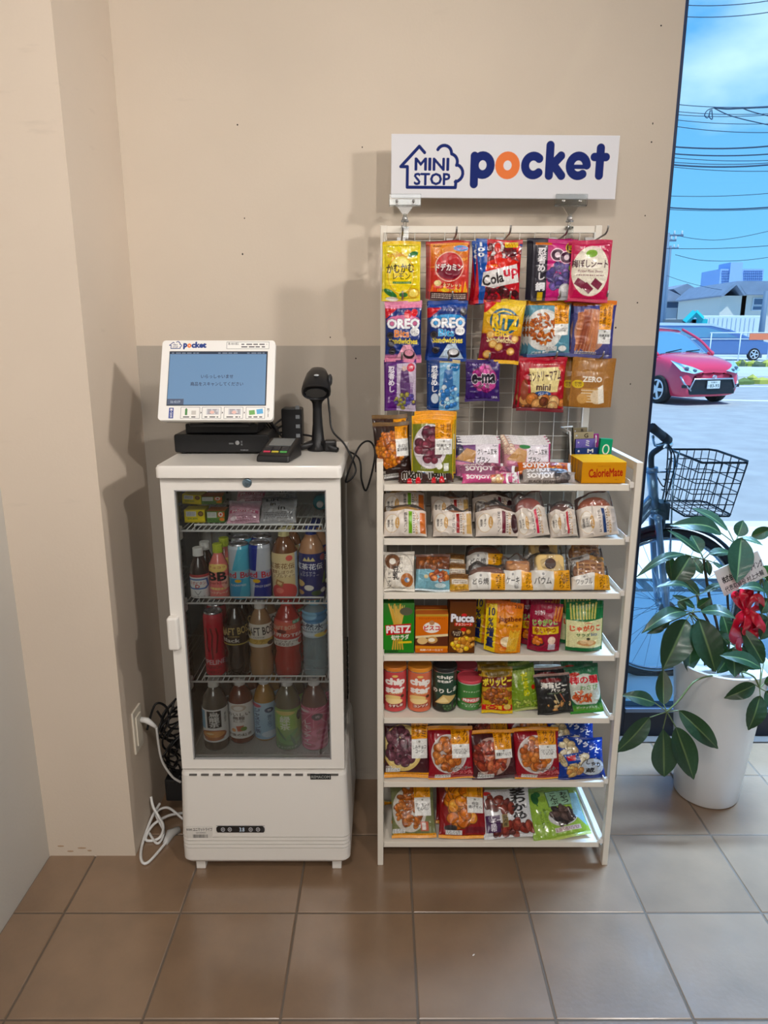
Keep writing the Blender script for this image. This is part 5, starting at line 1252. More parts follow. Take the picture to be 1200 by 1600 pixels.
def build_reader():
    root = thing('card_reader', 'black payment card reader with small screen on fridge front edge', 'card reader'); root.rotation_mode = 'XYZ'
    z = 1.1482; x0, x1 = XP(401, 1.73, 1.16), XP(455, 1.73, 1.16); W = x1 - x0; D = .115
    b = B(); b.add([(0, 0, .0), (W, 0, 0), (W, D, 0), (0, D, 0), (0.001, .004, .016), (W - .001, .004, .016), (W - .003, D, .046), (.003, D, .046)], [(0, 3, 2, 1), (4, 5, 6, 7), (0, 1, 5, 4), (1, 2, 6, 5), (2, 3, 7, 6), (3, 0, 4, 7)])
    bevel(b.o('body', BLACK, root), .005, 3)
    root.location = (x0, 1.715, z); root.rotation_euler = (0, 0, math.radians(-9))
    sl = math.atan2(.030, D - .004)
    def top(name, u0, u1, v0, v1, h, m, par=root):
        Mx = Matrix.Translation((0, .004, .016)) @ Matrix.Rotation(sl, 4, 'X'); q = B(); q.box(u0 * W, u1 * W, v0 * D, v1 * D, -.001, h, Mx); return bevel(q.o(name, m, par), .0006)
    top('screen', .16, .84, .52, .92, .0012, mat('reader_screen', (96, 104, 108), .12, coat=.5))
    for i in range(3):
        for j in range(3): top('key', .14 + i * .25, .34 + i * .25, .27 + j * .075, .33 + j * .075, .002, mat('key_grey', (48, 48, 52), .5))
    for i, (c, nm) in enumerate((((206, 60, 90), 'red_key'), ((206, 190, 60), 'yellow_key'), ((90, 176, 90), 'green_key'))): top(nm, .14 + i * .25, .34 + i * .25, .17, .23, .002, mat(nm, c, .45))
build_reader()
def build_scanner():
    st = thing('scanner_stand', 'black tripod foot stand holding the barcode scanner', 'stand'); st.rotation_mode = 'XYZ'
    Y = 1.90; z = 1.1482; cx = XP(497, Y, 1.17)
    b = B(); b.lathe([(.028, 0), (.030, .004), (.024, .012), (.017, .03), (.0135, .07), (.012, .11), (.013, .125), (.016, .132)], 24, (cx, Y, z)); shade_auto(b.o('column', BLACK, st))
    for k, a in enumerate((-155, -35, 90)):
        r_ = math.radians(a); d = Vector((math.cos(r_), math.sin(r_), 0)); c = Vector((cx, Y, z))
        q = B(); q.tube([c + Vector((0, 0, .022)), c + d * .03 + Vector((0, 0, .015)), c + d * .066 + Vector((0, 0, .007))], [.012, .010, .007], 8); q.o('leg', BLACK, st, True)
    b = B(); b.box(cx + .018, cx + .05, Y - .03, Y - .0, z, z + .030); bevel(b.o('foot_block', BLACK, st), .005)
    b = B(); b.lathe([(.018, 0), (.021, .004), (.019, .02), (.010, .022)], 20, (cx, Y, z + .1325)); shade_auto(b.o('cradle', BLACK, st))
    sc = thing('barcode_scanner', 'black handheld barcode scanner resting head down on its stand', 'scanner'); sc.rotation_mode = 'XYZ'
    h = P(492, 601, Y); zc = h.z
    b = B(); b.tube(bez([(cx + .003, Y + .004, z + .155), (cx + .010, Y + .02, z + .19), (cx + .008, Y + .03, zc - .01), (cx + .002, Y + .02, zc + .02)], 6), [.014] + [.0165] * 12 + [.018] * 6, 12); b.o('handle', BLACK, sc, True)
    Mh = Matrix.Translation((cx + .002, Y - .005, zc + .008)) @ Matrix.Rotation(math.radians(26), 4, 'X')
    b = B()
    secs = [(-.052, .034, .020, -.004), (-.046, .038, .023, -.003), (-.02, .036, .025, 0), (.01, .031, .027, .002), (.035, .024, .022, .002), (.048, .012, .012, 0)]
    V = []; n = 20
    for y, rx, rz, dz in secs:
        for k in range(n):
            a = 2 * math.pi * k / n; e = .75
            V.append(Mh @ Vector((rx * math.copysign(abs(math.cos(a)) ** e, math.cos(a)), y, dz + rz * math.copysign(abs(math.sin(a)) ** e, math.sin(a)))))
    Fc = [(i * n + k, i * n + (k + 1) % n, (i + 1) * n + (k + 1) % n, (i + 1) * n + k) for i in range(len(secs) - 1) for k in range(n)] + [tuple(range(n)), tuple(range((len(secs) - 1) * n, len(secs) * n))[::-1]]
    b.add(V, Fc); hd = b.o('head', mat('scanner_black', (24, 25, 28), .35), sc, True)
    b = B(); V = []
    for y, s in ((-.0525, 1), (-.0535, .92)):
        for k in range(n): a = 2 * math.pi * k / n; V.append(Mh @ Vector((.029 * s * math.cos(a), y, -.004 + .014 * s * math.sin(a))))
    b.add(V, [(k, (k + 1) % n, (k + 1) % n + n, k + n) for k in range(n)] + [tuple(range(n, 2 * n))]); b.o('scan_window', BLACKG, hd)
    b = B(); b.ball(Mh @ Vector((0, -.012, .0255)), .007, .010, .003, 12); b.o('status_light', mat('led_grey', (190, 196, 200), .25), hd, True)
    b = B(); b.ball(Mh @ Vector((.034, -.0, .005)), .006, .03, .016, 12); b.o('side_bumper', mat('bumper', (44, 46, 50), .5), hd, True)
    b = B(); b.tube(bez([(cx + .008, Y + .025, z + .19), (cx + .022, Y + .04, z + .17), (cx + .03, Y + .03, z + .10), (cx + .038, Y + .02, z + .05), (XP(540, Y, z), Y, z + .012), P(556, 735, Y - .02), P(540, 752, Y - .04), P(560, 700, Y - .03), P(578, 690, Y), P(586, 712, Y), P(573, 765, Y), P(565, 750, Y), P(560, 715, Y + .02), P(530, 700, Y + .1)], 8), .0026, 8)
    b.o('coiled_cable', BLACK, sc, True)
    ps = thing('power_adapter', 'upright black power box with sockets beside the scanner', 'power box'); ps.rotation_mode = 'XYZ'
    Y2 = 1.97; x0, x1 = XP(440, Y2, 1.2), XP(472, Y2, 1.2); zt = P(455, 638, Y2).z
    p = B(); p.prism(rpoly(x0, x1, z, zt, .006, 4), Y2, Y2 + .05); bevel(p.o('case', BLACK, ps), .003)
    for k in range(4):
        q = B(); zz = z + .025 + k * .026; q.box(x1 - .017, x1 - .006, Y2 - .0015, Y2, zz, zz + .010); q.o('socket', mat('socket_mark', (120, 124, 128), .4), ps)
    for k in range(4):
        B().tube(bez([(x0 - .03 - .01 * k, 1.95, z + .085), (x0 - .02, 1.93 + .01 * k, z + .07 - .012 * k), (x0 - .006 * k, 1.96, z + .03 + .01 * k), (x0 + .008, 1.985, z + .02 + .02 * k)], 8), .0028, 6).o('cable', BLACK, ps, True)
    b = B(); b.tube(bez([(x1, 1.99, z + .03), (x1 + .03, 1.98, z + .025), (cx - .01, 1.96, z + .012)], 8), .003, 6)
    b.o('cable', BLACK, ps, True)
build_scanner()

# ================================================================== CABLES AND SOCKET AT THE PILLAR
def build_cables():
    X = -.713
    s = thing('wall_socket', 'cream wall socket plate low on the side of the pillar', 'socket'); s.rotation_mode = 'XYZ'
    d = PZ; y0, y1 = 1.80, 1.865; z0, z1_ = .285, .415
    p = B(); p.box(X, X + .006, y0, y1, z0, z1_); bevel(p.o('plate', mat('socket_cream', (222, 214, 198), .45), s), .002)
    p = B(); p.box(X + .006, X + .010, y0 + .014, y1 - .014, z0 + .02, z1_ - .02); bevel(p.o('insert', mat('socket_cream'), s), .001)
    w = thing('white_cable', 'white extension cable looping from the pillar socket onto the floor', 'cable'); w.rotation_mode = 'XYZ'
    wm2 = mat('cable_white', (222, 222, 220), .4)
    Y = 1.88
    pl = B(); pl.tube([(X + .012, 1.84, .375), (X + .03, 1.84, .372), (X + .055, 1.84, .35)], [.008, .009, .005], 10); pl.o('plug', wm2, w, True)
    def P_(x, y, Y):
        p = P(x, y, Y)
        return p if p.z > .006 else PZ(x, y, .006)
    b = B(); b.tube(bez([(X + .055, 1.84, .35), P_(252, 1185, 1.86), P_(268, 1212, 1.88), P_(282, 1222, 1.9)], 8), .0035, 8)
    b.tube(bez([P_(236, 1245, 1.88), P_(240, 1262, 1.86), P_(255, 1290, 1.84), P_(248, 1310, 1.82), P_(228, 1312, 1.80), P_(238, 1290, 1.84), P_(262, 1275, 1.88), P_(288, 1270, 1.92)], 8), .0042, 8)
    b.tube(bez([P_(250, 1255, 1.9), P_(236, 1280, 1.86), P_(222, 1320, 1.80), P_(221, 1344, 1.8), P_(232, 1347, 1.8), P_(258, 1318, 1.80), P_(272, 1302, 1.84)], 8), .0042, 8)
    b.tube(bez([P_(232, 1300, 1.84), P_(246, 1318, 1.81), P_(256, 1300, 1.84), P_(244, 1272, 1.88), P_(262, 1262, 1.9), P_(286, 1280, 1.94)], 8), .0038, 8)
    b.o('cable', wm2, w, True)
    k = B(); k.tube([P_(258, 1318, 1.80), P_(266, 1303, 1.82), P_(280, 1296, 1.85)], [.008, .014, .010], 8); k.o('connector', mat('connector_grey', (196, 196, 194), .4), w, True)
    w = thing('black_cable', 'tangled bundle of black power cables hanging beside the fridge', 'cable'); w.rotation_mode = 'XYZ'
    b = B(); R = random.Random(7)
    for k in range(7):
        pts = []; x = -.66 + R.uniform(-.0, .02)
        for j in range(9):
            a = j * 1.7 + k; pts.append((x + .024 * math.cos(a) + .012 * k % .03, 1.93 + .03 * math.sin(a * 1.3), .36 - .032 * j + .02 * math.sin(a)))
        b.tube(bez(pts, 6), .0032, 6)
    b.tube(bez([(X + .02, 1.86, .33), (-.67, 1.88, .40), (-.645, 1.90, .38), (-.65, 1.92, .32), (-.68, 1.9, .27)], 8), .0035, 6)
    b.tube(bez([(-.61, 1.95, .36), (-.60, 1.94, .31), (-.62, 1.92, .26), (-.60, 1.9, .22)], 8), .0035, 6)
    b.o('cable', BLACK, w, True)
    p = B(); p.box(-.67, -.585, 1.90, 1.96, .06, .135, Matrix.Identity(4)); bevel(p.o('adapter_block', BLACK, w), .005)
build_cables()
# ================================================================== SNACK RACK
RX0, RX1 = -.018, .630       # outer faces of the front posts
SHZ = [1.0955, .957, .8134, .642, .461, .267, .0756]
YR0, YR1 = 1.700, 1.99
def build_rack():
    root = thing('display_rack', 'white steel seven shelf snack rack with wire back panel against the wall', 'rack'); root.rotation_mode = 'XYZ'
    m = WHITE
    for x0 in (RX0, RX1 - .016):
        b = B(); b.box(x0, x0 + .016, 1.700, 1.722, 0, 1.150); bevel(b.o('front_post', m, root), .0015)
        b = B(); b.box(x0, x0 + .016, 1.722, 2.03, 1.128, 1.150); bevel(b.o('side_rail', m, root), .0015)
        b = B(); b.box(x0, x0 + .016, 1.722, 2.03, .03, .05); b.o('bottom_rail', m, root)
    PY = 2.03; pz1 = 1.735; px0, px1 = -.010, .585
    for x0 in (px0, px1 - .018):
        b = B(); b.box(x0, x0 + .018, PY, PY + .022, 0, pz1); bevel(b.o('rear_post', m, root), .0015)
    b = B(); b.box(px0 + .018, px1 - .018, PY + .004, PY + .018, pz1 - .018, pz1 - .001); b.o('top_bar', m, root)
    b = B(); b.box(RX0, px0 + .018, 1.99, 2.03, .03, .05); b.box(px1 - .018, RX1, 2.03, 2.045, 1.128, 1.150); b.box(px1 - .018, RX1, 2.03, 2.045, .03, .05); b.o('rear_link', m, root)
    # wire grid
    gx0, gx1, gz0, gz1 = .002, .5640, .10, 1.716; w = mat('grid_wire', (206, 202, 192), .35)
    b = B(); b.tube([(gx0, PY - .004, gz0), (gx0, PY - .004, gz1), (gx1, PY - .004, gz1), (gx1, PY - .004, gz0)], .0028, 8, closed=True)
    fr = b.o('grid_frame', w, root, True)
    b = B()
    nv = 14
    for k in range(1, nv): x = gx0 + (gx1 - gx0) * k / nv; b.tube([(x, PY - .006, gz0), (x, PY - .006, gz1)], .0014, 6)
    z = gz1 - .020
    while z > gz0: b.tube([(gx0, PY - .003, z), (gx1, PY - .003, z)], .0014, 6); z -= .0405
    b.o('grid_wires', w, fr, True)
    for i, z in enumerate(SHZ):
        b = B(); x0, x1 = RX0 + .0165, RX1 - .028
        b.box(x0, x1, YR0, YR0 + .010, z - .016, z); b.box(x0, x1, YR0 + .010, YR1, z - .006, z - .004)
        b.box(x0, x1, YR1, YR1 + .002, z - .006, z + .012)
        sh = b.o('shelf', m, root); bevel(sh, .0008)
        for xs in (x0 - .0, x1 - .002):
            s_ = B(); s_.prism([(0, 0), (1, 0), (1, 1), (0, 1)], 0, 1, Matrix.Identity(4)) if False else s_.add(
                [(xs, YR0, z - .014), (xs + .002, YR0, z - .014), (xs + .002, YR1, z - .006), (xs, YR1, z - .006), (xs, YR0, z + .010), (xs + .002, YR0, z + .010), (xs + .002, YR1, z + .016), (xs, YR1, z + .016)],
                [(0, 3, 2, 1), (4, 5, 6, 7), (0, 1, 5, 4), (1, 2, 6, 5), (2, 3, 7, 6), (3, 0, 4, 7)]); s_.o('shelf_side', m, sh)
        for xb in ((x0 - .001, x0 + .014) if False else (x1, RX1 - .016)),:
            q = B(); q.box(xb[0], xb[1], YR0 + .006, YR0 + .020, z - .010, z + .004); bevel(q.o('shelf_bracket', WPLAS, sh), .001)
    return root
build_rack()
# single hooks
hooks = [(628, 372), (709, 374), (790, 372), (876, 372), (936, 372), (628, 470), (703, 470), (790, 470), (865, 470), (936, 470), (627, 562), (698, 562), (759, 562), (860, 560), (930, 560)]
rown = ['top', 'middle', 'lower']; coln = ['first', 'second', 'third', 'fourth', 'fifth']
HK = None
for i, (px, py) in enumerate(hooks):
    p = P(px, py, 1.93); r_, c_ = i // 5, i % 5
    if HK is None:
        HK = thing('display_hook', '', 'hook', group='chrome hooks on the wire panel'); HK.rotation_mode = 'XYZ'
        B().tube([(0, 2.022, -.004), (0, 1.95, -.003), (0, 1.875, .001), (0, 1.862, .006), (0, 1.856, .018)], .0024, 8).o('prong', STEEL, HK, True)
        b = B(); b.box(-.011, .011, 2.019, 2.023, -.010, .010); b.box(-.011, .011, 2.027, 2.031, .004, .012); b.o('back_clip', STEEL, HK)
        o = HK
    else: o = copy_tree(HK)
    o.location = (p.x, 0, p.z + .002); o['label'] = 'chrome hook, %s from the left in the %s row of hanging bags' % (coln[c_], rown[r_])

# ---------------------------------------------------------------- sign with its two clips
def build_sign():
    Y = 2.02; a = P(610, 213, Y); c = P(962, 310, Y)
    tl, tr, bl = P(609, 214, Y), P(964, 211, Y), P(611, 307, Y)
    W = (tr - tl).length + .004; H = a.z - c.z + .004
    root = thing('shop_sign', 'white sign board with blue and orange lettering clipped above the rack', 'sign', ((a.x + c.x) / 2, Y, c.z)); root.rotation_euler = (0, math.radians(.4), 0)
    cv = Cv(W, H, 1250, (216, 216, 220)); k = cv.nx / cv.ny
    nv = (18, 36, 104)
    def q(x, y): return ((x / 1020), (y / 285))   # zoom-crop coordinates, board spans 1020 x 285
    lw = .0135
    # house outline (points read off the board, origin at its top left corner)
    cv.line([q(150, 82), q(126, 55), q(44, 145), q(74, 145), q(74, 237), q(292, 237), q(294, 208)], lw, nv)
    def arc(cx, cy, r, a0, a1, n=8): return [q(cx + r * math.cos(math.radians(a0 + (a1 - a0) * i / n)), cy + r * math.sin(math.radians(a0 + (a1 - a0) * i / n))) for i in range(n + 1)]
    cv.line(arc(238, 82, 32, 205, 345) + arc(262, 122, 36, 285, 385), lw, nv)
    cv.line(arc(284, 172, 40, 290, 440), lw, nv)
    cv.t('MINI', .180, .47, .148, .185, nv, bold=4).t('STOP', .182, .70, .158, .185, nv, bold=4)
    og = (226, 120, 62); L = .036   # stroke of the word
    def ringc(x, y, rx, ry, col, a0=0, a1=360, n=24): cv.line([q(x + rx * math.cos(math.radians(a0 + (a1 - a0) * i / n)), y + ry * math.sin(math.radians(a0 + (a1 - a0) * i / n))) for i in range(n + 1)], L, col)
    cv.line([q(375, 96), q(375, 220)], L, nv); ringc(412, 136, 36, 42, nv)
    ringc(524, 136, 37, 42, og)
    ringc(640, 136, 37, 42, nv, 48, 312)
    cv.line([q(712, 46), q(712, 180)], L, nv); cv.line([q(762, 92), q(722, 136)], L, nv); cv.line([q(728, 130), q(768, 180)], L, nv)
    ringc(842, 136, 38, 44, nv, 56, 355); cv.line([q(812, 140), q(878, 140)], L * .5, nv)
    cv.line([q(938, 56), q(938, 178)], L, nv); cv.line([q(912, 96), q(964, 96)], L * .95, nv)
    cv.A = cv.A
    box_mesh('board', cv, .006, (214, 214, 214), (226, 226, 226), SIGNP, root)
    for i, px in enumerate((633, 893)):
        t = thing('sign_clip', ['left clear plastic swivel clip holding the sign above the rack', 'right clear plastic swivel clip holding the sign above the rack'][i], 'clip', group='clear clips under the sign'); t.rotation_mode = 'XYZ'
        p = P(px, 312, Y - .004); q_ = P(px + 2, 352, 2.035)
        b = B(); b.box(p.x - .042, p.x + .042, Y - .006, Y - .003, p.z - .014, p.z + .014); b.box(p.x - .042, p.x + .042, Y + .0085, Y + .0115, p.z - .014, p.z + .004); b.box(p.x - .042, p.x + .042, Y - .004, Y + .010, p.z - .016, p.z - .012)
        bevel(b.o('jaw', CLEAR, t), .001)
        for dx in (-.022, .022):
            s_ = B(); s_.lathe([(.004, 0), (.004, .003), (.001, .004)], 10, M=Matrix.Translation((p.x + dx, Y - .006, p.z - .004)) @ Matrix.Rotation(math.pi / 2, 4, 'X')); s_.o('screw', STEEL, t)
        b = B(); b.add([(p.x - .022, Y, p.z - .015), (p.x + .022, Y, p.z - .015), (p.x + .006, Y, p.z - .036), (p.x - .006, Y, p.z - .036), (p.x - .022, Y + .006, p.z - .015), (p.x + .022, Y + .006, p.z - .015), (p.x + .006, Y + .006, p.z - .036), (p.x - .006, Y + .006, p.z - .036)],
                       [(0, 1, 2, 3), (7, 6, 5, 4), (0, 4, 5, 1), (1, 5, 6, 2), (2, 6, 7, 3), (3, 7, 4, 0)]); b.tube([(p.x, Y + .003, p.z - .034), (p.x, Y + .003, p.z - .070)], .0045, 8); b.o('arm', CLEAR, t)
        b = B(); b.ball((p.x, Y + .003, p.z - .046), .008, .007, .008, 10); b.tube([(p.x - .010, Y + .003, p.z - .052), (p.x + .010, Y + .003, p.z - .052)], .003, 8); b.o('swivel', mat('swivel_grey', (168, 168, 166), .2, metal=.4), t, True)
        b = B(); b.box(p.x - .010, p.x + .010, Y - .003, Y + .001, p.z - .094, p.z - .066); b.box(p.x - .010, p.x + .010, Y + .026, Y + .030, p.z - .094, p.z - .066); b.box(p.x - .010, p.x + .010, Y - .001, Y + .028, p.z - .070, p.z - .066); b.o('grip_clamp', CLEAR, t)
build_sign()
# ================================================================== PACKETS
BHS = [.012, .024, .036]
OR = (240, 160, 26); CREAM = (244, 240, 232); DK = (38, 28, 26)
def house(c, x0, x1, y0, ym, y1, vtxt, t1, tilt=0, sz=1.0, circ=True):
    """orange strip over a white tag, as on the shop's own brand"""
    c.rect(x0, y0, x1, ym, OR).rect(x0, ym, x1, y1, (240, 240, 236))
    w = x1 - x0
    c.vt(vtxt[0], x1 - w * .22, (y0 + ym) / 2, w * .30, (ym - y0) * .82, (120, 60, 10), bold=2)
    if len(vtxt) > 1: c.vt(vtxt[1], x1 - w * .60, (y0 + ym) / 2, w * .26, (ym - y0) * .74, (120, 60, 10), bold=2)
    c.speck(x0 + w * .05, y0 + .02, x0 + w * .16, ym - .02, (150, 90, 20), 8)
    if circ: c.ell((x0 + x1) / 2, ym + (y1 - ym) * .14, .024, .018, (150, 150, 140))
    c.t(t1, (x0 + x1) / 2, ym + (y1 - ym) * .52, w * .86, (y1 - ym) * .40, (40, 36, 34), bold=2)
def tagwhite(c, x0, y0, x1, y1): c.rect(x0, y0, x1, y1, (240, 240, 238)).speck(x0 + .01, y0 + .005, x1 - .01, y1 - .005, (110, 110, 110), 3, 5)

# ---------- hanging rows
def k_lemon(c):
    c.fill((236, 212, 34)); c.rect(0, 0, 1, .05, (240, 196, 30)); c.speck(.1, .07, .85, .10, (140, 120, 30), 1); c.ell(.48, .55, .36, .33, (226, 176, 40)); c.ell(.48, .56, .33, .30, (246, 230, 110)); c.ell(.48, .62, .30, .22, (250, 220, 50))
    c.ell(.8, .22, .14, .045, (46, 120, 60), rot=-20); c.t('Kamu Kamu', .34, .22, .42, .08, (206, 120, 50), bold=1, rot=-6); c.t('かむかむ', .46, .45, .72, .14, (46, 36, 20), bold=3, rot=-2).t('レモン', .5, .58, .46, .10, (46, 36, 20), bold=2); c.rect(.26, .665, .76, .70, (60, 130, 60)); c.speck(.3, .68, .72, .69, (230, 230, 180), 1)
    c.ell(.2, .86, .2, .05, (50, 120, 60), rot=28); c.ell(.55, .88, .12, .04, (60, 120, 60)); c.ell(.82, .86, .16, .09, (216, 170, 60)); c.ell(.82, .86, .12, .06, (246, 220, 110)); c.ell(.25, .955, .16, .035, (236, 230, 216))
def k_dode(c):
    c.fill((196, 40, 28)); c.vgrad(.04, .5, (226, 150, 70), (206, 56, 34)); R = random.Random(3)
    for i in range(26): x = R.random(); y = R.uniform(.1, .5); c.line([(.5, .42), (x, y)], .012, (236, 186, 90))
    for i in range(22): x = R.uniform(.05, .95); h = R.uniform(.05, .2); c.poly([(x - .05, .86), (x, .86 - h), (x + .05, .86)], R.choice([(236, 120, 30), (246, 176, 50), (226, 70, 30)]))
    c.ell(.5, .43, .36, .25, (230, 190, 170)); c.ell(.5, .43, .335, .235, (190, 36, 40)); c.ell(.5, .52, .28, .12, (120, 30, 50)); c.rect(0, .86, 1, 1, (60, 20, 22)); c.t('ドデカミン', .5, .44, .66, .115, (246, 240, 236), bold=4, out=(90, 10, 20), ow=3)
    c.t('タブレット', .58, .74, .46, .06, (250, 236, 190), bold=2, out=(120, 30, 20), ow=2); c.t('12種類の成分', .52, .825, .6, .05, (240, 220, 90), bold=2); c.ell(.22, .71, .09, .05, (240, 220, 160)); c.ell(.78, .13, .18, .05, (90, 150, 206)); c.t('シュガー', .78, .13, .26, .05, (230, 60, 110), bold=2); c.t('Asahi', .2, .075, .2, .035, (30, 30, 60), bold=2)
    c.speck(.08, .88, .92, .97, (206, 190, 180), 3)
    for a in ((0, 0, .035, 1), (.965, 0, 1, 1), (0, 0, 1, .02)): c.rect(*a, (170, 30, 26))
def k_cola(c):
    c.fill((196, 34, 44)); c.blobs(.55, .2, .45, .16, 26, .07, [(120, 34, 34), (226, 214, 214), (90, 20, 28), (206, 60, 56)], 4, 1.6); c.blobs(.55, .86, .45, .1, 26, .07, [(90, 24, 34), (60, 16, 22), (130, 30, 44)], 5, 1)
    c.poly([(0, 0), (.24, 0), (.22, 1), (.12, 1), (0, .2)], (34, 84, 170)); c.vt('100', .1, .17, .13, .22, (236, 240, 244), bold=3); c.poly([(.24, .36), (.5, .28), (.96, .34), (.8, .44), (.2, .5)], (226, 50, 40)); c.poly([(.16, .52), (.9, .38), (.98, .66), (.4, .76), (.14, .72)], (236, 232, 230))
    c.t('Cola', .38, .62, .46, .16, (34, 20, 24), bold=3, rot=-12, out=(240, 240, 238), ow=4).t('up', .78, .54, .32, .15, (206, 40, 60), bold=4, rot=-10); c.t('アップダル', .34, .42, .26, .05, (246, 176, 60), bold=2, rot=-8); c.rect(.62, .04, .9, .12, (236, 214, 60)); c.speck(.64, .05, .88, .11, (190, 60, 40), 2)
def k_nin(bgc, side, fruit, accent, title='忍者めし'):
    def f(c):
        c.fill(bgc); c.rect(0, 0, .36, 1, side); c.rect(0, .02, .5, .07, (206, 170, 60)); c.vt(title, .18, .40, .20, .56, (236, 236, 238), bold=3); c.rect(.1, .84, .26, .97, (206, 176, 60))
        c.vgrad(0, 1, side, side) if False else None
        c.blobs(.7, .62, .26, .24, 26, .095, fruit, 7)
        c.ell(.72, .08, .16, .06, accent)
    return f
def k_nin1(c):
    c.fill((196, 60, 124)); c.rect(0, 0, .33, 1, (34, 30, 44)); c.rect(.06, .06, .42, .10, (206, 120, 60)); c.vt('忍者めし', .2, .40, .17, .5, (236, 232, 236), bold=3).vt('鋼', .19, .76, .2, .13, (230, 230, 234), bold=3); c.rect(.14, .85, .26, .98, (206, 170, 50)); c.vt('グミ', .29, .2, .05, .2, (206, 200, 206))
    c.blobs(.68, .62, .3, .22, 30, .095, [(92, 78, 140), (110, 90, 156), (70, 60, 116), (130, 100, 160)], 8); c.ell(.55, .25, .14, .09, (60, 24, 50)); c.ell(.55, .25, .06, .045, (236, 214, 224)); c.ring(.55, .25, .15, .10, .014, (240, 220, 230)); c.ell(.76, .29, .14, .09, (70, 26, 56)); c.ell(.76, .29, .06, .045, (236, 214, 224)); c.ring(.76, .29, .15, .10, .014, (240, 220, 230))
    c.ell(.85, .13, .12, .09, (226, 190, 60)); c.ell(.85, .13, .1, .075, (40, 30, 30)); c.t('鉄', .85, .13, .13, .1, (226, 190, 60), bold=2); c.ell(.92, .46, .1, .07, (150, 180, 60)); c.ell(.76, .84, .14, .12, (196, 196, 200)); c.ell(.76, .8, .09, .06, (226, 226, 228)); c.rect(.62, .92, .92, 1, (180, 180, 184))
def k_ume(c):
    c.fill((196, 36, 84)); c.ell(.5, .50, .46, .40, (236, 228, 210)); c.ell(.5, .22, .14, .06, (130, 176, 60)); c.t('梅ぼしシート', .48, .38, .88, .13, (70, 24, 40), bold=4); c.t('Pickled Plum Sheets', .5, .50, .62, .04, (120, 60, 70), bold=1); c.speck(.16, .55, .84, .58, (120, 60, 70), 1)
    for x, y, a in ((.26, .7, 30), (.46, .77, 40), (.68, .70, 34)): c.rect(x - .12, y - .06, x + .12, y + .06, (116, 40, 62), rot=a); c.rect(x - .10, y - .045, x + .10, y + .045, (132, 50, 74), rot=a)
    c.t('甘ずっぱい国産梅', .5, .12, .6, .04, (236, 200, 210), bold=1)
def k_oreo(pink):
    def f(c):
        c.fill((22, 48, 120)); edge = (226, 140, 172) if pink else (24, 66, 150)
        c.rect(0, 0, 1, .12, edge); c.rect(0, .92, 1, 1, edge); c.poly([(.0, .12), (.34, .12), (.04, .28), (0, .28)], (206, 40, 50)); c.vgrad(.86, .92, (22, 48, 120), edge)
        c.ell(.5, .33, .46, .10, (60, 150, 214) if not pink else (214, 120, 160)); c.t('OREO', .5, .37, .88, .15, (244, 246, 250), bold=5, out=(10, 24, 80), ow=4)
        c.t('Bits', .46, .53, .40, .11, (60, 170, 226) if not pink else (240, 150, 90), bold=4, out=(236, 240, 244), ow=1).t('Sandwiches', .5, .65, .78, .09, (240, 220, 90), bold=3)
        c.ell(.82, .50, .13, .07, (240, 240, 240)); c.t('いちご' if pink else 'バニラ', .82, .50, .18, .05, (40, 40, 80), bold=1)
        for x, y in ((.14, .56), (.2, .82), (.9, .2) if not pink else (.16, .7)): c.ell(x, y, .10, .06, (30, 26, 32)); c.ring(x, y, .07, .042, .012, (80, 74, 84))
        c.poly([(.5, .72), (.7, .7), (.92, .95), (.3, .95)], (206, 226, 244) if not pink else (240, 176, 196)); c.ell(.66, .86, .16, .075, (36, 30, 36)); c.ell(.66, .84, .12, .05, (240, 240, 242) if not pink else (240, 170, 190))
        if pink: c.ell(.62, .22, .10, .07, (214, 50, 60)); c.ell(.8, .2, .09, .06, (220, 60, 66)); c.rect(.5, 0, 1, .05, (238, 160, 190))
        c.t('ナビスコ', .5, .06 + .10, .24, .035, (236, 236, 240))
    return f
def k_ritz(c):
    c.fill((120, 24, 50)); c.vgrad(.05, .55, (240, 206, 40), (214, 150, 40)); c.rect(0, 0, 1, .07, (236, 196, 40)); c.rect(0, .94, 1, 1, (238, 186, 40)); c.poly([(0, .08), (.3, .08), (.05, .24), (0, .24)], (206, 40, 50)); c.ell(.52, .35, .36, .20, (24, 92, 120)); c.ell(.52, .35, .30, .165, (236, 200, 50)); c.ell(.52, .35, .27, .145, (30, 100, 120))
    c.t('RITZ', .54, .36, .62, .19, (236, 196, 40), bold=5, out=(120, 30, 40), ow=2).t('Bits', .5, .53, .34, .10, (240, 200, 70), bold=4).t('Sandwiches', .5, .63, .72, .085, (240, 224, 170), bold=3)
    for x, y in ((.22, .56), (.3, .7), (.76, .8), (.2, .86), (.45, .74), (.84, .6)): c.ell(x, y, .10, .06, (206, 150, 80)); c.ell(x, y, .075, .04, (236, 200, 130))
def k_pasta(c):
    c.fill((96, 150, 170)); c.rect(0, 0, 1, .09, OR); c.ell(.36, .52, .44, .36, (226, 226, 222)); c.blobs(.36, .5, .34, .27, 90, .05, [(196, 112, 60), (178, 92, 48), (210, 130, 74), (160, 80, 40)], 12, .5); house(c, .60, .95, .05, .42, .62, ['あえて', '小麦'], 'パスタスナック\nコンソメ味'); c.t('ご当地 限定', .3, .92, .4, .05, (240, 240, 240), bold=1); c.ell(.82, .86, .1, .05, (236, 236, 232)); tagwhite(c, .42, .82, .68, .90); c.rect(0, .94, 1, 1, (76, 96, 140))
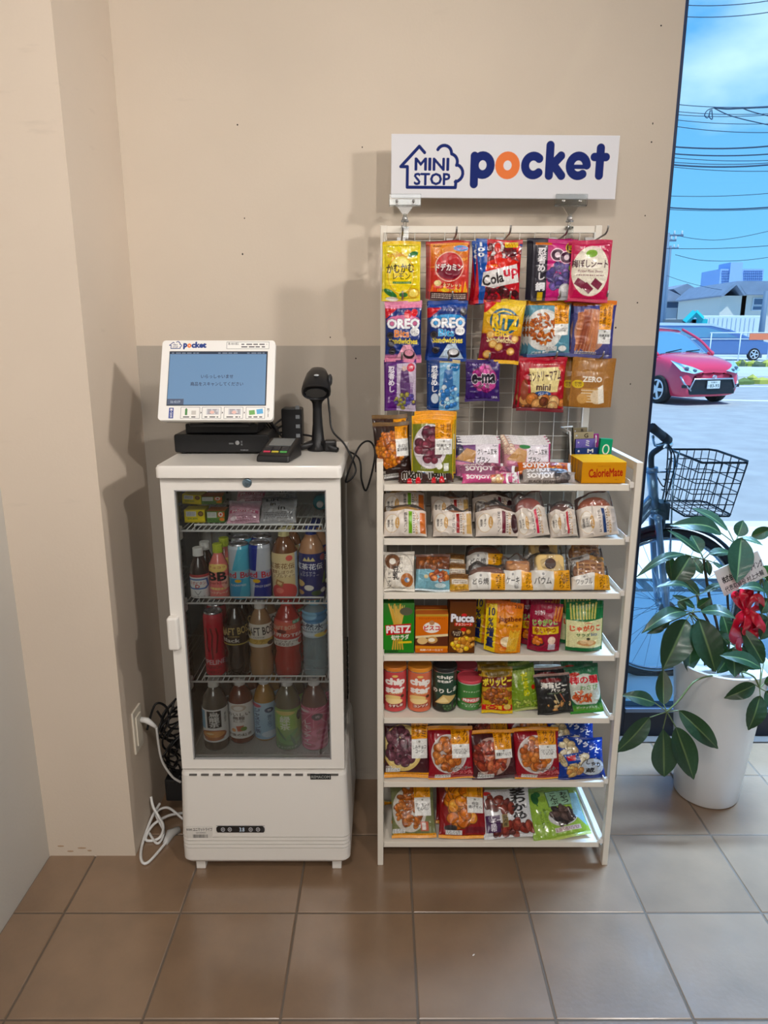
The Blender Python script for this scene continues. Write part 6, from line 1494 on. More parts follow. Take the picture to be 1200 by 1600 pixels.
def k_stick(c):
    c.fill((84, 84, 140)); c.rect(0, 0, 1, .09, (226, 130, 60)); c.rect(.92, .08, 1, 1, (60, 60, 130)); c.ell(.42, .52, .38, .38, (196, 150, 130)); R = random.Random(5)
    for i in range(24): x = R.uniform(.15, .6); c.line([(x + R.uniform(-.06, .06), R.uniform(.16, .35)), (x - .05, R.uniform(.7, .88))], .05, R.choice([(176, 104, 78), (190, 120, 90), (150, 84, 64), (206, 140, 104)]))
    house(c, .60, .92, .06, .50, .74, ['かりっと', '食感'], '沖縄黒糖\n棒'); c.speck(.1, .88, .6, .94, (230, 226, 220), 2)
def k_nin2(c):
    c.fill((190, 176, 196)); c.rect(0, 0, 1, .07, (96, 50, 130)); c.rect(0, 0, .36, 1, (92, 40, 120)); c.vt('忍者めし', .18, .38, .20, .50, (236, 230, 240), bold=3); c.poly([(.5, .2), (.74, .2), (.82, .62), (.72, .84), (.52, .84), (.46, .5)], (92, 60, 110)); c.ell(.6, .17, .08, .05, (206, 180, 170)); c.ell(.82, .16, .13, .08, (206, 60, 84)); c.t('3倍', .82, .16, .14, .06, (240, 210, 214), bold=2)
    c.blobs(.62, .8, .34, .14, 18, .085, [(90, 80, 150), (130, 130, 60), (150, 140, 70), (80, 60, 120)], 9); c.vt('巨峰', .84, .55, .12, .2, (110, 60, 130), bold=2); c.vt('まめ', .1, .78, .08, .12, (220, 200, 230))
def k_nin3(c):
    c.fill((120, 176, 214)); c.rect(0, 0, 1, .07, (206, 190, 140)); c.rect(0, 0, .34, 1, (28, 60, 124)); c.vt('忍者めし', .17, .38, .20, .50, (236, 238, 244), bold=3); c.poly([(.5, .2), (.76, .2), (.8, .7), (.56, .78), (.44, .5)], (60, 110, 170)); c.ell(.64, .16, .08, .05, (190, 214, 226)); c.ell(.82, .15, .16, .08, (30, 110, 170)); c.t('ソーダ', .82, .15, .24, .05, (226, 236, 244), bold=1)
    c.blobs(.66, .72, .32, .22, 24, .09, [(150, 200, 230), (206, 226, 240), (90, 150, 206), (60, 120, 190)], 10); c.ell(.2, .76, .12, .1, (206, 220, 236))
def k_ema(c):
    c.fill((58, 34, 104)); c.blobs(.54, .46, .30, .28, 40, .12, [(176, 60, 130), (150, 44, 116), (196, 84, 150)], 11); c.t('e-ma', .52, .46, .68, .2, (24, 16, 40), bold=6, out=(236, 230, 240), ow=3).t('グミ', .52, .64, .34, .09, (24, 16, 40), bold=3, out=(236, 230, 240), ow=3); c.t('噛んで香る', .4, .12, .4, .05, (206, 190, 226)); c.t('UHA', .85, .9, .16, .05, (226, 220, 236), bold=2)
def k_country(c):
    c.fill((176, 26, 44)); c.rect(0, 0, 1, .1, (186, 28, 50)); c.poly([(.2, .2), (.9, .18), (.84, .62), (.26, .66)], (236, 220, 160)); c.t('カントリーマアム', .54, .34, .72, .17, (70, 34, 30), bold=4, rot=-4).t('mini', .52, .54, .3, .11, (70, 34, 30), bold=4); c.ell(.52, .66, .18, .05, (40, 90, 160)); c.t('バニラ', .52, .66, .22, .05, (240, 236, 226), bold=2)
    c.blobs(.5, .82, .46, .10, 14, .13, [(206, 150, 96), (190, 120, 70), (110, 60, 44), (220, 170, 120)], 13); c.rect(0, .92, 1, 1, (120, 20, 34)); c.speck(.3, .12, .8, .15, (236, 200, 190), 1); c.ell(.9, .2, .07, .05, (200, 70, 60)); c.ell(.12, .6, .08, .2, (150, 80, 60))
def k_zero(c):
    c.fill((166, 116, 62)); c.t('ゼロ糖類ビスケット', .5, .30, .6, .05, (196, 152, 100)); c.t('ZERO', .48, .44, .44, .10, (244, 238, 226), bold=3); c.t('LOTTE', .24, .1, .2, .03, (200, 160, 110), bold=1)
    for i in range(5): c.rect(.24 + .02 * (i % 2), .62 + i * .055, .66 - .015 * i, .665 + i * .055, (206, 160, 96)).rect(.24, .65 + i * .055, .66, .665 + i * .055, (240, 226, 200))
    c.ell(.62, .78, .16, .14, (226, 206, 176)); c.poly([(.62, .6), (.74, .54), (.8, .9), (.66, .92)], (240, 234, 222)); c.ell(.16, .54, .13, .08, (226, 196, 70)); c.t('砂糖\nゼロ', .16, .54, .15, .09, (110, 70, 20), bold=2); c.ell(.28, .82, .12, .10, (210, 164, 104))
hang = [
 ((598, 657, 377, 471), k_lemon, 'flat', .016, (190, 170, 40), 'yellow lemon candy pouch hanging top left on the wire panel', 0, 1, FOIL),
 ((670, 733, 377, 469), k_dode, 'flat', .014, (150, 40, 30), 'red and orange flame printed tablet pouch in the top hanging row', 0, 2, FILM),
 ((741, 813, 374, 474), k_cola, 'pillow', .028, (60, 90, 160), 'red cola gummy bag with blue left edge in the top hanging row', 1, 2, FOIL),
 ((831, 900, 374, 470), k_nin1, 'flat', .012, (40, 30, 50), 'magenta and black gummy pouch printed with dark grapes', 0, 3, FILM),
 ((889, 952, 375, 472), k_ume, 'flat', .014, (190, 40, 80), 'crimson pouch of plum sheets with cream oval, top right', 1, 1, FILM),
 ((601, 659, 470, 566), k_oreo(True), 'pillow', .030, (226, 140, 172), 'navy cookie bag with pink edges and strawberries', 0, 0, FILM),
 ((668, 730, 469, 564), k_oreo(False), 'pillow', .030, (24, 60, 140), 'all blue cookie bag hanging beside the pink edged one', 0, 1, FILM),
 ((747, 812, 466, 568), k_ritz, 'pillow', .030, (200, 160, 40), 'yellow and maroon cracker bag hanging slightly tilted', 5, 0, FILM),
 ((825, 892, 469, 557), k_pasta, 'pillow', .028, (90, 120, 150), 'light blue bag picturing fried pasta twists under an orange top', -1, 2, FILM),
 ((892, 959, 470, 559), k_stick, 'pillow', .028, (70, 70, 130), 'violet bag picturing brown sugar sticks under an orange top', 1, 1, FILM),
 ((603, 650, 562, 642), k_nin2, 'flat', .012, (92, 40, 120), 'slim purple and white candy pouch with standing dark figure', 0, 1, FILM),
 ((670, 718, 562, 641), k_nin3, 'flat', .012, (40, 80, 140), 'slim light blue candy pouch picturing ice cubes', 0, 1, FOIL),
 ((727, 782, 561, 627), k_ema, 'pillow', .022, (58, 34, 104), 'small dark purple gummy bag with pink berry picture', -1, 0, FILM),
 ((808, 882, 558, 643), k_country, 'pillow', .032, (160, 26, 44), 'red cookie bag with cream panel hanging in the lower row', 1, 1, FILM),
 ((890, 957, 558, 636), k_zero, 'stand', .026, (150, 104, 56), 'tan biscuit pouch with white lettering, lower right of panel', 2, 1, FILM)]
for i, (bx, fn, stl, T, back, lb, roll, nb, m) in enumerate(hang):
    nm = 'hanging_pouch' if stl != 'pillow' else 'snack_bag'
    base_lb = ' '.join(lb.split()[:7])
    behind = []
    for k in range(nb):
        dx = -(.004 + .002 * k) if i not in (14,) else -.018
        behind.append((dx, T * 1.05 * (k + 1) if stl == 'pillow' else T * .9 * (k + 1), .002 * (k + 1) if i % 2 else -.001, ['same kind as the ' + base_lb + ', second on its hook', 'same kind as the ' + base_lb + ', third on its hook', 'same kind as the ' + base_lb + ', rearmost on its hook'][k]))
    Yh = 1.885 - (.012 if i in (4, 3) else 0)
    if i == 4: Yh = 1.862
    make_pouch(nm, lb, 'snack pouch' if stl != 'pillow' else 'snack bag', bx, Yh, fn, None, 0, T, stl, roll, 0, 'packets hanging on the wire panel', m, back=back, behind=behind, amp=1.0 if stl == 'pillow' else .5)

# ---------- shelf 1
s1 = SHZ[0]
def k_kara(c):
    c.fill((44, 26, 22)); c.rect(0, 0, 1, .07, (110, 80, 40)); c.vgrad(.07, .14, (60, 36, 28), (44, 26, 22)); c.blobs(.42, .47, .36, .30, 90, .07, [(176, 96, 40), (196, 116, 56), (150, 76, 34), (206, 130, 60)], 21, 1.3); house(c, .60, .95, .08, .30, .60, ['香ばし'], '香ばし\n醤油煎餅', circ=False); c.t('5枚', .2, .86, .14, .05, (236, 230, 220), bold=3); tagwhite(c, .12, .90, .62, .97)
def k_grape(c):
    c.fill((120, 126, 40)); c.rect(0, 0, 1, .13, OR); c.rect(0, .97, 1, 1, OR); c.rect(0, 0, .02, 1, (236, 190, 60)); c.rect(.98, 0, 1, 1, (236, 190, 60)); c.ell(.44, .48, .40, .34, (222, 214, 220)); c.blobs(.42, .47, .28, .25, 22, .12, [(104, 46, 62), (122, 58, 72), (86, 36, 52)], 22); house(c, .55, .96, .10, .36, .60, ['自然な', '甘さ'], '甘栗むき\nました'); c.ell(.66, .78, .07, .05, (240, 240, 234)); c.rect(.76, .74, .88, .86, (230, 234, 224)); tagwhite(c, .14, .86, .52, .95); c.t('たっぷり', .3, .81, .16, .04, (240, 240, 230))
make_pouch('snack_bag', 'brown rice cracker bag leaning at the left end of the top shelf', 'snack bag', (588, 645, 659, 747), 1.765, k_kara, s1, 8, .05, 'pillow', -4, 0, 'big bags on the top shelf', back=(50, 30, 24),
           behind=[(-.004, .055, .012, 'rear brown rice cracker bag peeking over the front one')])
make_pouch('fruit_pouch', 'green and orange pouch picturing chestnut brown round sweets', 'snack pouch', (643, 709, 649, 740), 1.745, k_grape, s1 + .004, 4, .03, 'flat', 0, 0, 'big bags on the top shelf', back=(150, 150, 60),
           behind=[(.008, .028, .008, 'rear green pouch of round sweets showing only its orange edge')])
def k_choc(c): c.fill((52, 26, 22)).t('m&m', .42, .45, .6, .62, (30, 16, 14), bold=5, out=(236, 232, 226), ow=4).ell(.62, .88, .08, .2, (206, 40, 50)).ell(.35, .92, .07, .2, (206, 40, 50)).ell(.82, .3, .06, .15, (60, 120, 180)).rect(.93, 0, 1, 1, (70, 40, 34))
for k in range(2):
    make_pouch('chocolate_bag', ['brown chocolate candy bag lying flat at front left of top shelf', 'second brown chocolate candy bag lying under the green pouch'][k], 'chocolate bag', [(622, 672, 734, 757), (660, 708, 734, 757)][k], 1.712 + .005 * k, k_choc, s1 + .001, 62, .014, 'pillow', 0, 0, 'brown chocolate bags', back=(50, 26, 22), m=FOIL)
def k_bran(f2, leaf):
    def f(c):
        c.fill((214, 202, 216)); c.rect(0, 0, 1, .08, (222, 220, 222)); c.rect(.96, .05, 1, 1, (190, 60, 120)); c.rect(0, .08, .5, 1, f2); c.blobs(.1, .2, .12, .14, 12, .05, [(34, 32, 60), (50, 44, 80)] if not leaf else [(226, 190, 170)], 3)
        c.poly([(.05, .52), (.3, .18), (.5, .28), (.44, .62)], (196, 150, 96)); c.poly([(.06, .56), (.44, .66), (.44, .74), (.06, .7)], (206, 130, 160)); c.poly([(.06, .70), (.44, .76), (.4, .92), (.1, .88)], (176, 120, 80)); c.rect(.48, .08, .94, .72, (236, 230, 238))
        c.t('クリーム玄米', .72, .30, .40, .17, (34, 26, 34), bold=3).t('ブラン', .64, .53, .26, .16, (34, 26, 34), bold=3); c.t('Asahi', .88, .12, .1, .05, (40, 40, 80), bold=1); c.rect(.5, .72, .94, .9, (190, 140, 190)); c.speck(.54, .75, .9, .88, (90, 40, 90), 2)
        if leaf: c.ell(.44, .14, .12, .07, (60, 130, 70))
    return f
for k in range(2):
    make_pouch('bran_biscuit_pack', ['white and violet bran biscuit pack picturing blueberries, left stack', 'white and pink bran biscuit pack with green leaf mark, right stack'][k], 'biscuit pack', [(706, 782, 691, 757), (787, 860, 691, 757)][k], 1.79, k_bran([(120, 76, 130), (206, 150, 160)][k], k), s1 + .004, 14, .020, 'brick', 0, 0, 'bran biscuit packs', back=(214, 202, 216),
               behind=[(.002, .022 * (j + 1), .003 * (j + 1), ['%s bran biscuit pack of the %s stack, only top edge showing' % (['second', 'third', 'rearmost'][j], ['blueberry', 'leaf marked'][k])][0]) for j in range(3)], st=.08, sb=.05, amp=.5)
def k_soy(bgc, tcol, sub, pic):
    def f(c):
        c.fill(bgc); c.t('SOYJOY', .34, .42, .5, .5, (240, 236, 234), bold=5); c.rect(.62, 0, .86, 1, pic[0]); c.blobs(.74, .5, .12, .4, 14, .05, pic, 5, 1); c.rect(.94, 0, 1, 1, (236, 236, 236)) if sub is None else None
        if sub: c.t(sub, .38, .86, .52, .2, (40, 30, 30), bold=2)
    return f
def bar(label, box, Y, z, fn, back, tilt=55, roll=0): make_pouch('soy_bar', label, 'snack bar', box, Y, fn, z, tilt, .016, 'pillow', roll, 0, 'soy bars on the top shelf', back=back, st=.02, sb=.02, amp=.4, wav=1) if False else make_pouch('soy_bar', label, 'snack bar', box, Y, fn, z, tilt, .016, 'pillow', roll, 0, 'soy bars on the top shelf', back=back, st=.03, sb=.03, amp=.35)
pk = k_soy((206, 90, 140), 0, None, [(226, 180, 130), (236, 206, 170), (206, 110, 90)])
pu = k_soy((150, 90, 120), 0, None, [(130, 60, 90), (176, 110, 130), (110, 50, 70)])
og_ = k_soy((196, 104, 50), 0, None, [(190, 96, 50), (206, 130, 70), (150, 60, 40)])
gy = k_soy((150, 140, 134), 0, 'BLACK SESAME', [(70, 60, 60), (110, 100, 96), (50, 44, 46)])
bar('bright pink soy bar lying at the very front of the top shelf', (721, 796, 740, 757), 1.706, s1 + .002, pk, (206, 100, 146), 20)
bar('purple soy bar lying just behind the bright pink one', (718, 806, 727, 745), 1.738, s1 + .008, pu, (140, 80, 110), 50, 2)
bar('second purple soy bar resting on the pile behind the pink bar', (712, 790, 724, 741), 1.748, s1 + .014, pu, (140, 80, 110), 60, -3)
bar('pink ended soy bar lying across to the orange stack', (780, 812, 737, 757), 1.712, s1 + .002, k_soy((214, 110, 150), 0, None, [(240, 240, 240), (200, 120, 150)]), (206, 100, 146), 40)
bar('grey black sesame soy bar at the front of its stack', (815, 900, 737, 757), 1.706, s1 + .002, gy, (140, 130, 126), 22)
bar('second grey soy bar just behind the black sesame bar', (815, 890, 729, 748), 1.735, s1 + .008, gy, (140, 130, 126), 50)
bar('orange soy bar topmost of the stack beside the yellow boxes', (808, 893, 722, 739), 1.750, s1 + .016, og_, (190, 100, 60), 40, 1)
def k_cm(c): c.fill((214, 146, 20)); c.rect(0, 0, 1, .04, (226, 170, 50)); c.t('CalorieMate', .54, .5, .76, .38, (176, 40, 24), bold=3, rot=-3); c.t('BALANCED FOOD', .5, .2, .3, .05, (170, 100, 20)); c.t('4本入', .8, .82, .1, .06, (170, 100, 20))
make_box('biscuit_box', 'yellow nutrition biscuit box with red script, front of its row', 'box', (909, 978, 722, 757), 1.712, k_cm, s1 + .0005, .022, (196, 132, 22), (224, 168, 44), group='yellow biscuit boxes on the top shelf',
         behind=[(-.001 * j, .024 * (j + 1), 0, '%s yellow biscuit box behind the front one' % ['second', 'third', 'fourth', 'rearmost'][j]) for j in range(4)])
def k_mint(bgc, txt, tc=(226, 230, 236)):
    def f(c): c.fill(bgc); c.vgrad(.8, 1, bgc, (30, 40, 80)); c.t(txt, .55, .5, .3, .9, tc, bold=2) if False else c.vt(txt, .62, .5, .22, .86, tc, bold=3); c.blobs(.2, .4, .15, .4, 5, .06, [(200, 206, 226), bgc], 4)
    return f
mr = thing('mint_rack', 'small clear tray with wire frame holding the mint packs', 'tray'); mr.rotation_mode = 'XYZ'
xa, xb = XP(886, 1.86, 1.13), XP(944, 1.80, 1.13)
b = B(); b.box(xa, xa + .002, 1.82, 1.93, s1 + .0, s1 + .10); b.box(xa, xb, 1.93, 1.932, s1, s1 + .11); b.box(xa, xb, 1.82, 1.932, s1 - .0, s1 + .002); b.o('tray', CLEAR, mr)
b = B(); b.tube([(xa - .002, 1.80, s1 + .001), (xa - .002, 1.84, s1 + .11), (xa - .002, 1.935, s1 + .11)], .0022, 6); b.tube([(xa - .002, 1.935, s1 + .11), (xa + .03, 1.937, s1 + .112)], .0022, 6); b.o('wire_side', mat('white_wire'), mr, True)
for k, (bx, fn, cc, Y, zz, lb) in enumerate([((899, 937, 700, 722), k_mint((36, 60, 120), 'MINT'), (30, 40, 70), 1.84, .022, 'dark blue mint pack at the front of the mint tray'),
    ((900, 930, 686, 703), k_mint((120, 110, 190), 'ミント'), (60, 50, 110), 1.862, .040, 'pale violet mint pack behind the dark blue mints'),
    ((897, 928, 675, 690), k_mint((170, 160, 130), 'GOLD', (70, 60, 40)), (90, 80, 60), 1.884, .056, 'beige mint pack standing above the violet one'),
    ((896, 918, 668, 678), k_mint((130, 120, 96), 'BLACK', (40, 36, 30)), (60, 54, 44), 1.905, .072, 'darker beige mint pack at the back of the tray'),
    ((925, 936, 678, 700), k_mint((150, 50, 120), 'pk'), (90, 30, 80), 1.892, .045, 'tiny magenta mint pack showing beside the violet one')]):
    make_box('mint_pack', lb, 'mint pack', bx, Y, fn, s1 + zz * .7, .012, cc, cc, group='mint packs on the top shelf', roll=-2, tilt=3)
make_box('mint_pack', 'upright emerald green mint pack with round mark beside the tray', 'mint pack', (934, 953, 686, 722), 1.83, lambda c: (c.fill((24, 150, 110)), c.ring(.5, .3, .24, .13, .09, (230, 240, 236)), c.vt('XYL', .5, .68, .4, .46, (226, 240, 234), bold=3)), s1 + .002, .016, (20, 110, 84), (24, 140, 100), group='mint packs on the top shelf', roll=3)
# ---------- shelf 2: wrapped breads
WRAP = glass_mat('clear_wrap', (250, 251, 252), base=.05, rough=.14)
def milky(m, k=.05):
    nt = m.node_tree; N = nt.nodes.new; L = nt.links.new; out = nt.nodes['Material Output'] if 'Material Output' in nt.nodes else [n for n in nt.nodes if n.type == 'OUTPUT_MATERIAL'][0]
    src = out.inputs[0].links[0].from_socket; d = N('ShaderNodeBsdfDiffuse'); d.inputs[0].default_value = (.62, .63, .66, 1); mx = N('ShaderNodeMixShader'); mx.inputs[0].default_value = k
    L(src, mx.inputs[1]); L(d.outputs[0], mx.inputs[2]); L(mx.outputs[0], out.inputs[0])
milky(WRAP)
BREADM = mat('bread_crust', attr=True, rough=.6, bump=.3, bscale=90)
def wrapped(name, label, cat, box, Y, z, tilt, T, fn, seed, crust=(196, 140, 70), frac=.62, group=None, behind=(), food=None, wgain=1.0):
    """clear film pouch: printed lower part, food inside showing above"""
    base, W, H = solve(*box, Y, z, tilt); root = thing(name, label, cat, base, (math.radians(-tilt), 0, 0), group)
    cv = Cv(W * .98, H * frac, 1000, (226, 220, 212)); fn(cv)
    # printed panel keeps the pouch curvature
    rng = np.random.default_rng(seed); nx, ny = cv.nx, cv.ny
    u = np.linspace(0, 1, nx)[None, :]; v = np.linspace(frac, 0, ny)[:, None]
    p = (1 - (2 * u - 1) ** 2) ** .45; q = np.clip(np.sin(np.pi * np.clip(v, 0, 1) * .95 + .02), 0, 1) ** .4
    D = T / 2 * p * q + (vnoise(nx, ny, 5, rng) * .003 + (1 - np.abs(vnoise(nx, ny, 7, rng))) ** 4 * .003) * np.clip(p * q * 2, .1, 1)
    V = np.stack([(u - .5) * W * .98 * (1 - .05 * q), -D - .0048, v * H * np.ones_like(u) + (.006 * np.sin(u * 3 + seed) if False else 0)], -1)
    top_wave = (vnoise(nx, 2, 4, rng)[0] * .006)[None, :] * np.clip((v / frac), 0, 1) ** 3; V[..., 2] += top_wave
    mesh_obj('printed_wrap', V.reshape(-1, 3), gridfaces(nx, ny, True), FILM, root, True, cv.A.reshape(-1, 3))
    # clear film shell
    gx, gy = 36, 44; u = np.linspace(0, 1, gx)[None, :]; v = np.linspace(1, 0, gy)[:, None]
    p = (1 - (2 * u - 1) ** 2) ** .45; q = np.clip(np.sin(np.pi * v), 0, 1) ** .4; D = T / 2 * p * q + vnoise(gx, gy, 7, rng) * .003 * np.clip(p * q * 2, .1, 1)
    D = D + (1 - np.abs(vnoise(gx, gy, 5, rng))) ** 4 * .004 * np.clip(p * q * 2, .1, 1)
    tw = 1 - .10 * np.clip((v - frac * .8) / (1 - frac * .8), 0, 1) ** 2; zz = v * H + .010 * vnoise(gx, 2, 4, rng)[0][None, :] * v ** 3 - .012 * np.abs(2 * u - 1) ** 3 * v ** 3
    wv = .006 * np.sin(u * 7 + seed) * v ** 4
    A = np.stack([(u - .5) * W * (1 - .05 * q) * tw, -D + wv, zz], -1).reshape(-1, 3)
    Bk = np.stack([(u - .5) * W * (1 - .05 * q) * tw, D * .9 + wv, zz], -1).reshape(-1, 3)
    mesh_obj('clear_wrap', np.concatenate([A, Bk]), np.concatenate([gridfaces(gx, gy, True), gridfaces(gx, gy) + len(A)]), WRAP, root, True)
    if food: food(root, W, H, T)
    else:
        b = B(); b.col(crust); b.ball((0, 0, H * .58), W * .42, T * .40, H * .30, 22)
        o = b.o('bread', BREADM, root, True, True)
    for dx, dy, dz, lb in behind:
        c = copy_tree(root); c.location = (base.x + dx, base.y + dy, base.z + dz); c['label'] = lb
    return root
def w_lab(stripe, name_, extra=(150, 40, 40), bgc=(222, 212, 202), dot=None):
    def f(c):
        c.fill(bgc); c.vgrad(0, .3, tuple(min(255, v + 8) for v in bgc), bgc); c.ell(.20, .5, .16, .36, (236, 230, 220)); c.ring(.20, .5, .16, .36, .008, (200, 160, 80)); c.vt('糖質', .12, .5, .05, .3, (60, 50, 46), bold=1); c.vt('オフ', .2, .5, .05, .3, (60, 50, 46), bold=1); c.ell(.32, .5, .05, .22, (206, 160, 90)); c.vt('25%', .32, .5, .05, .3, (240, 230, 214), bold=1)
        c.rect(.58, .08, .66, .9, stripe); c.vt(name_, .51, .5, .07, .72, (50, 40, 40), bold=2); c.vt('LOW CARB', .76, .5, .10, .84, (190, 150, 90), bold=3); c.rect(.84, .1, .97, .9, extra) if dot is None else c.ell(.88, .5, .10, .4, dot)
        c.speck(.68, .1, .72, .9, (120, 110, 100), 9)
    return f
G3 = 'wrapped breads on the second shelf'
s2 = SHZ[1]
wrapped('wrapped_bread', 'wrapped cream bread with bright green stripe, far left of bread shelf', 'bread', (597, 668, 785, 842), 1.715, s2, 30, .055, w_lab((120, 176, 50), '野菜パン', (206, 120, 70)), 1, (206, 156, 70), .66, G3, behind=[(.0, .075, .03, 'rear wrapped cream bread behind the green striped one')])
wrapped('wrapped_bread', 'wrapped long roll with dark red stripe, second from left', 'bread', (674, 739, 792, 842), 1.715, s2, 30, .05, w_lab((160, 40, 40), 'バターロール', (206, 170, 110)), 2, (176, 110, 60), .78, G3, behind=[(.0, .07, .02, 'rear wrapped roll behind the dark red striped one')])
wrapped('wrapped_bread', 'wrapped bread with plum stripe and dark bean picture', 'bread', (740, 812, 783, 842), 1.715, s2, 30, .055, w_lab((110, 30, 50), '豆パン', dot=(60, 24, 30)), 3, (120, 80, 60), .66, G3, behind=[(.0, .07, .02, 'rear wrapped bread behind the plum striped one')])
wrapped('wrapped_bread', 'wrapped red brown bread leaning left with pinkish red stripe', 'bread', (806, 859, 769, 842), 1.715, s2, 22, .05, w_lab((206, 50, 80), 'ショコラ', (214, 206, 196)), 4, (150, 60, 44), .62, G3).rotation_euler[1] = math.radians(-9)
wrapped('wrapped_bread', 'wrapped small brown bun with curved red stripe', 'bread', (857, 902, 780, 842), 1.715, s2, 24, .05, w_lab((190, 36, 56), 'チョコパン', (214, 206, 196)), 5, (110, 66, 56), .66, G3).rotation_euler[1] = math.radians(-5)
wrapped('wrapped_bread', 'wrapped orange bread with navy stripe at right end', 'bread', (902, 966, 768, 842), 1.72, s2, 24, .05, w_lab((36, 66, 120), 'デニッシュ', (196, 190, 186)), 6, (176, 84, 40), .62, G3).rotation_euler[1] = math.radians(-7)

# ---------- shelf 3: doughnuts and sweets
s3 = SHZ[2]; G4 = 'wrapped sweets on the third shelf'
def k_ring(c):
    c.fill((230, 224, 212)); c.ell(.3, .25, .24, .2, (120, 84, 60)); c.ell(.3, .25, .1, .08, (230, 224, 212)); c.vt('おいしい', .56, .34, .12, .42, (50, 40, 36), bold=2); c.vt('豆乳', .4, .55, .2, .34, (36, 30, 30), bold=3); c.vt('ドーナツ', .2, .72, .12, .4, (36, 30, 30), bold=2); c.ell(.76, .72, .2, .17, (176, 110, 60)); c.ell(.76, .72, .08, .06, (120, 150, 190)); c.ell(.8, .72, .04, .04, (236, 230, 220)); c.ring(.5, .5, .46, .46, .01, (60, 50, 46))
make_pouch('doughnut_pack', 'white paper look doughnut pack with black brush lettering', 'doughnut pack', (598, 648, 862, 925), 1.715, k_ring, s3, 22, .04, 'pillow', 0, 0, G4, back=(220, 214, 204))
def k_blue(c):
    c.fill((130, 180, 196)); c.rect(0, 0, 1, .42, (110, 66, 44)); c.blobs(.5, .24, .36, .14, 12, .11, [(150, 92, 56), (120, 70, 46)], 6); c.t('ふわふわ', .5, .26, .5, .08, (46, 28, 22), bold=2); c.blobs(.68, .58, .26, .12, 7, .10, [(150, 76, 50), (196, 120, 70)], 8); c.ell(.3, .62, .06, .05, (226, 206, 160)); c.rect(0, .94, 1, 1, (206, 220, 226)); c.ell(.72, .84, .16, .06, (206, 226, 230))
make_pouch('sweet_pack', 'pale blue pack with brown top beside the doughnut pack', 'sweet pack', (648, 703, 866, 925), 1.715, k_blue, s3, 24, .04, 'pillow', 1, 0, G4, back=(130, 180, 196))
def k_sm(c): c.fill((190, 150, 96)); c.rect(0, 0, 1, .3, (120, 84, 50)); c.rect(.1, .36, .95, .62, (232, 226, 214)); c.speck(.15, .4, .9, .6, (120, 90, 50), 2); c.rect(0, .62, 1, .9, (206, 160, 70)); c.t('チーズ', .5, .76, .5, .12, (90, 60, 20), bold=2)
make_pouch('small_cake', 'small beige cheese cake pack, front of its short pile', 'small cake', (702, 733, 896, 925), 1.712, k_sm, s3, 30, .022, 'pillow', 0, 0, G4, back=(190, 160, 120), behind=[(-.004, .03, .018, 'second small beige cheese cake pack on the pile behind'), (-.006, .055, .036, 'topmost small beige cheese cake pack at the back')])
def w_house(t1, t2=(240, 170, 30)):
    def f(c): c.fill((238, 236, 230)); c.rect(.56, 0, 1, 1, t2); c.t(t1, .30, .5, .4, .36, (40, 36, 34), bold=2); c.vt('100kcal' if 'どら' in t1 else 'ふんわり', .76, .5, .16, .8, (90, 54, 10), bold=2); c.speck(.88, .1, .95, .9, (120, 80, 20), 7); c.ell(.3, .18, .03, .07, (150, 150, 150))
    return f
def food_choc(root, W, H, T): b = B(); b.col((128, 72, 44)); b.ball((0, -.004, H * .56), W * .43, T * .40, H * .26, 22); b.col((196, 136, 80)); b.ball((0, 0, H * .46), W * .44, T * .36, H * .24, 22); b.o('pancake', BREADM, root, True, True)
wrapped('wrapped_pancake', 'wrapped chocolate brown round pancake with white and yellow label', 'pancake', (729, 793, 877, 925), 1.72, s3, 28, .05, w_house('どら焼'), 11, frac=.52, group=G4, food=food_choc, behind=[(.0, .06, .034, 'upper rear chocolate round pancake, darker and half hidden')])
def food_cake(root, W, H, T): b = B(); b.col((186, 120, 62)); b.box(-W * .34, W * .34, -T * .3, T * .3, H * .34, H * .84); b.col((214, 150, 84)); b.box(-W * .3, W * .3, -T * .34, T * .2, H * .40, H * .76); bevel(b.o('cake_slice', BREADM, root, False, True), .006, 3)
wrapped('wrapped_cake', 'wrapped square tan cake slice between pancake and ring cake', 'cake', (782, 836, 868, 925), 1.72, s3, 26, .04, w_house('ケーキ'), 12, frac=.52, group=G4, food=food_cake)
def food_ring(root, W, H, T):
    b = B(); b.col((222, 190, 122)); b.prism(rpoly(-W * .33, W * .33, H * .38, H * .90, W * .12, 6), -T * .42, T * .2); bevel(b.o('ring_cake', BREADM, root, False, True), .006, 3)
    q = B(); q.col((74, 46, 34)); q.ball((0, -T * .42, H * .66), W * .13, T * .08, W * .13, 20); q.o('dark_centre', BREADM, root, True, True)
wrapped('wrapped_ring_cake', 'wrapped pale yellow cake with round dark centre', 'ring cake', (824, 891, 861, 925), 1.72, s3, 24, .05, w_house('バウム'), 13, frac=.46, group=G4, food=food_ring, behind=[(-.004, .06, .02, 'rear wrapped ring cake behind the front pale one')])
def food_waffle(root, W, H, T):
    b = B(); b.col((170, 110, 66)); b.ball((0, 0, H * .52), W * .40, T * .30, H * .36, 22); b.col((206, 150, 90))
    for k in range(5): x = (k - 2) * W * .15; b.tube([(x, -T * .30, H * .26), (x, -T * .31, H * .78)], .003, 5)
    for k in range(5): z = H * (.30 + .11 * k); b.tube([(-W * .34, -T * .30, z), (W * .34, -T * .30, z)], .003, 5)
    b.o('waffle', BREADM, root, True, True)
wrapped('wrapped_waffle', 'wrapped round brown waffle at the right end of its shelf', 'waffle', (889, 952, 868, 925), 1.72, s3, 30, .045, w_house('ワッフル'), 14, frac=.42, group=G4, food=food_waffle, behind=[(.0, .055, .03, 'rear wrapped waffle peeking above the front one')])

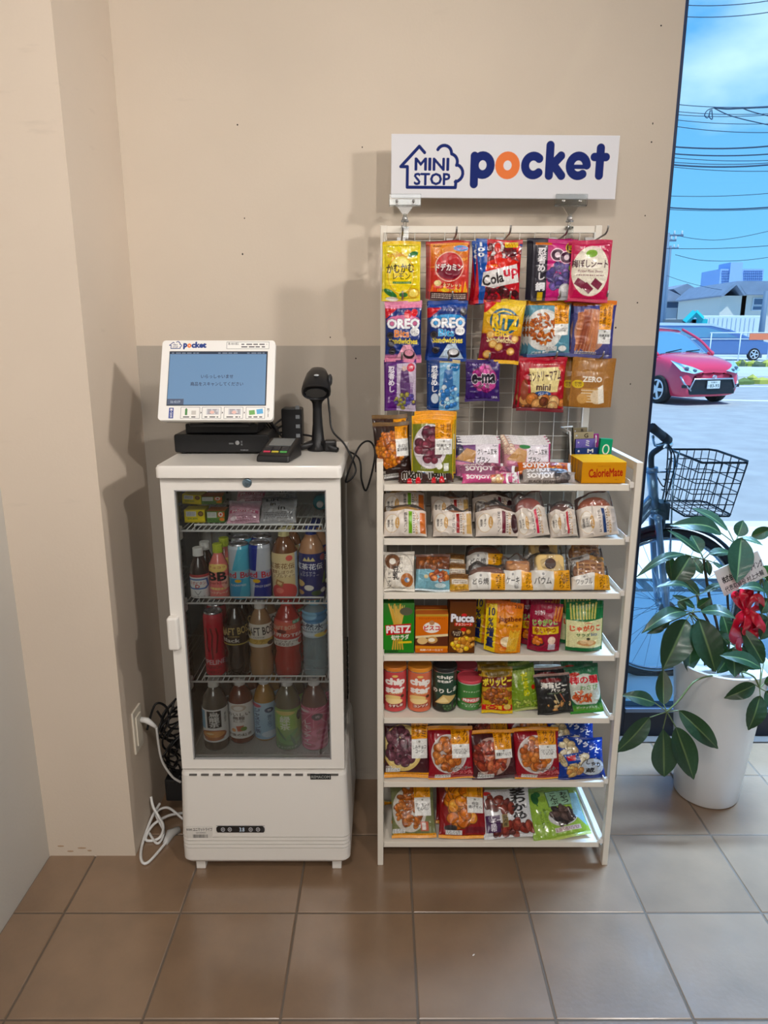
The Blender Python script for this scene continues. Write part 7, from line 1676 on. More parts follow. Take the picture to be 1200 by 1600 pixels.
# ---------- shelf 4: boxes and stand-up pouches
s4 = SHZ[3]
def k_pretz(c):
    c.fill((46, 130, 40)); c.vgrad(0, .3, (60, 110, 50), (46, 130, 40)); R = random.Random(4)
    for k in range(9): x = .2 + k * .06; c.line([(x + .0, .02 + .05 * (k % 3)), (.5 + (x - .5) * .4, .44)], .045, (206, 160, 70)).line([(x + .01, .04), (.5 + (x - .5) * .4 + .01, .42)], .012, (236, 206, 130))
    for k in range(5): x = .36 + k * .06; c.line([(x, .72), (x + .02 * (k - 2), .92)], .045, (206, 160, 70))
    c.poly([(.08, .44), (.9, .40), (.88, .60), (.12, .64)], (196, 30, 40)); c.t('PRETZ', .5, .52, .74, .13, (244, 240, 236), bold=5, rot=-2); c.t('旬サラダ', .55, .68, .56, .10, (240, 240, 220), bold=3, rot=-3); c.rect(.5, .76, .92, .80, (226, 200, 60), rot=-3); c.ell(.74, .16, .2, .08, (90, 90, 70)); c.rect(.02, .94, .5, .98, (30, 80, 30))
make_box('biscuit_stick_box', 'green salad stick box at the left end of its shelf', 'box', (598, 647, 943, 1025), 1.715, k_pretz, s4, .022, (36, 104, 34), (50, 110, 44), group='boxes on the fourth shelf', behind=[(.0, .026, .004, 'second green salad stick box right behind the front one')])
def k_bisco(c):
    c.fill((214, 110, 30)); c.rect(0, 0, 1, .06, (190, 150, 60)); c.t('クリームサンドビスケット', .5, .11, .8, .05, (110, 50, 20)); c.ell(.5, .34, .26, .14, (244, 238, 230)); c.ell(.5, .22, .08, .06, (190, 140, 100)); c.t('ビスコ', .5, .35, .46, .12, (206, 40, 50), bold=5); c.poly([(0, .56), (1, .5), (1, .84), (0, .8)], (96, 48, 28)); c.poly([(0, .56), (1, .5), (1, .56), (0, .62)], (236, 216, 170))
    c.ell(.22, .68, .16, .09, (226, 190, 130)); c.ell(.52, .66, .16, .09, (206, 160, 96)); c.ell(.5, .66, .1, .05, (246, 236, 214)); c.rect(0, .82, 1, .88, (226, 150, 60)); c.t('発酵バター仕立て', .5, .92, .7, .05, (250, 240, 220), bold=2)
make_box('biscuit_box', 'orange cream biscuit box second from the left, shorter than neighbours', 'box', (649, 700, 960, 1025), 1.715, k_bisco, s4, .03, (176, 88, 30), (200, 110, 60), group='boxes on the fourth shelf', behind=[(.001, .034, 0, 'second orange cream biscuit box just behind the front one')])
def k_pucca(c):
    c.fill((96, 54, 22)); c.vgrad(.0, .4, (84, 44, 20), (110, 64, 26)); c.t('Pucca', .5, .32, .84, .14, (240, 240, 244), bold=5, out=(30, 60, 140), ow=3); c.rect(.2, .41, .88, .47, (206, 60, 50)); c.t('チョコレート', .54, .44, .6, .05, (246, 230, 210), bold=2); c.blobs(.55, .76, .44, .2, 22, .11, [(206, 140, 60), (190, 120, 50), (226, 170, 90), (240, 190, 60)], 14); c.ell(.3, .62, .22, .08, (60, 34, 24)); c.t('たっぷり\nチョコ', .3, .62, .3, .09, (240, 220, 190), bold=2); c.ell(.55, .54, .1, .04, (206, 50, 50)); c.ell(.55, .26, .1, .03, (206, 60, 60))
make_box('chocolate_box', 'tall brown chocolate snack box picturing golden pieces', 'box', (701, 742, 940, 1025), 1.715, k_pucca, s4, .03, (84, 46, 22), (110, 60, 30), group='boxes on the fourth shelf', roll=1, behind=[(-.001, .034, .003, 'second tall brown chocolate snack box behind the front one')])
def k_jaga(c):
    c.fill((226, 140, 40)); c.vgrad(0, .5, (214, 104, 36), (232, 160, 60)); c.rect(0, .06, .30, 1, (240, 206, 40)); c.t('10\n%\n増\n量', .15, .52, .20, .76, (30, 40, 90), bold=4); c.t('Jagabee', .66, .34, .62, .12, (110, 44, 30), bold=3, rot=-3); c.t('2袋', .86, .08, .2, .07, (60, 40, 40), bold=2); c.t('カルビー', .66, .18, .2, .04, (206, 40, 40), bold=2); c.ell(.62, .78, .2, .13, (206, 96, 40)); c.ell(.6, .76, .16, .10, (240, 220, 180))
    for k in range(7): x = .66 + k * .04; c.line([(x - .04, .95), (x + .04, .55 + .02 * (k % 3))], .035, (236, 196, 90)).line([(x - .035, .93), (x + .045, .56)], .01, (206, 150, 50))
    c.t('うすしお味', .7, .46, .4, .05, (120, 50, 30), bold=2)
make_pouch('potato_stick_pouch', 'orange potato stick pouch with yellow left strip, front one', 'snack pouch', (756, 813, 940, 1026), 1.725, k_jaga, s4, 6, .035, 'stand', 2, -8, 'pouches on the fourth shelf', back=(200, 120, 50), behind=[(-.028, .05, .004, 'rear orange potato stick pouch showing its yellow strip')])
def k_kara2(c):
    c.fill((150, 24, 56)); c.t('カリカリ', .3, .22, .3, .08, (240, 240, 240), bold=4, rot=-6); c.t('じゃがりこ', .48, .40, .74, .12, (130, 180, 60), bold=5, rot=-8, out=(244, 240, 230), ow=3); c.rect(.12, .49, .92, .64, (226, 190, 40), rot=-6); c.t('辛いやつ', .5, .56, .66, .12, (150, 20, 40), bold=4, rot=-6); c.ell(.3, .82, .2, .07, (60, 24, 34)); c.blobs(.3, .78, .14, .06, 7, .07, [(206, 90, 40), (226, 130, 60)], 3)
    for k in range(3): c.line([(.74 + .09 * k, .36), (.80 + .09 * k, .08)], .06, (206, 130, 70))
    c.ell(.72, .76, .12, .08, (236, 210, 190)); c.rect(.62, .83, .84, .96, (196, 190, 200)); c.rect(0, 0, 1, .05, (130, 20, 50))
make_pouch('potato_stick_pouch', 'crimson spicy potato stick pouch with yellow banner, front one', 'snack pouch', (824, 874, 941, 1026), 1.735, k_kara2, s4, 6, .035, 'stand', 3, -6, 'pouches on the fourth shelf', back=(120, 20, 46), behind=[(-.018, .04, .0, 'second crimson spicy potato stick pouch tucked behind left'), (.012, .075, .006, 'rearmost crimson spicy potato stick pouch')])
def k_salad(c):
    c.fill((30, 110, 60)); c.rect(.02, .14, .98, .98, (232, 230, 178)); c.poly([(0, .14), (1, .14), (1, .36), (.5, .40), (0, .36)], (30, 116, 62)); c.rect(0, .92, 1, 1, (30, 110, 60))
    for k in range(9): x = .16 + k * .075; c.line([(x - .02, .34), (x + .03 * (k - 4) * .3, .05 + .03 * (k % 2))], .045, (222, 206, 120)).line([(x - .01, .33), (x + .03 * (k - 4) * .3 + .01, .08)], .012, (130, 160, 70))
    c.t('Calbee', .55, .42, .2, .04, (206, 50, 50), bold=2); c.t('じゃがりこ', .5, .53, .80, .12, (226, 90, 40), bold=5, out=(244, 240, 226), ow=3); c.t('サラダ', .42, .66, .36, .07, (40, 110, 50), bold=3).t('bits', .72, .65, .18, .06, (40, 90, 150), bold=2); c.ell(.52, .82, .26, .06, (206, 160, 110)); c.ell(.44, .80, .1, .04, (236, 206, 160)); c.ell(.62, .81, .1, .04, (236, 206, 160)); c.ell(.56, .74, .05, .025, (60, 60, 40))
make_pouch('potato_stick_pouch', 'dark green salad potato stick pouch at the right end', 'snack pouch', (883, 943, 939, 1026), 1.735, k_salad, s4, 6, .038, 'stand', 0, 5, 'pouches on the fourth shelf', back=(30, 100, 56), behind=[(-.006, .045, 0, 'second dark green salad pouch hidden behind the front one')])

# ---------- shelf 5: tubes and small bags
s5 = SHZ[4]; G5 = 'tubes on the fifth shelf'
def k_chip(bgc, sub, subc):
    def f(c): c.fill(bgc); c.t('chip\nstar', .5, .34, .58, .36, (244, 238, 230), bold=7); c.speck(.3, .53, .7, .56, (226, 196, 90), 1); c.ell(.42, .66, .24, .08, (236, 200, 110)); c.ell(.46, .74, .26, .07, (246, 216, 140)); c.rect(.3, .80, .76, .90, subc, rot=-4); c.t(sub, .53, .85, .40, .06, (246, 240, 226), bold=3, rot=-4); c.ell(.72, .62, .06, .04, (90, 40, 20)); c.ell(.5, .1, .08, .03, (226, 190, 80))
    return f
can('red potato crisp tube with orange lid at the far left', 599, 635, 1036, 1124, 1.765, s5, k_chip((200, 34, 40), 'うすしお', (150, 30, 30)), G5, (), (190, 34, 40), 'crisp_tube', 'crisp tube', (206, 120, 40), False)
can('orange potato crisp tube with amber lid beside the red one', 637, 674, 1037, 1124, 1.765, s5, k_chip((216, 90, 30), 'コンソメ', (170, 60, 20)), G5, (), (206, 90, 30), 'crisp_tube', 'crisp tube', (222, 140, 40), False)
def k_nori(c): c.fill((30, 66, 50)); c.vgrad(.55, 1, (30, 66, 50), (34, 32, 26)); c.t('chip\nstar', .48, .16, .44, .18, (236, 236, 226), bold=4); c.t('のりしお', .5, .46, .8, .11, (240, 238, 226), bold=4, rot=-3); c.poly([(.2, .8), (.44, .56), (.86, .62), (.6, .78)], (216, 180, 96)); c.poly([(.24, .78), (.46, .60), (.6, .74)], (240, 214, 140)); c.blobs(.6, .88, .3, .06, 12, .06, [(46, 80, 40), (60, 96, 50)], 4)
can('dark green seaweed crisp tube with black lid', 676, 713, 1037, 1124, 1.765, s5, k_nori, G5, (), (30, 60, 44), 'crisp_tube', 'crisp tube', (34, 34, 34), False)
def k_prin(c): c.fill((56, 130, 50)); c.rect(0, 0, 1, .03, (236, 230, 220)); c.ell(.52, .62, .26, .10, (206, 40, 50)); c.t('PRINGLES', .52, .62, .44, .10, (246, 244, 240), bold=4); c.t('サワークリーム\nオニオン', .5, .82, .5, .12, (230, 240, 220), bold=2); c.ell(.15, .7, .05, .05, (230, 240, 220)); c.ell(.86, .9, .12, .06, (206, 190, 110)); c.t('ポテトチップス', .52, .30, .44, .06, (220, 236, 200), bold=2)
can('short green crisp tube with pink red lid', 714, 753, 1056, 1124, 1.775, s5, k_prin, G5, ['second short green crisp tube standing taller behind the front one'], (50, 120, 46), 'crisp_tube', 'crisp tube', (206, 70, 84), False)
def k_pori(c): c.fill((196, 160, 40)); c.vgrad(0, .2, (90, 74, 30), (190, 150, 50)); c.ell(.5, .14, .4, .06, (110, 90, 40)); c.rect(0, .2, 1, .42, (110, 40, 28)); c.t('ポリッピー', .5, .30, .94, .16, (246, 226, 90), bold=5, out=(60, 20, 20), ow=3, rot=-3); c.blobs(.5, .60, .46, .17, 46, .075, [(150, 84, 44), (176, 104, 56), (120, 64, 36)], 31); c.rect(0, .80, 1, .92, (206, 44, 44)); c.t('ビーフ味', .4, .86, .5, .09, (250, 230, 90), bold=4); c.ell(.82, .84, .12, .06, (236, 206, 120)); c.rect(0, .93, 1, 1, (226, 190, 60))
G6 = 'nut and bean bags on the fifth shelf'
make_pouch('snack_bag', 'yellow bag of roasted nuts with brown lettering band', 'snack bag', (752, 801, 1042, 1125), 1.725, k_pori, s5, 14, .03, 'pillow', 0, 0, G6, back=(180, 150, 50), behind=[(-.004, .036, .0, 'second yellow nut bag right behind the front yellow one')])
def k_edam(c): c.fill((126, 156, 56)); c.rect(0, 0, 1, .1, (70, 100, 40)); c.vgrad(.1, .4, (150, 170, 90), (126, 156, 56)); c.vt('だまめ', .60, .42, .22, .5, (206, 206, 50), bold=5, out=(50, 90, 30), ow=3); c.vt('枝豆の里', .28, .3, .09, .3, (230, 236, 210), bold=2); c.blobs(.5, .84, .4, .08, 16, .10, [(150, 176, 70), (176, 190, 96), (110, 140, 50)], 5, .5); c.rect(0, .95, 1, 1, (180, 186, 120)); c.ell(.86, .5, .07, .05, (190, 50, 40))
make_pouch('snack_bag', 'light green edamame bean bag tilted between yellow and black bags', 'snack bag', (799, 845, 1038, 1118), 1.74, k_edam, s5, 14, .028, 'pillow', -9, 0, G6, back=(120, 140, 60), behind=[(-.004, .034, .004, 'second light green bean bag right behind the tilted one')])
def k_umi(c): c.fill((34, 34, 34)); c.rect(0, 0, 1, .06, (150, 120, 110)); c.ell(.45, .16, .3, .05, (120, 40, 40)); c.t('海苔ピー', .52, .28, .74, .13, (240, 238, 230), bold=5, rot=3).t('パック', .62, .40, .42, .08, (236, 232, 220), bold=3, rot=3); c.blobs(.6, .78, .34, .12, 14, .085, [(214, 180, 130), (40, 44, 36), (190, 140, 90), (30, 36, 30)], 17, .5); c.line([(.5, .5), (.6, .72)], .03, (206, 196, 160)); c.line([(.66, .48), (.78, .7)], .02, (196, 120, 90)); c.speck(.3, .45, .8, .48, (110, 130, 90), 1)
make_pouch('snack_bag', 'black seaweed peanut bag with white brush lettering', 'snack bag', (840, 896, 1052, 1126), 1.722, k_umi, s5, 16, .03, 'pillow', -6, 0, G6, back=(34, 34, 34), behind=[(-.004, .036, .0, 'second black seaweed peanut bag right behind the front black one')])
def k_kaki(c): c.fill((34, 96, 62)); c.vgrad(0, .25, (30, 80, 56), (60, 130, 90)); c.ell(.24, .18, .16, .05, (190, 70, 60)); c.ell(.5, .52, .5, .34, (206, 212, 200)); c.t('柿の種', .5, .30, .86, .15, (206, 36, 50), bold=5, out=(240, 236, 230), ow=3, rot=3); c.t('わさび', .62, .46, .56, .10, (110, 160, 90), bold=4, out=(240, 240, 236), ow=2, rot=3); c.blobs(.42, .64, .32, .13, 26, .075, [(206, 96, 60), (226, 130, 90), (190, 76, 50)], 19, .4); c.rect(0, .80, 1, 1, (60, 140, 50)); c.vgrad(.8, .95, (50, 120, 60), (110, 170, 60)); c.t('ピーナッツ入り', .5, .87, .6, .05, (240, 240, 220), bold=2)
make_pouch('snack_bag', 'green rice cracker bag with red lettering at the right end', 'snack bag', (891, 943, 1038, 1124), 1.727, k_kaki, s5, 16, .032, 'pillow', -7, 0, G6, back=(36, 100, 60), behind=[(-.006, .036, .004, 'second green rice cracker bag right behind the front green one')])

# ---------- shelf 6: own brand bags leaning back
s6 = SHZ[5]; G7 = 'own brand snack bags on the sixth shelf'
def k_star(c):
    c.fill((70, 30, 36)); c.rect(0, .90, 1, 1, OR); c.ell(.40, .46, .44, .42, (226, 200, 130)); c.ell(.40, .44, .40, .38, (236, 214, 150)); c.blobs(.38, .42, .32, .30, 30, .12, [(104, 62, 74), (90, 50, 62), (124, 80, 90)], 23); 
    for x, y in ((.3, .3), (.5, .42), (.34, .6), (.52, .22), (.18, .46)): c.ell(x, y, .035, .03, (50, 24, 30))
    house(c, .60, .95, .0, .30, .64, ['ミミ', 'ゆみる'], 'しみチョコ\nコーン'); c.t('内容量 70g', .14, .80, .22, .04, (236, 230, 220), bold=2); tagwhite(c, .03, .82, .34, .89)
make_pouch('snack_bag', 'dark brown star shaped chocolate corn bag, left end of sixth shelf', 'snack bag', (600, 672, 1128, 1225), 1.72, k_star, s6, 26, .045, 'pillow', 0, 0, G7, back=(70, 34, 36), behind=[(-.0, .07, .0, 'rear dark brown chocolate corn bag, hidden behind the front left')])
def k_baby(sd):
    def f(c):
        c.fill((150, 22, 38)); c.rect(0, 0, 1, .08, OR); c.rect(0, .97, 1, 1, OR); c.ell(.46, .52, .40, .36, (214, 208, 206)); c.ell(.46, .52, .36, .33, (190, 176, 170)); c.blobs(.44, .52, .30, .27, 34, .095, [(190, 112, 62), (206, 130, 76), (166, 90, 50)], sd)
        house(c, .52, .92, .05, .34, .60, ['カリ', 'サク'], 'ベビースター\nラーメン丸\nチキン味'); c.t('ベビースター', .70, .80, .46, .07, (34, 26, 26), bold=3, out=(240, 238, 234), ow=3, rot=-2).t('ラーメン丸', .72, .88, .46, .07, (206, 50, 60), bold=3, out=(240, 238, 234), ow=3, rot=-2); tagwhite(c, .14, .90, .48, .96)
    return f
make_pouch('snack_bag', 'crimson bag of round noodle snacks, second from the left', 'snack bag', (669, 741, 1134, 1226), 1.715, k_baby(41), s6, 26, .045, 'pillow', -1.5, 0, G7, back=(140, 24, 38))
def k_suki(c):
    c.fill((66, 28, 32)); c.rect(0, 0, 1, .08, OR); c.ell(.46, .54, .42, .38, (190, 160, 150)); c.blobs(.44, .54, .36, .31, 60, .07, [(150, 66, 50), (176, 90, 66), (190, 110, 80), (120, 46, 38)], 42, 1.8); house(c, .52, .92, .04, .40, .58, ['ザクリと', '揚げた'], '黒糖かりんとう'); tagwhite(c, .12, .88, .48, .96); c.t('内容量', .2, .85, .14, .03, (236, 230, 220), bold=2)
make_pouch('snack_bag', 'dark maroon bag of fried brown sticks, middle of sixth shelf', 'snack bag', (737, 808, 1140, 1226), 1.715, k_suki, s6, 26, .045, 'pillow', -3, 0, G7, back=(66, 28, 32), behind=[(.0, .07, .012, 'rear dark maroon bag behind the middle bag of the sixth shelf')])
make_pouch('snack_bag', 'crimson bag of round noodle snacks beside the blue bag', 'snack bag', (803, 876, 1136, 1226), 1.715, k_baby(43), s6, 26, .045, 'pillow', -1, 0, G7, back=(140, 24, 38), behind=[(-.008, .07, .014, 'rear crimson noodle snack bag with only its orange top showing')])
def k_shaki(c):
    c.fill((28, 60, 150)); c.blobs(.3, .45, .3, .36, 16, .12, [(206, 190, 150), (226, 214, 180), (190, 170, 130)], 44, .7); c.poly([(.1, .4), (.42, .34), (.46, .56), (.2, .62)], (30, 70, 160)); c.poly([(.16, .44), (.36, .4), (.36, .52), (.2, .54)], (200, 50, 60)); c.t('ザクッと', .66, .2, .5, .14, (236, 240, 246), bold=4, rot=24); R = random.Random(6)
    for k in range(24): c.ell(R.random(), R.uniform(.02, .5), .012, .010, (226, 232, 244))
    c.ell(.72, .70, .27, .22, (50, 50, 60)); c.ell(.72, .70, .255, .205, (190, 200, 210)); c.t('しゃり', .74, .62, .32, .12, (30, 30, 36), bold=4, rot=18).t('蔵', .66, .78, .2, .12, (30, 30, 36), bold=4); c.rect(0, .93, 1, 1, (24, 50, 130)); c.blobs(.3, .78, .2, .08, 6, .10, [(214, 170, 100), (196, 140, 80)], 4, .7)
make_pouch('snack_bag', 'blue sugared snack bag with pale round emblem, right end', 'snack bag', (871, 945, 1152, 1227), 1.715, k_shaki, s6, 24, .045, 'pillow', -2, 0, G7, back=(30, 60, 140), m=FOIL, behind=[(-.010, .06, .018, 'rear blue sugared snack bag rising behind the front blue one')])

# ---------- shelf 7: lying bags
s7 = SHZ[6]; G8 = 'snack bags on the lowest shelf'
def k_l1(c):
    c.fill((120, 124, 84)); c.rect(0, 0, 1, .05, OR); c.rect(0, .92, 1, 1, OR); c.ell(.42, .50, .40, .40, (206, 200, 190)); c.blobs(.42, .48, .32, .33, 40, .10, [(176, 104, 56), (190, 120, 70), (150, 84, 44)], 51, .6); house(c, .54, .92, .02, .30, .62, ['サクサク', ''][:1], 'アーモンド\nせんべい'); tagwhite(c, .02, .84, .30, .91); c.rect(.66, .72, .84, .88, (196, 110, 90)); c.rect(.69, .74, .78, .86, (236, 226, 220))
make_pouch('snack_bag', 'olive bag of brown almond crackers at left of lowest shelf', 'snack bag', (612, 681, 1222, 1319), 1.715, k_l1, s7 + .002, 42, .035, 'pillow', -2, 0, G8, back=(110, 116, 80), behind=[(.0, .06, -.0, 'rear olive cracker bag tucked behind the front olive one')])
def k_l2(c):
    c.fill((140, 30, 34)); c.vgrad(0, .6, (90, 36, 30), (140, 30, 34)); c.rect(0, .94, 1, 1, OR); c.blobs(.42, .42, .34, .34, 34, .14, [(216, 130, 54), (226, 150, 74), (196, 108, 44)], 52, 1.2); house(c, .60, .95, .08, .28, .56, ['枝豆'], '枝豆\n揚げせん'); c.ell(.24, .82, .14, .05, (50, 44, 44)); tagwhite(c, .14, .86, .48, .93); c.rect(.55, .8, 1, .9, (110, 26, 36))
make_pouch('snack_bag', 'red bag of orange fried crackers, second on lowest shelf', 'snack bag', (684, 759, 1222, 1320), 1.713, k_l2, s7 + .002, 42, .04, 'pillow', 1, 0, G8, back=(130, 30, 34), behind=[(-.004, .06, .0, 'rear red cracker bag tucked behind the front red one')])
def k_l3(c):
    c.fill((214, 214, 216)); c.rect(0, 0, 1, .06, (110, 110, 70)); c.ell(.14, .14, .09, .04, (196, 60, 60)); c.blobs(.38, .36, .26, .16, 8, .13, [(96, 40, 34), (120, 54, 44)], 53, .6); c.vt('茎わかめ', .76, .36, .30, .60, (30, 28, 32), bold=5); c.blobs(.6, .84, .36, .10, 14, .13, [(130, 50, 40), (90, 36, 32), (150, 70, 56)], 54, .6); c.rect(.05, .56, .34, .88, (70, 36, 80)); c.vt('しそ昆布', .2, .72, .12, .28, (236, 230, 240), bold=3); c.rect(.38, .56, .50, .80, (150, 130, 80)); c.vt('国内産', .44, .68, .08, .2, (40, 34, 30), bold=2)
make_pouch('snack_bag', 'white bag with heavy black brush lettering and dark pieces', 'snack bag', (754, 834, 1228, 1318), 1.715, k_l3, s7 + .002, 42, .035, 'pillow', -4, 0, G8, back=(206, 206, 208), m=FOIL, behind=[(-.004, .055, .004, 'rear white bag with brush lettering above the front white one')])
def k_l4(c):
    c.fill((150, 186, 76)); c.vgrad(0, .2, (120, 160, 96), (160, 190, 96)); c.rect(0, .95, 1, 1, (190, 206, 110)); c.rect(.40, .12, .84, .42, (60, 90, 60)); c.rect(.415, .13, .825, .41, (150, 190, 160)); c.vt('おやつ', .72, .27, .13, .22, (34, 40, 36), bold=4).vt('こんぶ', .53, .27, .13, .22, (34, 40, 36), bold=4); c.ell(.20, .22, .06, .11, (40, 96, 56)); c.ell(.26, .15, .06, .06, (50, 110, 60)); c.line([(.2, .3), (.21, .36)], .02, (40, 96, 56))
    c.ell(.6, .62, .26, .16, (206, 206, 206)); c.blobs(.62, .58, .18, .11, 20, .06, [(60, 44, 44), (44, 34, 36), (84, 64, 60)], 55, 2.0); c.poly([(.84, .2), (.98, .2), (.98, .85), (.8, .6)], (150, 200, 220)); c.rect(.40, .80, .86, .88, (226, 214, 214)); c.speck(.42, .81, .84, .87, (130, 60, 70), 3); c.vt('やさしい甘み', .22, .62, .05, .3, (50, 90, 50), bold=1).vt('低カロリー', .3, .56, .05, .26, (50, 90, 50), bold=1)
make_pouch('snack_bag', 'light green kelp snack bag lying at right end of lowest shelf', 'snack bag', (828, 920, 1228, 1319), 1.712, k_l4, s7 + .002, 56, .022, 'pillow', -9, 0, G8, back=(150, 180, 90), m=FOIL)
def k_or(c): c.fill(OR); c.rect(0, 0, 1, .3, (190, 190, 150))
make_pouch('snack_bag', 'small orange edged bag corner poking out beside left post', 'snack bag', (599, 616, 1250, 1276), 1.86, k_or, s7 + .002, 30, .02, 'pillow', 0, 0, G8, back=OR)
# ================================================================== PLANT BY THE WINDOW
def build_plant():
    root = thing('potted_plant', 'large glossy leaved umbrella plant in tall white pot by the window', 'plant'); root.rotation_mode = 'XYZ'
    cx, cy = 1.052, 2.035
    wp = mat('pot_white', (226, 224, 222), .30, coat=.25); lf = None
    b = B(); b.lathe([(.085, .0), (.094, .002), (.097, .006), (.139, .462), (.141, .470), (.138, .474), (.134, .470), (.131, .44)], 48, (cx, cy, 0)); shade_auto(b.o('pot', wp, root), 40)
    R = random.Random(3)
    b = B(); b.lathe([(.1325, .40), (.128, .43), (.07, .436), (.001, .44)], 24, (cx, cy, 0)); b.o('soil', mat('soil_dark', (46, 36, 28), .95, bump=1, bscale=120), root)
    root.location = (0, 0, 0)
    # leaf material: deep green with a pale midrib
    m = bpy.data.materials.new('leaf_green'); m.use_nodes = True; nt = m.node_tree; p = nt.nodes['Principled BSDF']; N = nt.nodes.new; L = nt.links.new
    a = N('ShaderNodeAttribute'); a.attribute_name = 'Col'; L(a.outputs['Color'], p.inputs['Base Color'])
    p.inputs['Roughness'].default_value = .38; p.inputs['Coat Weight'].default_value = .12; p.inputs['Coat Roughness'].default_value = .15
    tr = N('ShaderNodeBsdfTranslucent'); tr.inputs[0].default_value = (.08, .28, .03, 1); mx = N('ShaderNodeMixShader'); mx.inputs[0].default_value = .12
    L(p.outputs[0], mx.inputs[1]); L(tr.outputs[0], mx.inputs[2]); L(mx.outputs[0], nt.nodes['Material Output'].inputs[0])
    stem_m = mat('stem_green', (92, 104, 60), .5); twig = mat('twig_dark', (62, 54, 40), .6)
    def leaf(base, tip, wpx, face, droop=.12, tone=0, round_=0):
        """base, tip world points; wpx width in metres; face = direction the blade looks towards"""
        base, tip = Vector(base), Vector(tip); ax = tip - base; Ln = ax.length; t = ax.normalized()
        s_ = t.cross(Vector(face)).normalized(); nrm = s_.cross(t).normalized()
        nu, nv = 19, 28; V = []; C = []
        g0 = np.array([26, 50, 32]) + tone * .8; rib = np.array([122, 140, 84])
        for j in range(nv):
            v = j / (nv - 1); 
            prof = (math.sin(math.pi * min(1, v ** (.82 if not round_ else 1.15))) ** .8) if v < 1 else 0
            if v > .9 and not round_: prof = max(0, prof) * .75 + .02
            w = wpx / 2 * max(prof, .015 if v < 1 else .004)
            c = base + ax * v + nrm * (droop * Ln * math.sin(math.pi * v) ) 
            for i in range(nu):
                u = -1 + 2 * i / (nu - 1)
                q = c + s_ * (u * w) + nrm * (-abs(u) ** 1.2 * w * .28 * -1 if False else -(1 - abs(u)) * w * .22 + .0004 * math.sin(v * 40 + 6 * abs(u)) * abs(u))
                V.append(q)
                vein = .5 + .5 * math.cos((v * 13 - abs(u) * 1.1) * 2 * math.pi)
                k = .8 if i == nu // 2 else .08 * (vein > .93)
                C.append(lin(g0 * (1 - k) + rib * k + (4 * R.random())))
        Fc = gridfaces(nu, nv)
        return mesh_obj('leaf', V, Fc, m, root, True, np.array(C))
    def L2(bx, by, tx, ty, wpx, Yb, Yt=None, droop=.10, face=(0, -1, .25), tone=0, round_=0):
        Yt = Yb if Yt is None else Yt
        a_, t_ = P(bx, by, Yb), P(tx, ty, Yt); W = wpx * ZC((Yb + Yt) / 2, (a_.z + t_.z) / 2) / F
        return leaf(a_, t_, W, face, droop, tone, round_)
    def stem(pts, r=.003, nm='stem', mm=None):
        return B().tube(bez(pts, 8), r, 8).o(nm, mm or stem_m, root, True)
    # trunks
    D = P(1099.5, 874, 2.10); E = P(1148, 849, 2.12); Fh = P(1089, 930, 2.02); G = P(1081, 957, 1.99); A = P(1042, 1112, 1.86); Cc = P(1187, 1075, 1.88); K = P(1190, 900, 2.05)
    base = Vector((cx, cy, .43))
    stem([base + Vector((.01, .02, 0)), P(1122, 985, 2.06), P(1108, 930, 2.09), D], .0045, 'trunk', twig)
    stem([base + Vector((.03, .02, 0)), P(1140, 985, 2.08), P(1137, 920, 2.1), P(1150, 880, 2.12), E], .004, 'trunk', twig)
    stem([base + Vector((-.02, .0, 0)), P(1118, 1000, 2.03), P(1098, 955, 2.02), Fh], .004, 'trunk', twig)
    stem([base + Vector((-.03, -.02, 0)), P(1104, 990, 2.0), G], .004, 'trunk', twig)
    stem([base + Vector((.05, .0, 0)), P(1165, 1000, 2.05), P(1180, 950, 2.05), K], .004, 'trunk', twig)
    stem([base + Vector((-.02, -.05, 0)), P(1112, 1056, 1.92), P(1085, 1065, 1.89), P(1062, 1093, 1.87), A], .0026)
    stem([base + Vector((.05, -.05, 0)), P(1160, 1050, 1.93), P(1178, 1058, 1.89), Cc], .0026)
    def fan(h, leaves, r=.0016):
        for (bx, by, tx, ty, w, Yb, Yt, kw) in leaves:
            stem([h, h.lerp(P(bx, by, Yb), .5), P(bx, by, Yb)], r, 'petiole'); L2(bx, by, tx, ty, w, Yb, Yt, **kw)
    z = {}
    fan(A, [(1023, 1098, 971, 1086, 23, 1.85, 1.84, dict(face=(0, -.75, .66), droop=.16)), (1037, 1101, 1036, 1045, 27, 1.87, 1.92, dict(droop=.05)), (1015, 1121, 962, 1176, 31, 1.84, 1.82, dict(droop=.1, tone=8)),
            (1036, 1139, 1038, 1214, 43, 1.85, 1.83, dict(droop=.06, tone=10, round_=1)), (1056, 1136, 1084, 1218, 38, 1.85, 1.83, dict(droop=.06)), (1061, 1110, 1122, 1170, 30, 1.86, 1.84, dict(droop=.12))])
    fan(P(1078, 960, 1.99), [(1073, 968, 1035, 1047, 52, 1.96, 1.90, dict(droop=.08)), (1092, 967, 1118, 1050, 46, 1.95, 1.90, dict(droop=.08, tone=2)), (1084, 975, 1076, 1052, 36, 2.0, 1.98, dict(droop=.04, tone=-6)), (1100, 985, 1138, 1042, 34, 2.02, 2.0, dict(droop=.04, tone=-8))])
    fan(Cc, [(1180, 1070, 1131, 1091, 24, 1.88, 1.86, dict(droop=.12, face=(0, -.9, .45))), (1188, 1087, 1169, 1141, 32, 1.87, 1.85, dict(tone=6)), (1189, 1043, 1124, 1024, 26, 1.90, 1.88, dict(face=(0, -.6, .8), droop=.14)), (1193, 1037, 1157, 980, 26, 1.93, 1.98, dict(tone=-4)),
             (1196, 1080, 1226, 1112, 30, 1.88, 1.86, {}), (1194, 1068, 1240, 1050, 26, 1.9, 1.9, {})])
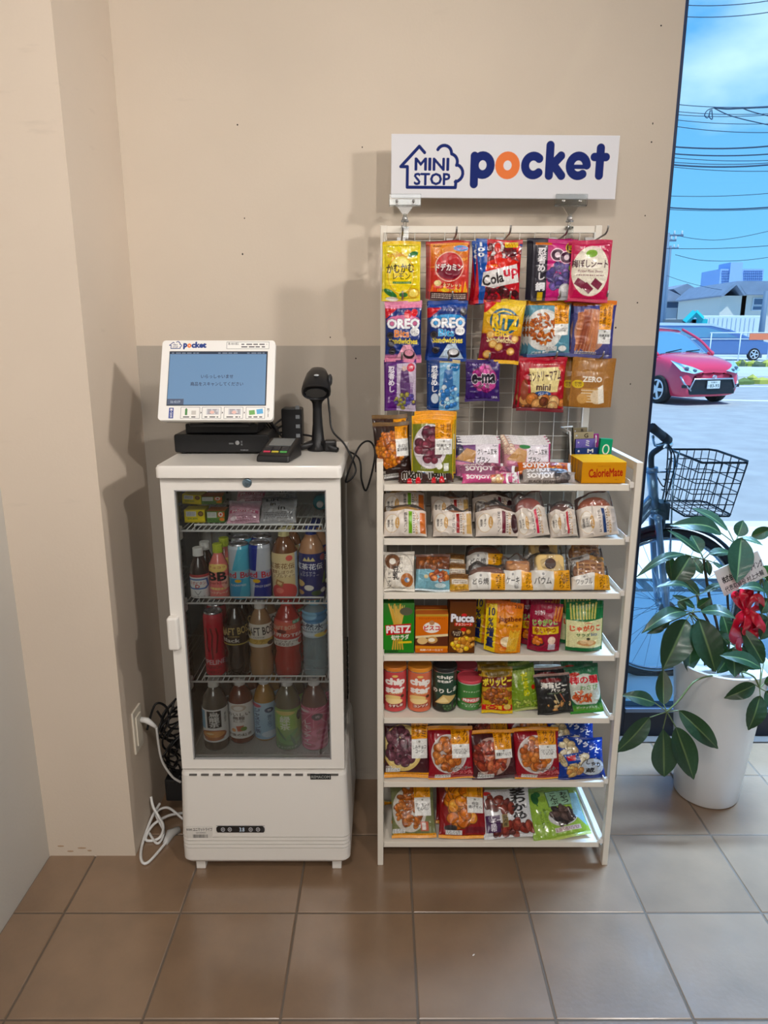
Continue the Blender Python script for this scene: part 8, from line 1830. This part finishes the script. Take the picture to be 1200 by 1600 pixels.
    fan(D, [(1079, 869, 1051, 912, 38, 2.06, 2.03, dict(droop=.10, tone=4)), (1046, 868, 1050, 909, 17, 2.10, 2.10, dict(tone=26, droop=.02)), (1070, 866, 993, 903, 15, 2.08, 2.02, dict(face=(0, -.5, .85), droop=.20)), (1095, 865, 1043, 828, 16, 2.12, 2.14, dict(face=(0, -.5, .85), droop=.05)),
            (1095, 863, 1080, 836, 24, 2.13, 2.16, dict(tone=16)), (1082, 872, 1098, 897, 16, 2.08, 2.06, dict(tone=30)), (1104, 876, 1109, 900, 11, 2.09, 2.08, {}), (1108, 866, 1143, 863, 18, 2.12, 2.14, dict(face=(0, -.5, .85))), (1113, 878, 1138, 899, 10, 2.08, 2.06, dict(face=(0, -.5, .85)))])
    fan(E, [(1127, 833, 1045, 821, 28, 2.10, 2.04, dict(face=(0, -.75, .66), droop=.18)), (1138, 829, 1081, 794, 22, 2.12, 2.12, dict(face=(0, -.5, .85), droop=.10, tone=14)), (1159, 840, 1151, 911, 42, 2.06, 2.0, dict(droop=.06)), (1153, 838, 1161, 813, 24, 2.13, 2.15, dict(tone=8)),
            (1158, 840, 1192, 852, 12, 2.12, 2.10, dict(tone=26, face=(0, -.5, .85))), (1174, 838, 1207, 826, 20, 2.12, 2.12, dict(tone=20))])
    fan(Fh, [(1086, 928, 1023, 918, 15, 2.0, 1.96, dict(face=(0, -.4, .9), droop=.20)), (1093, 930, 1059, 899, 18, 2.03, 2.06, dict(face=(0, -.7, .7), tone=8)), (1090, 950, 1111, 934, 18, 2.0, 2.0, dict(tone=-4)), (1059, 940, 1073, 953, 12, 2.0, 1.99, {}), (1100, 925, 1130, 912, 12, 2.06, 2.08, dict(face=(0, -.5, .85)))])
    fan(G, [(1072, 955, 1002, 990, 24, 1.97, 1.90, dict(face=(0, -.5, .85), droop=.22)), (1095, 955, 1150, 967, 24, 1.97, 1.92, dict(face=(0, -.5, .85), droop=.22)), (1039, 975, 1010, 990, 12, 1.95, 1.92, dict(droop=.2)), (1046, 968, 1020, 985, 12, 1.95, 1.92, dict(droop=.2)), (1086, 950, 1050, 930, 16, 2.0, 2.02, dict(face=(0, -.5, .85), tone=-4))])
    fan(K, [(1198, 928, 1153, 919, 20, 2.0, 1.97, dict(face=(0, -.5, .85), droop=.2)), (1190, 900, 1214, 886, 28, 2.05, 2.03, dict(tone=4)), (1200, 935, 1189, 959, 24, 2.0, 1.98, {}), (1196, 905, 1224, 930, 34, 2.02, 2.0, dict(tone=-4)), (1200, 968, 1188, 1000, 26, 2.0, 1.97, dict(tone=-6)), (1176, 960, 1206, 985, 22, 2.03, 2.0, dict(tone=-6))])
    fan(P(1150, 1010, 2.04), [(1140, 1005, 1112, 985, 20, 2.04, 2.02, dict(tone=-8)), (1160, 1012, 1180, 1030, 22, 2.0, 1.98, dict(tone=-8)), (1142, 1020, 1120, 1052, 26, 2.0, 1.97, dict(tone=-8)), (1156, 1022, 1164, 1052, 26, 2.0, 1.97, dict(tone=-10)), (1125, 990, 1100, 1040, 30, 2.03, 2.0, dict(tone=-8)), (1165, 1000, 1196, 1015, 22, 2.02, 2.0, dict(tone=-8)), (1150, 1015, 1186, 1046, 34, 2.0, 1.96, dict(tone=-8)), (1145, 1012, 1148, 1058, 34, 1.98, 1.94, dict(tone=-8)), (1155, 1005, 1172, 972, 26, 2.04, 2.06, dict(tone=-4)), (1140, 1000, 1128, 958, 24, 2.05, 2.08, dict(tone=-4))])
build_plant()
def build_card():
    Y = 2.03; root = thing('gift_card', 'white gift card with black brush writing stuck among the plant leaves', 'card'); root.rotation_mode = 'XYZ'
    a = P(1131, 932, Y); W, H = .145, .088
    cv = Cv(W, H, 1200, (228, 226, 226)); cv.t('祝', .58, .14, .1, .16, (206, 60, 70), bold=2).t('株式会社ミドリヰウイング', .54, .46, .90, .24, (30, 28, 34), bold=3).t('代表取締役 村上大輔', .50, .80, .86, .20, (40, 38, 46), bold=2)
    o = box_mesh('card_sheet', cv, .0012, (220, 218, 218), (220, 218, 218), SIGNP, root)
    o.location = (W / 2, 0, 0); root.location = P(1132, 932, Y); root.rotation_euler = (math.radians(-6), math.radians(-26), math.radians(4))
    st = B(); st.tube([(W * .35, .003, .01), (W * .30, .01, -.16), (W * .1, .02, -.30)], .0022, 6); st.o('pick', mat('twig_dark'), root, True)
build_card()
def build_ribbon():
    Y = 1.99; root = thing('ribbon_bow', 'shiny red ribbon bow tied on the plant under the gift card', 'ribbon'); root.rotation_mode = 'XYZ'
    red = mat('red_satin', (196, 14, 44), .28, coat=.3)
    def band(name, pts, w, ydir=(0, 0, 1)):
        c = bez(pts, 8); V = []
        for i, p in enumerate(c):
            t = (c[min(i + 1, len(c) - 1)] - c[max(i - 1, 0)]).normalized(); s = t.cross(Vector((0, -1, .15))).normalized(); ww = w * (.55 + .45 * math.sin(math.pi * i / (len(c) - 1)))
            s = (s + Vector((0, .5 * math.sin(i * .35), 0))).normalized()
            for k in (-1, -.33, .33, 1): V.append(p + s * ww * k + Vector((0, .002 * (1 - k * k), 0)))
        o = mesh_obj(name, V, gridfaces(4, len(c)), red, root, True); m = o.modifiers.new('s', 'SOLIDIFY'); m.thickness = .0008; return o
    def q(x, y, d=0): return P(960 + x / 4.444, 640 + y / 4.444, Y + d)
    for pts, w in (([q(915, 1400), q(870, 1350, -.01), q(835, 1290, -.02), q(860, 1300, .01), q(905, 1390)], .011), ([q(915, 1400), q(900, 1320, -.02), q(905, 1262, -.015), q(940, 1270, .01), q(930, 1390)], .013),
                   ([q(925, 1400), q(960, 1330, -.02), q(1000, 1305, -.02), q(1010, 1360, 0), q(960, 1390, .01), q(930, 1400)], .013), ([q(920, 1400), q(975, 1440, -.02), q(1012, 1500, -.02), q(985, 1540, 0), q(930, 1480), q(920, 1410)], .018),
                   ([q(915, 1405), q(870, 1450, -.02), q(835, 1530, -.02), q(850, 1600, 0), q(885, 1560), q(905, 1480), q(918, 1410)], .018), ([q(920, 1405), q(925, 1480, -.03), q(905, 1540, -.03), q(940, 1500, 0), q(925, 1410)], .012),
                   ([q(880, 1560, -.01), q(862, 1640), q(880, 1715), q(850, 1850, .0)], .009), ([q(960, 1480), q(985, 1560), q(975, 1650)], .009)):
        band('loop' if len(pts) > 4 else 'tail', pts, w)
    B().ball(q(920, 1402, -.005), .010, .009, .012, 10).o('knot', red, root, True)
build_ribbon()
# crumb on the floor
o = B().ball((0, 0, 0), .004, .0018, .0012, 8).o('paper_scrap', mat('scrap_white', (226, 222, 214), .8)); o.location = PZ(740, 1492, .0013); o.rotation_euler = (0, 0, .7); tag(o, 'tiny white paper scrap lying on the brown floor tile', 'paper scrap')
bpy.data.scenes.remove(_tmp)
bpy.context.view_layer.update()
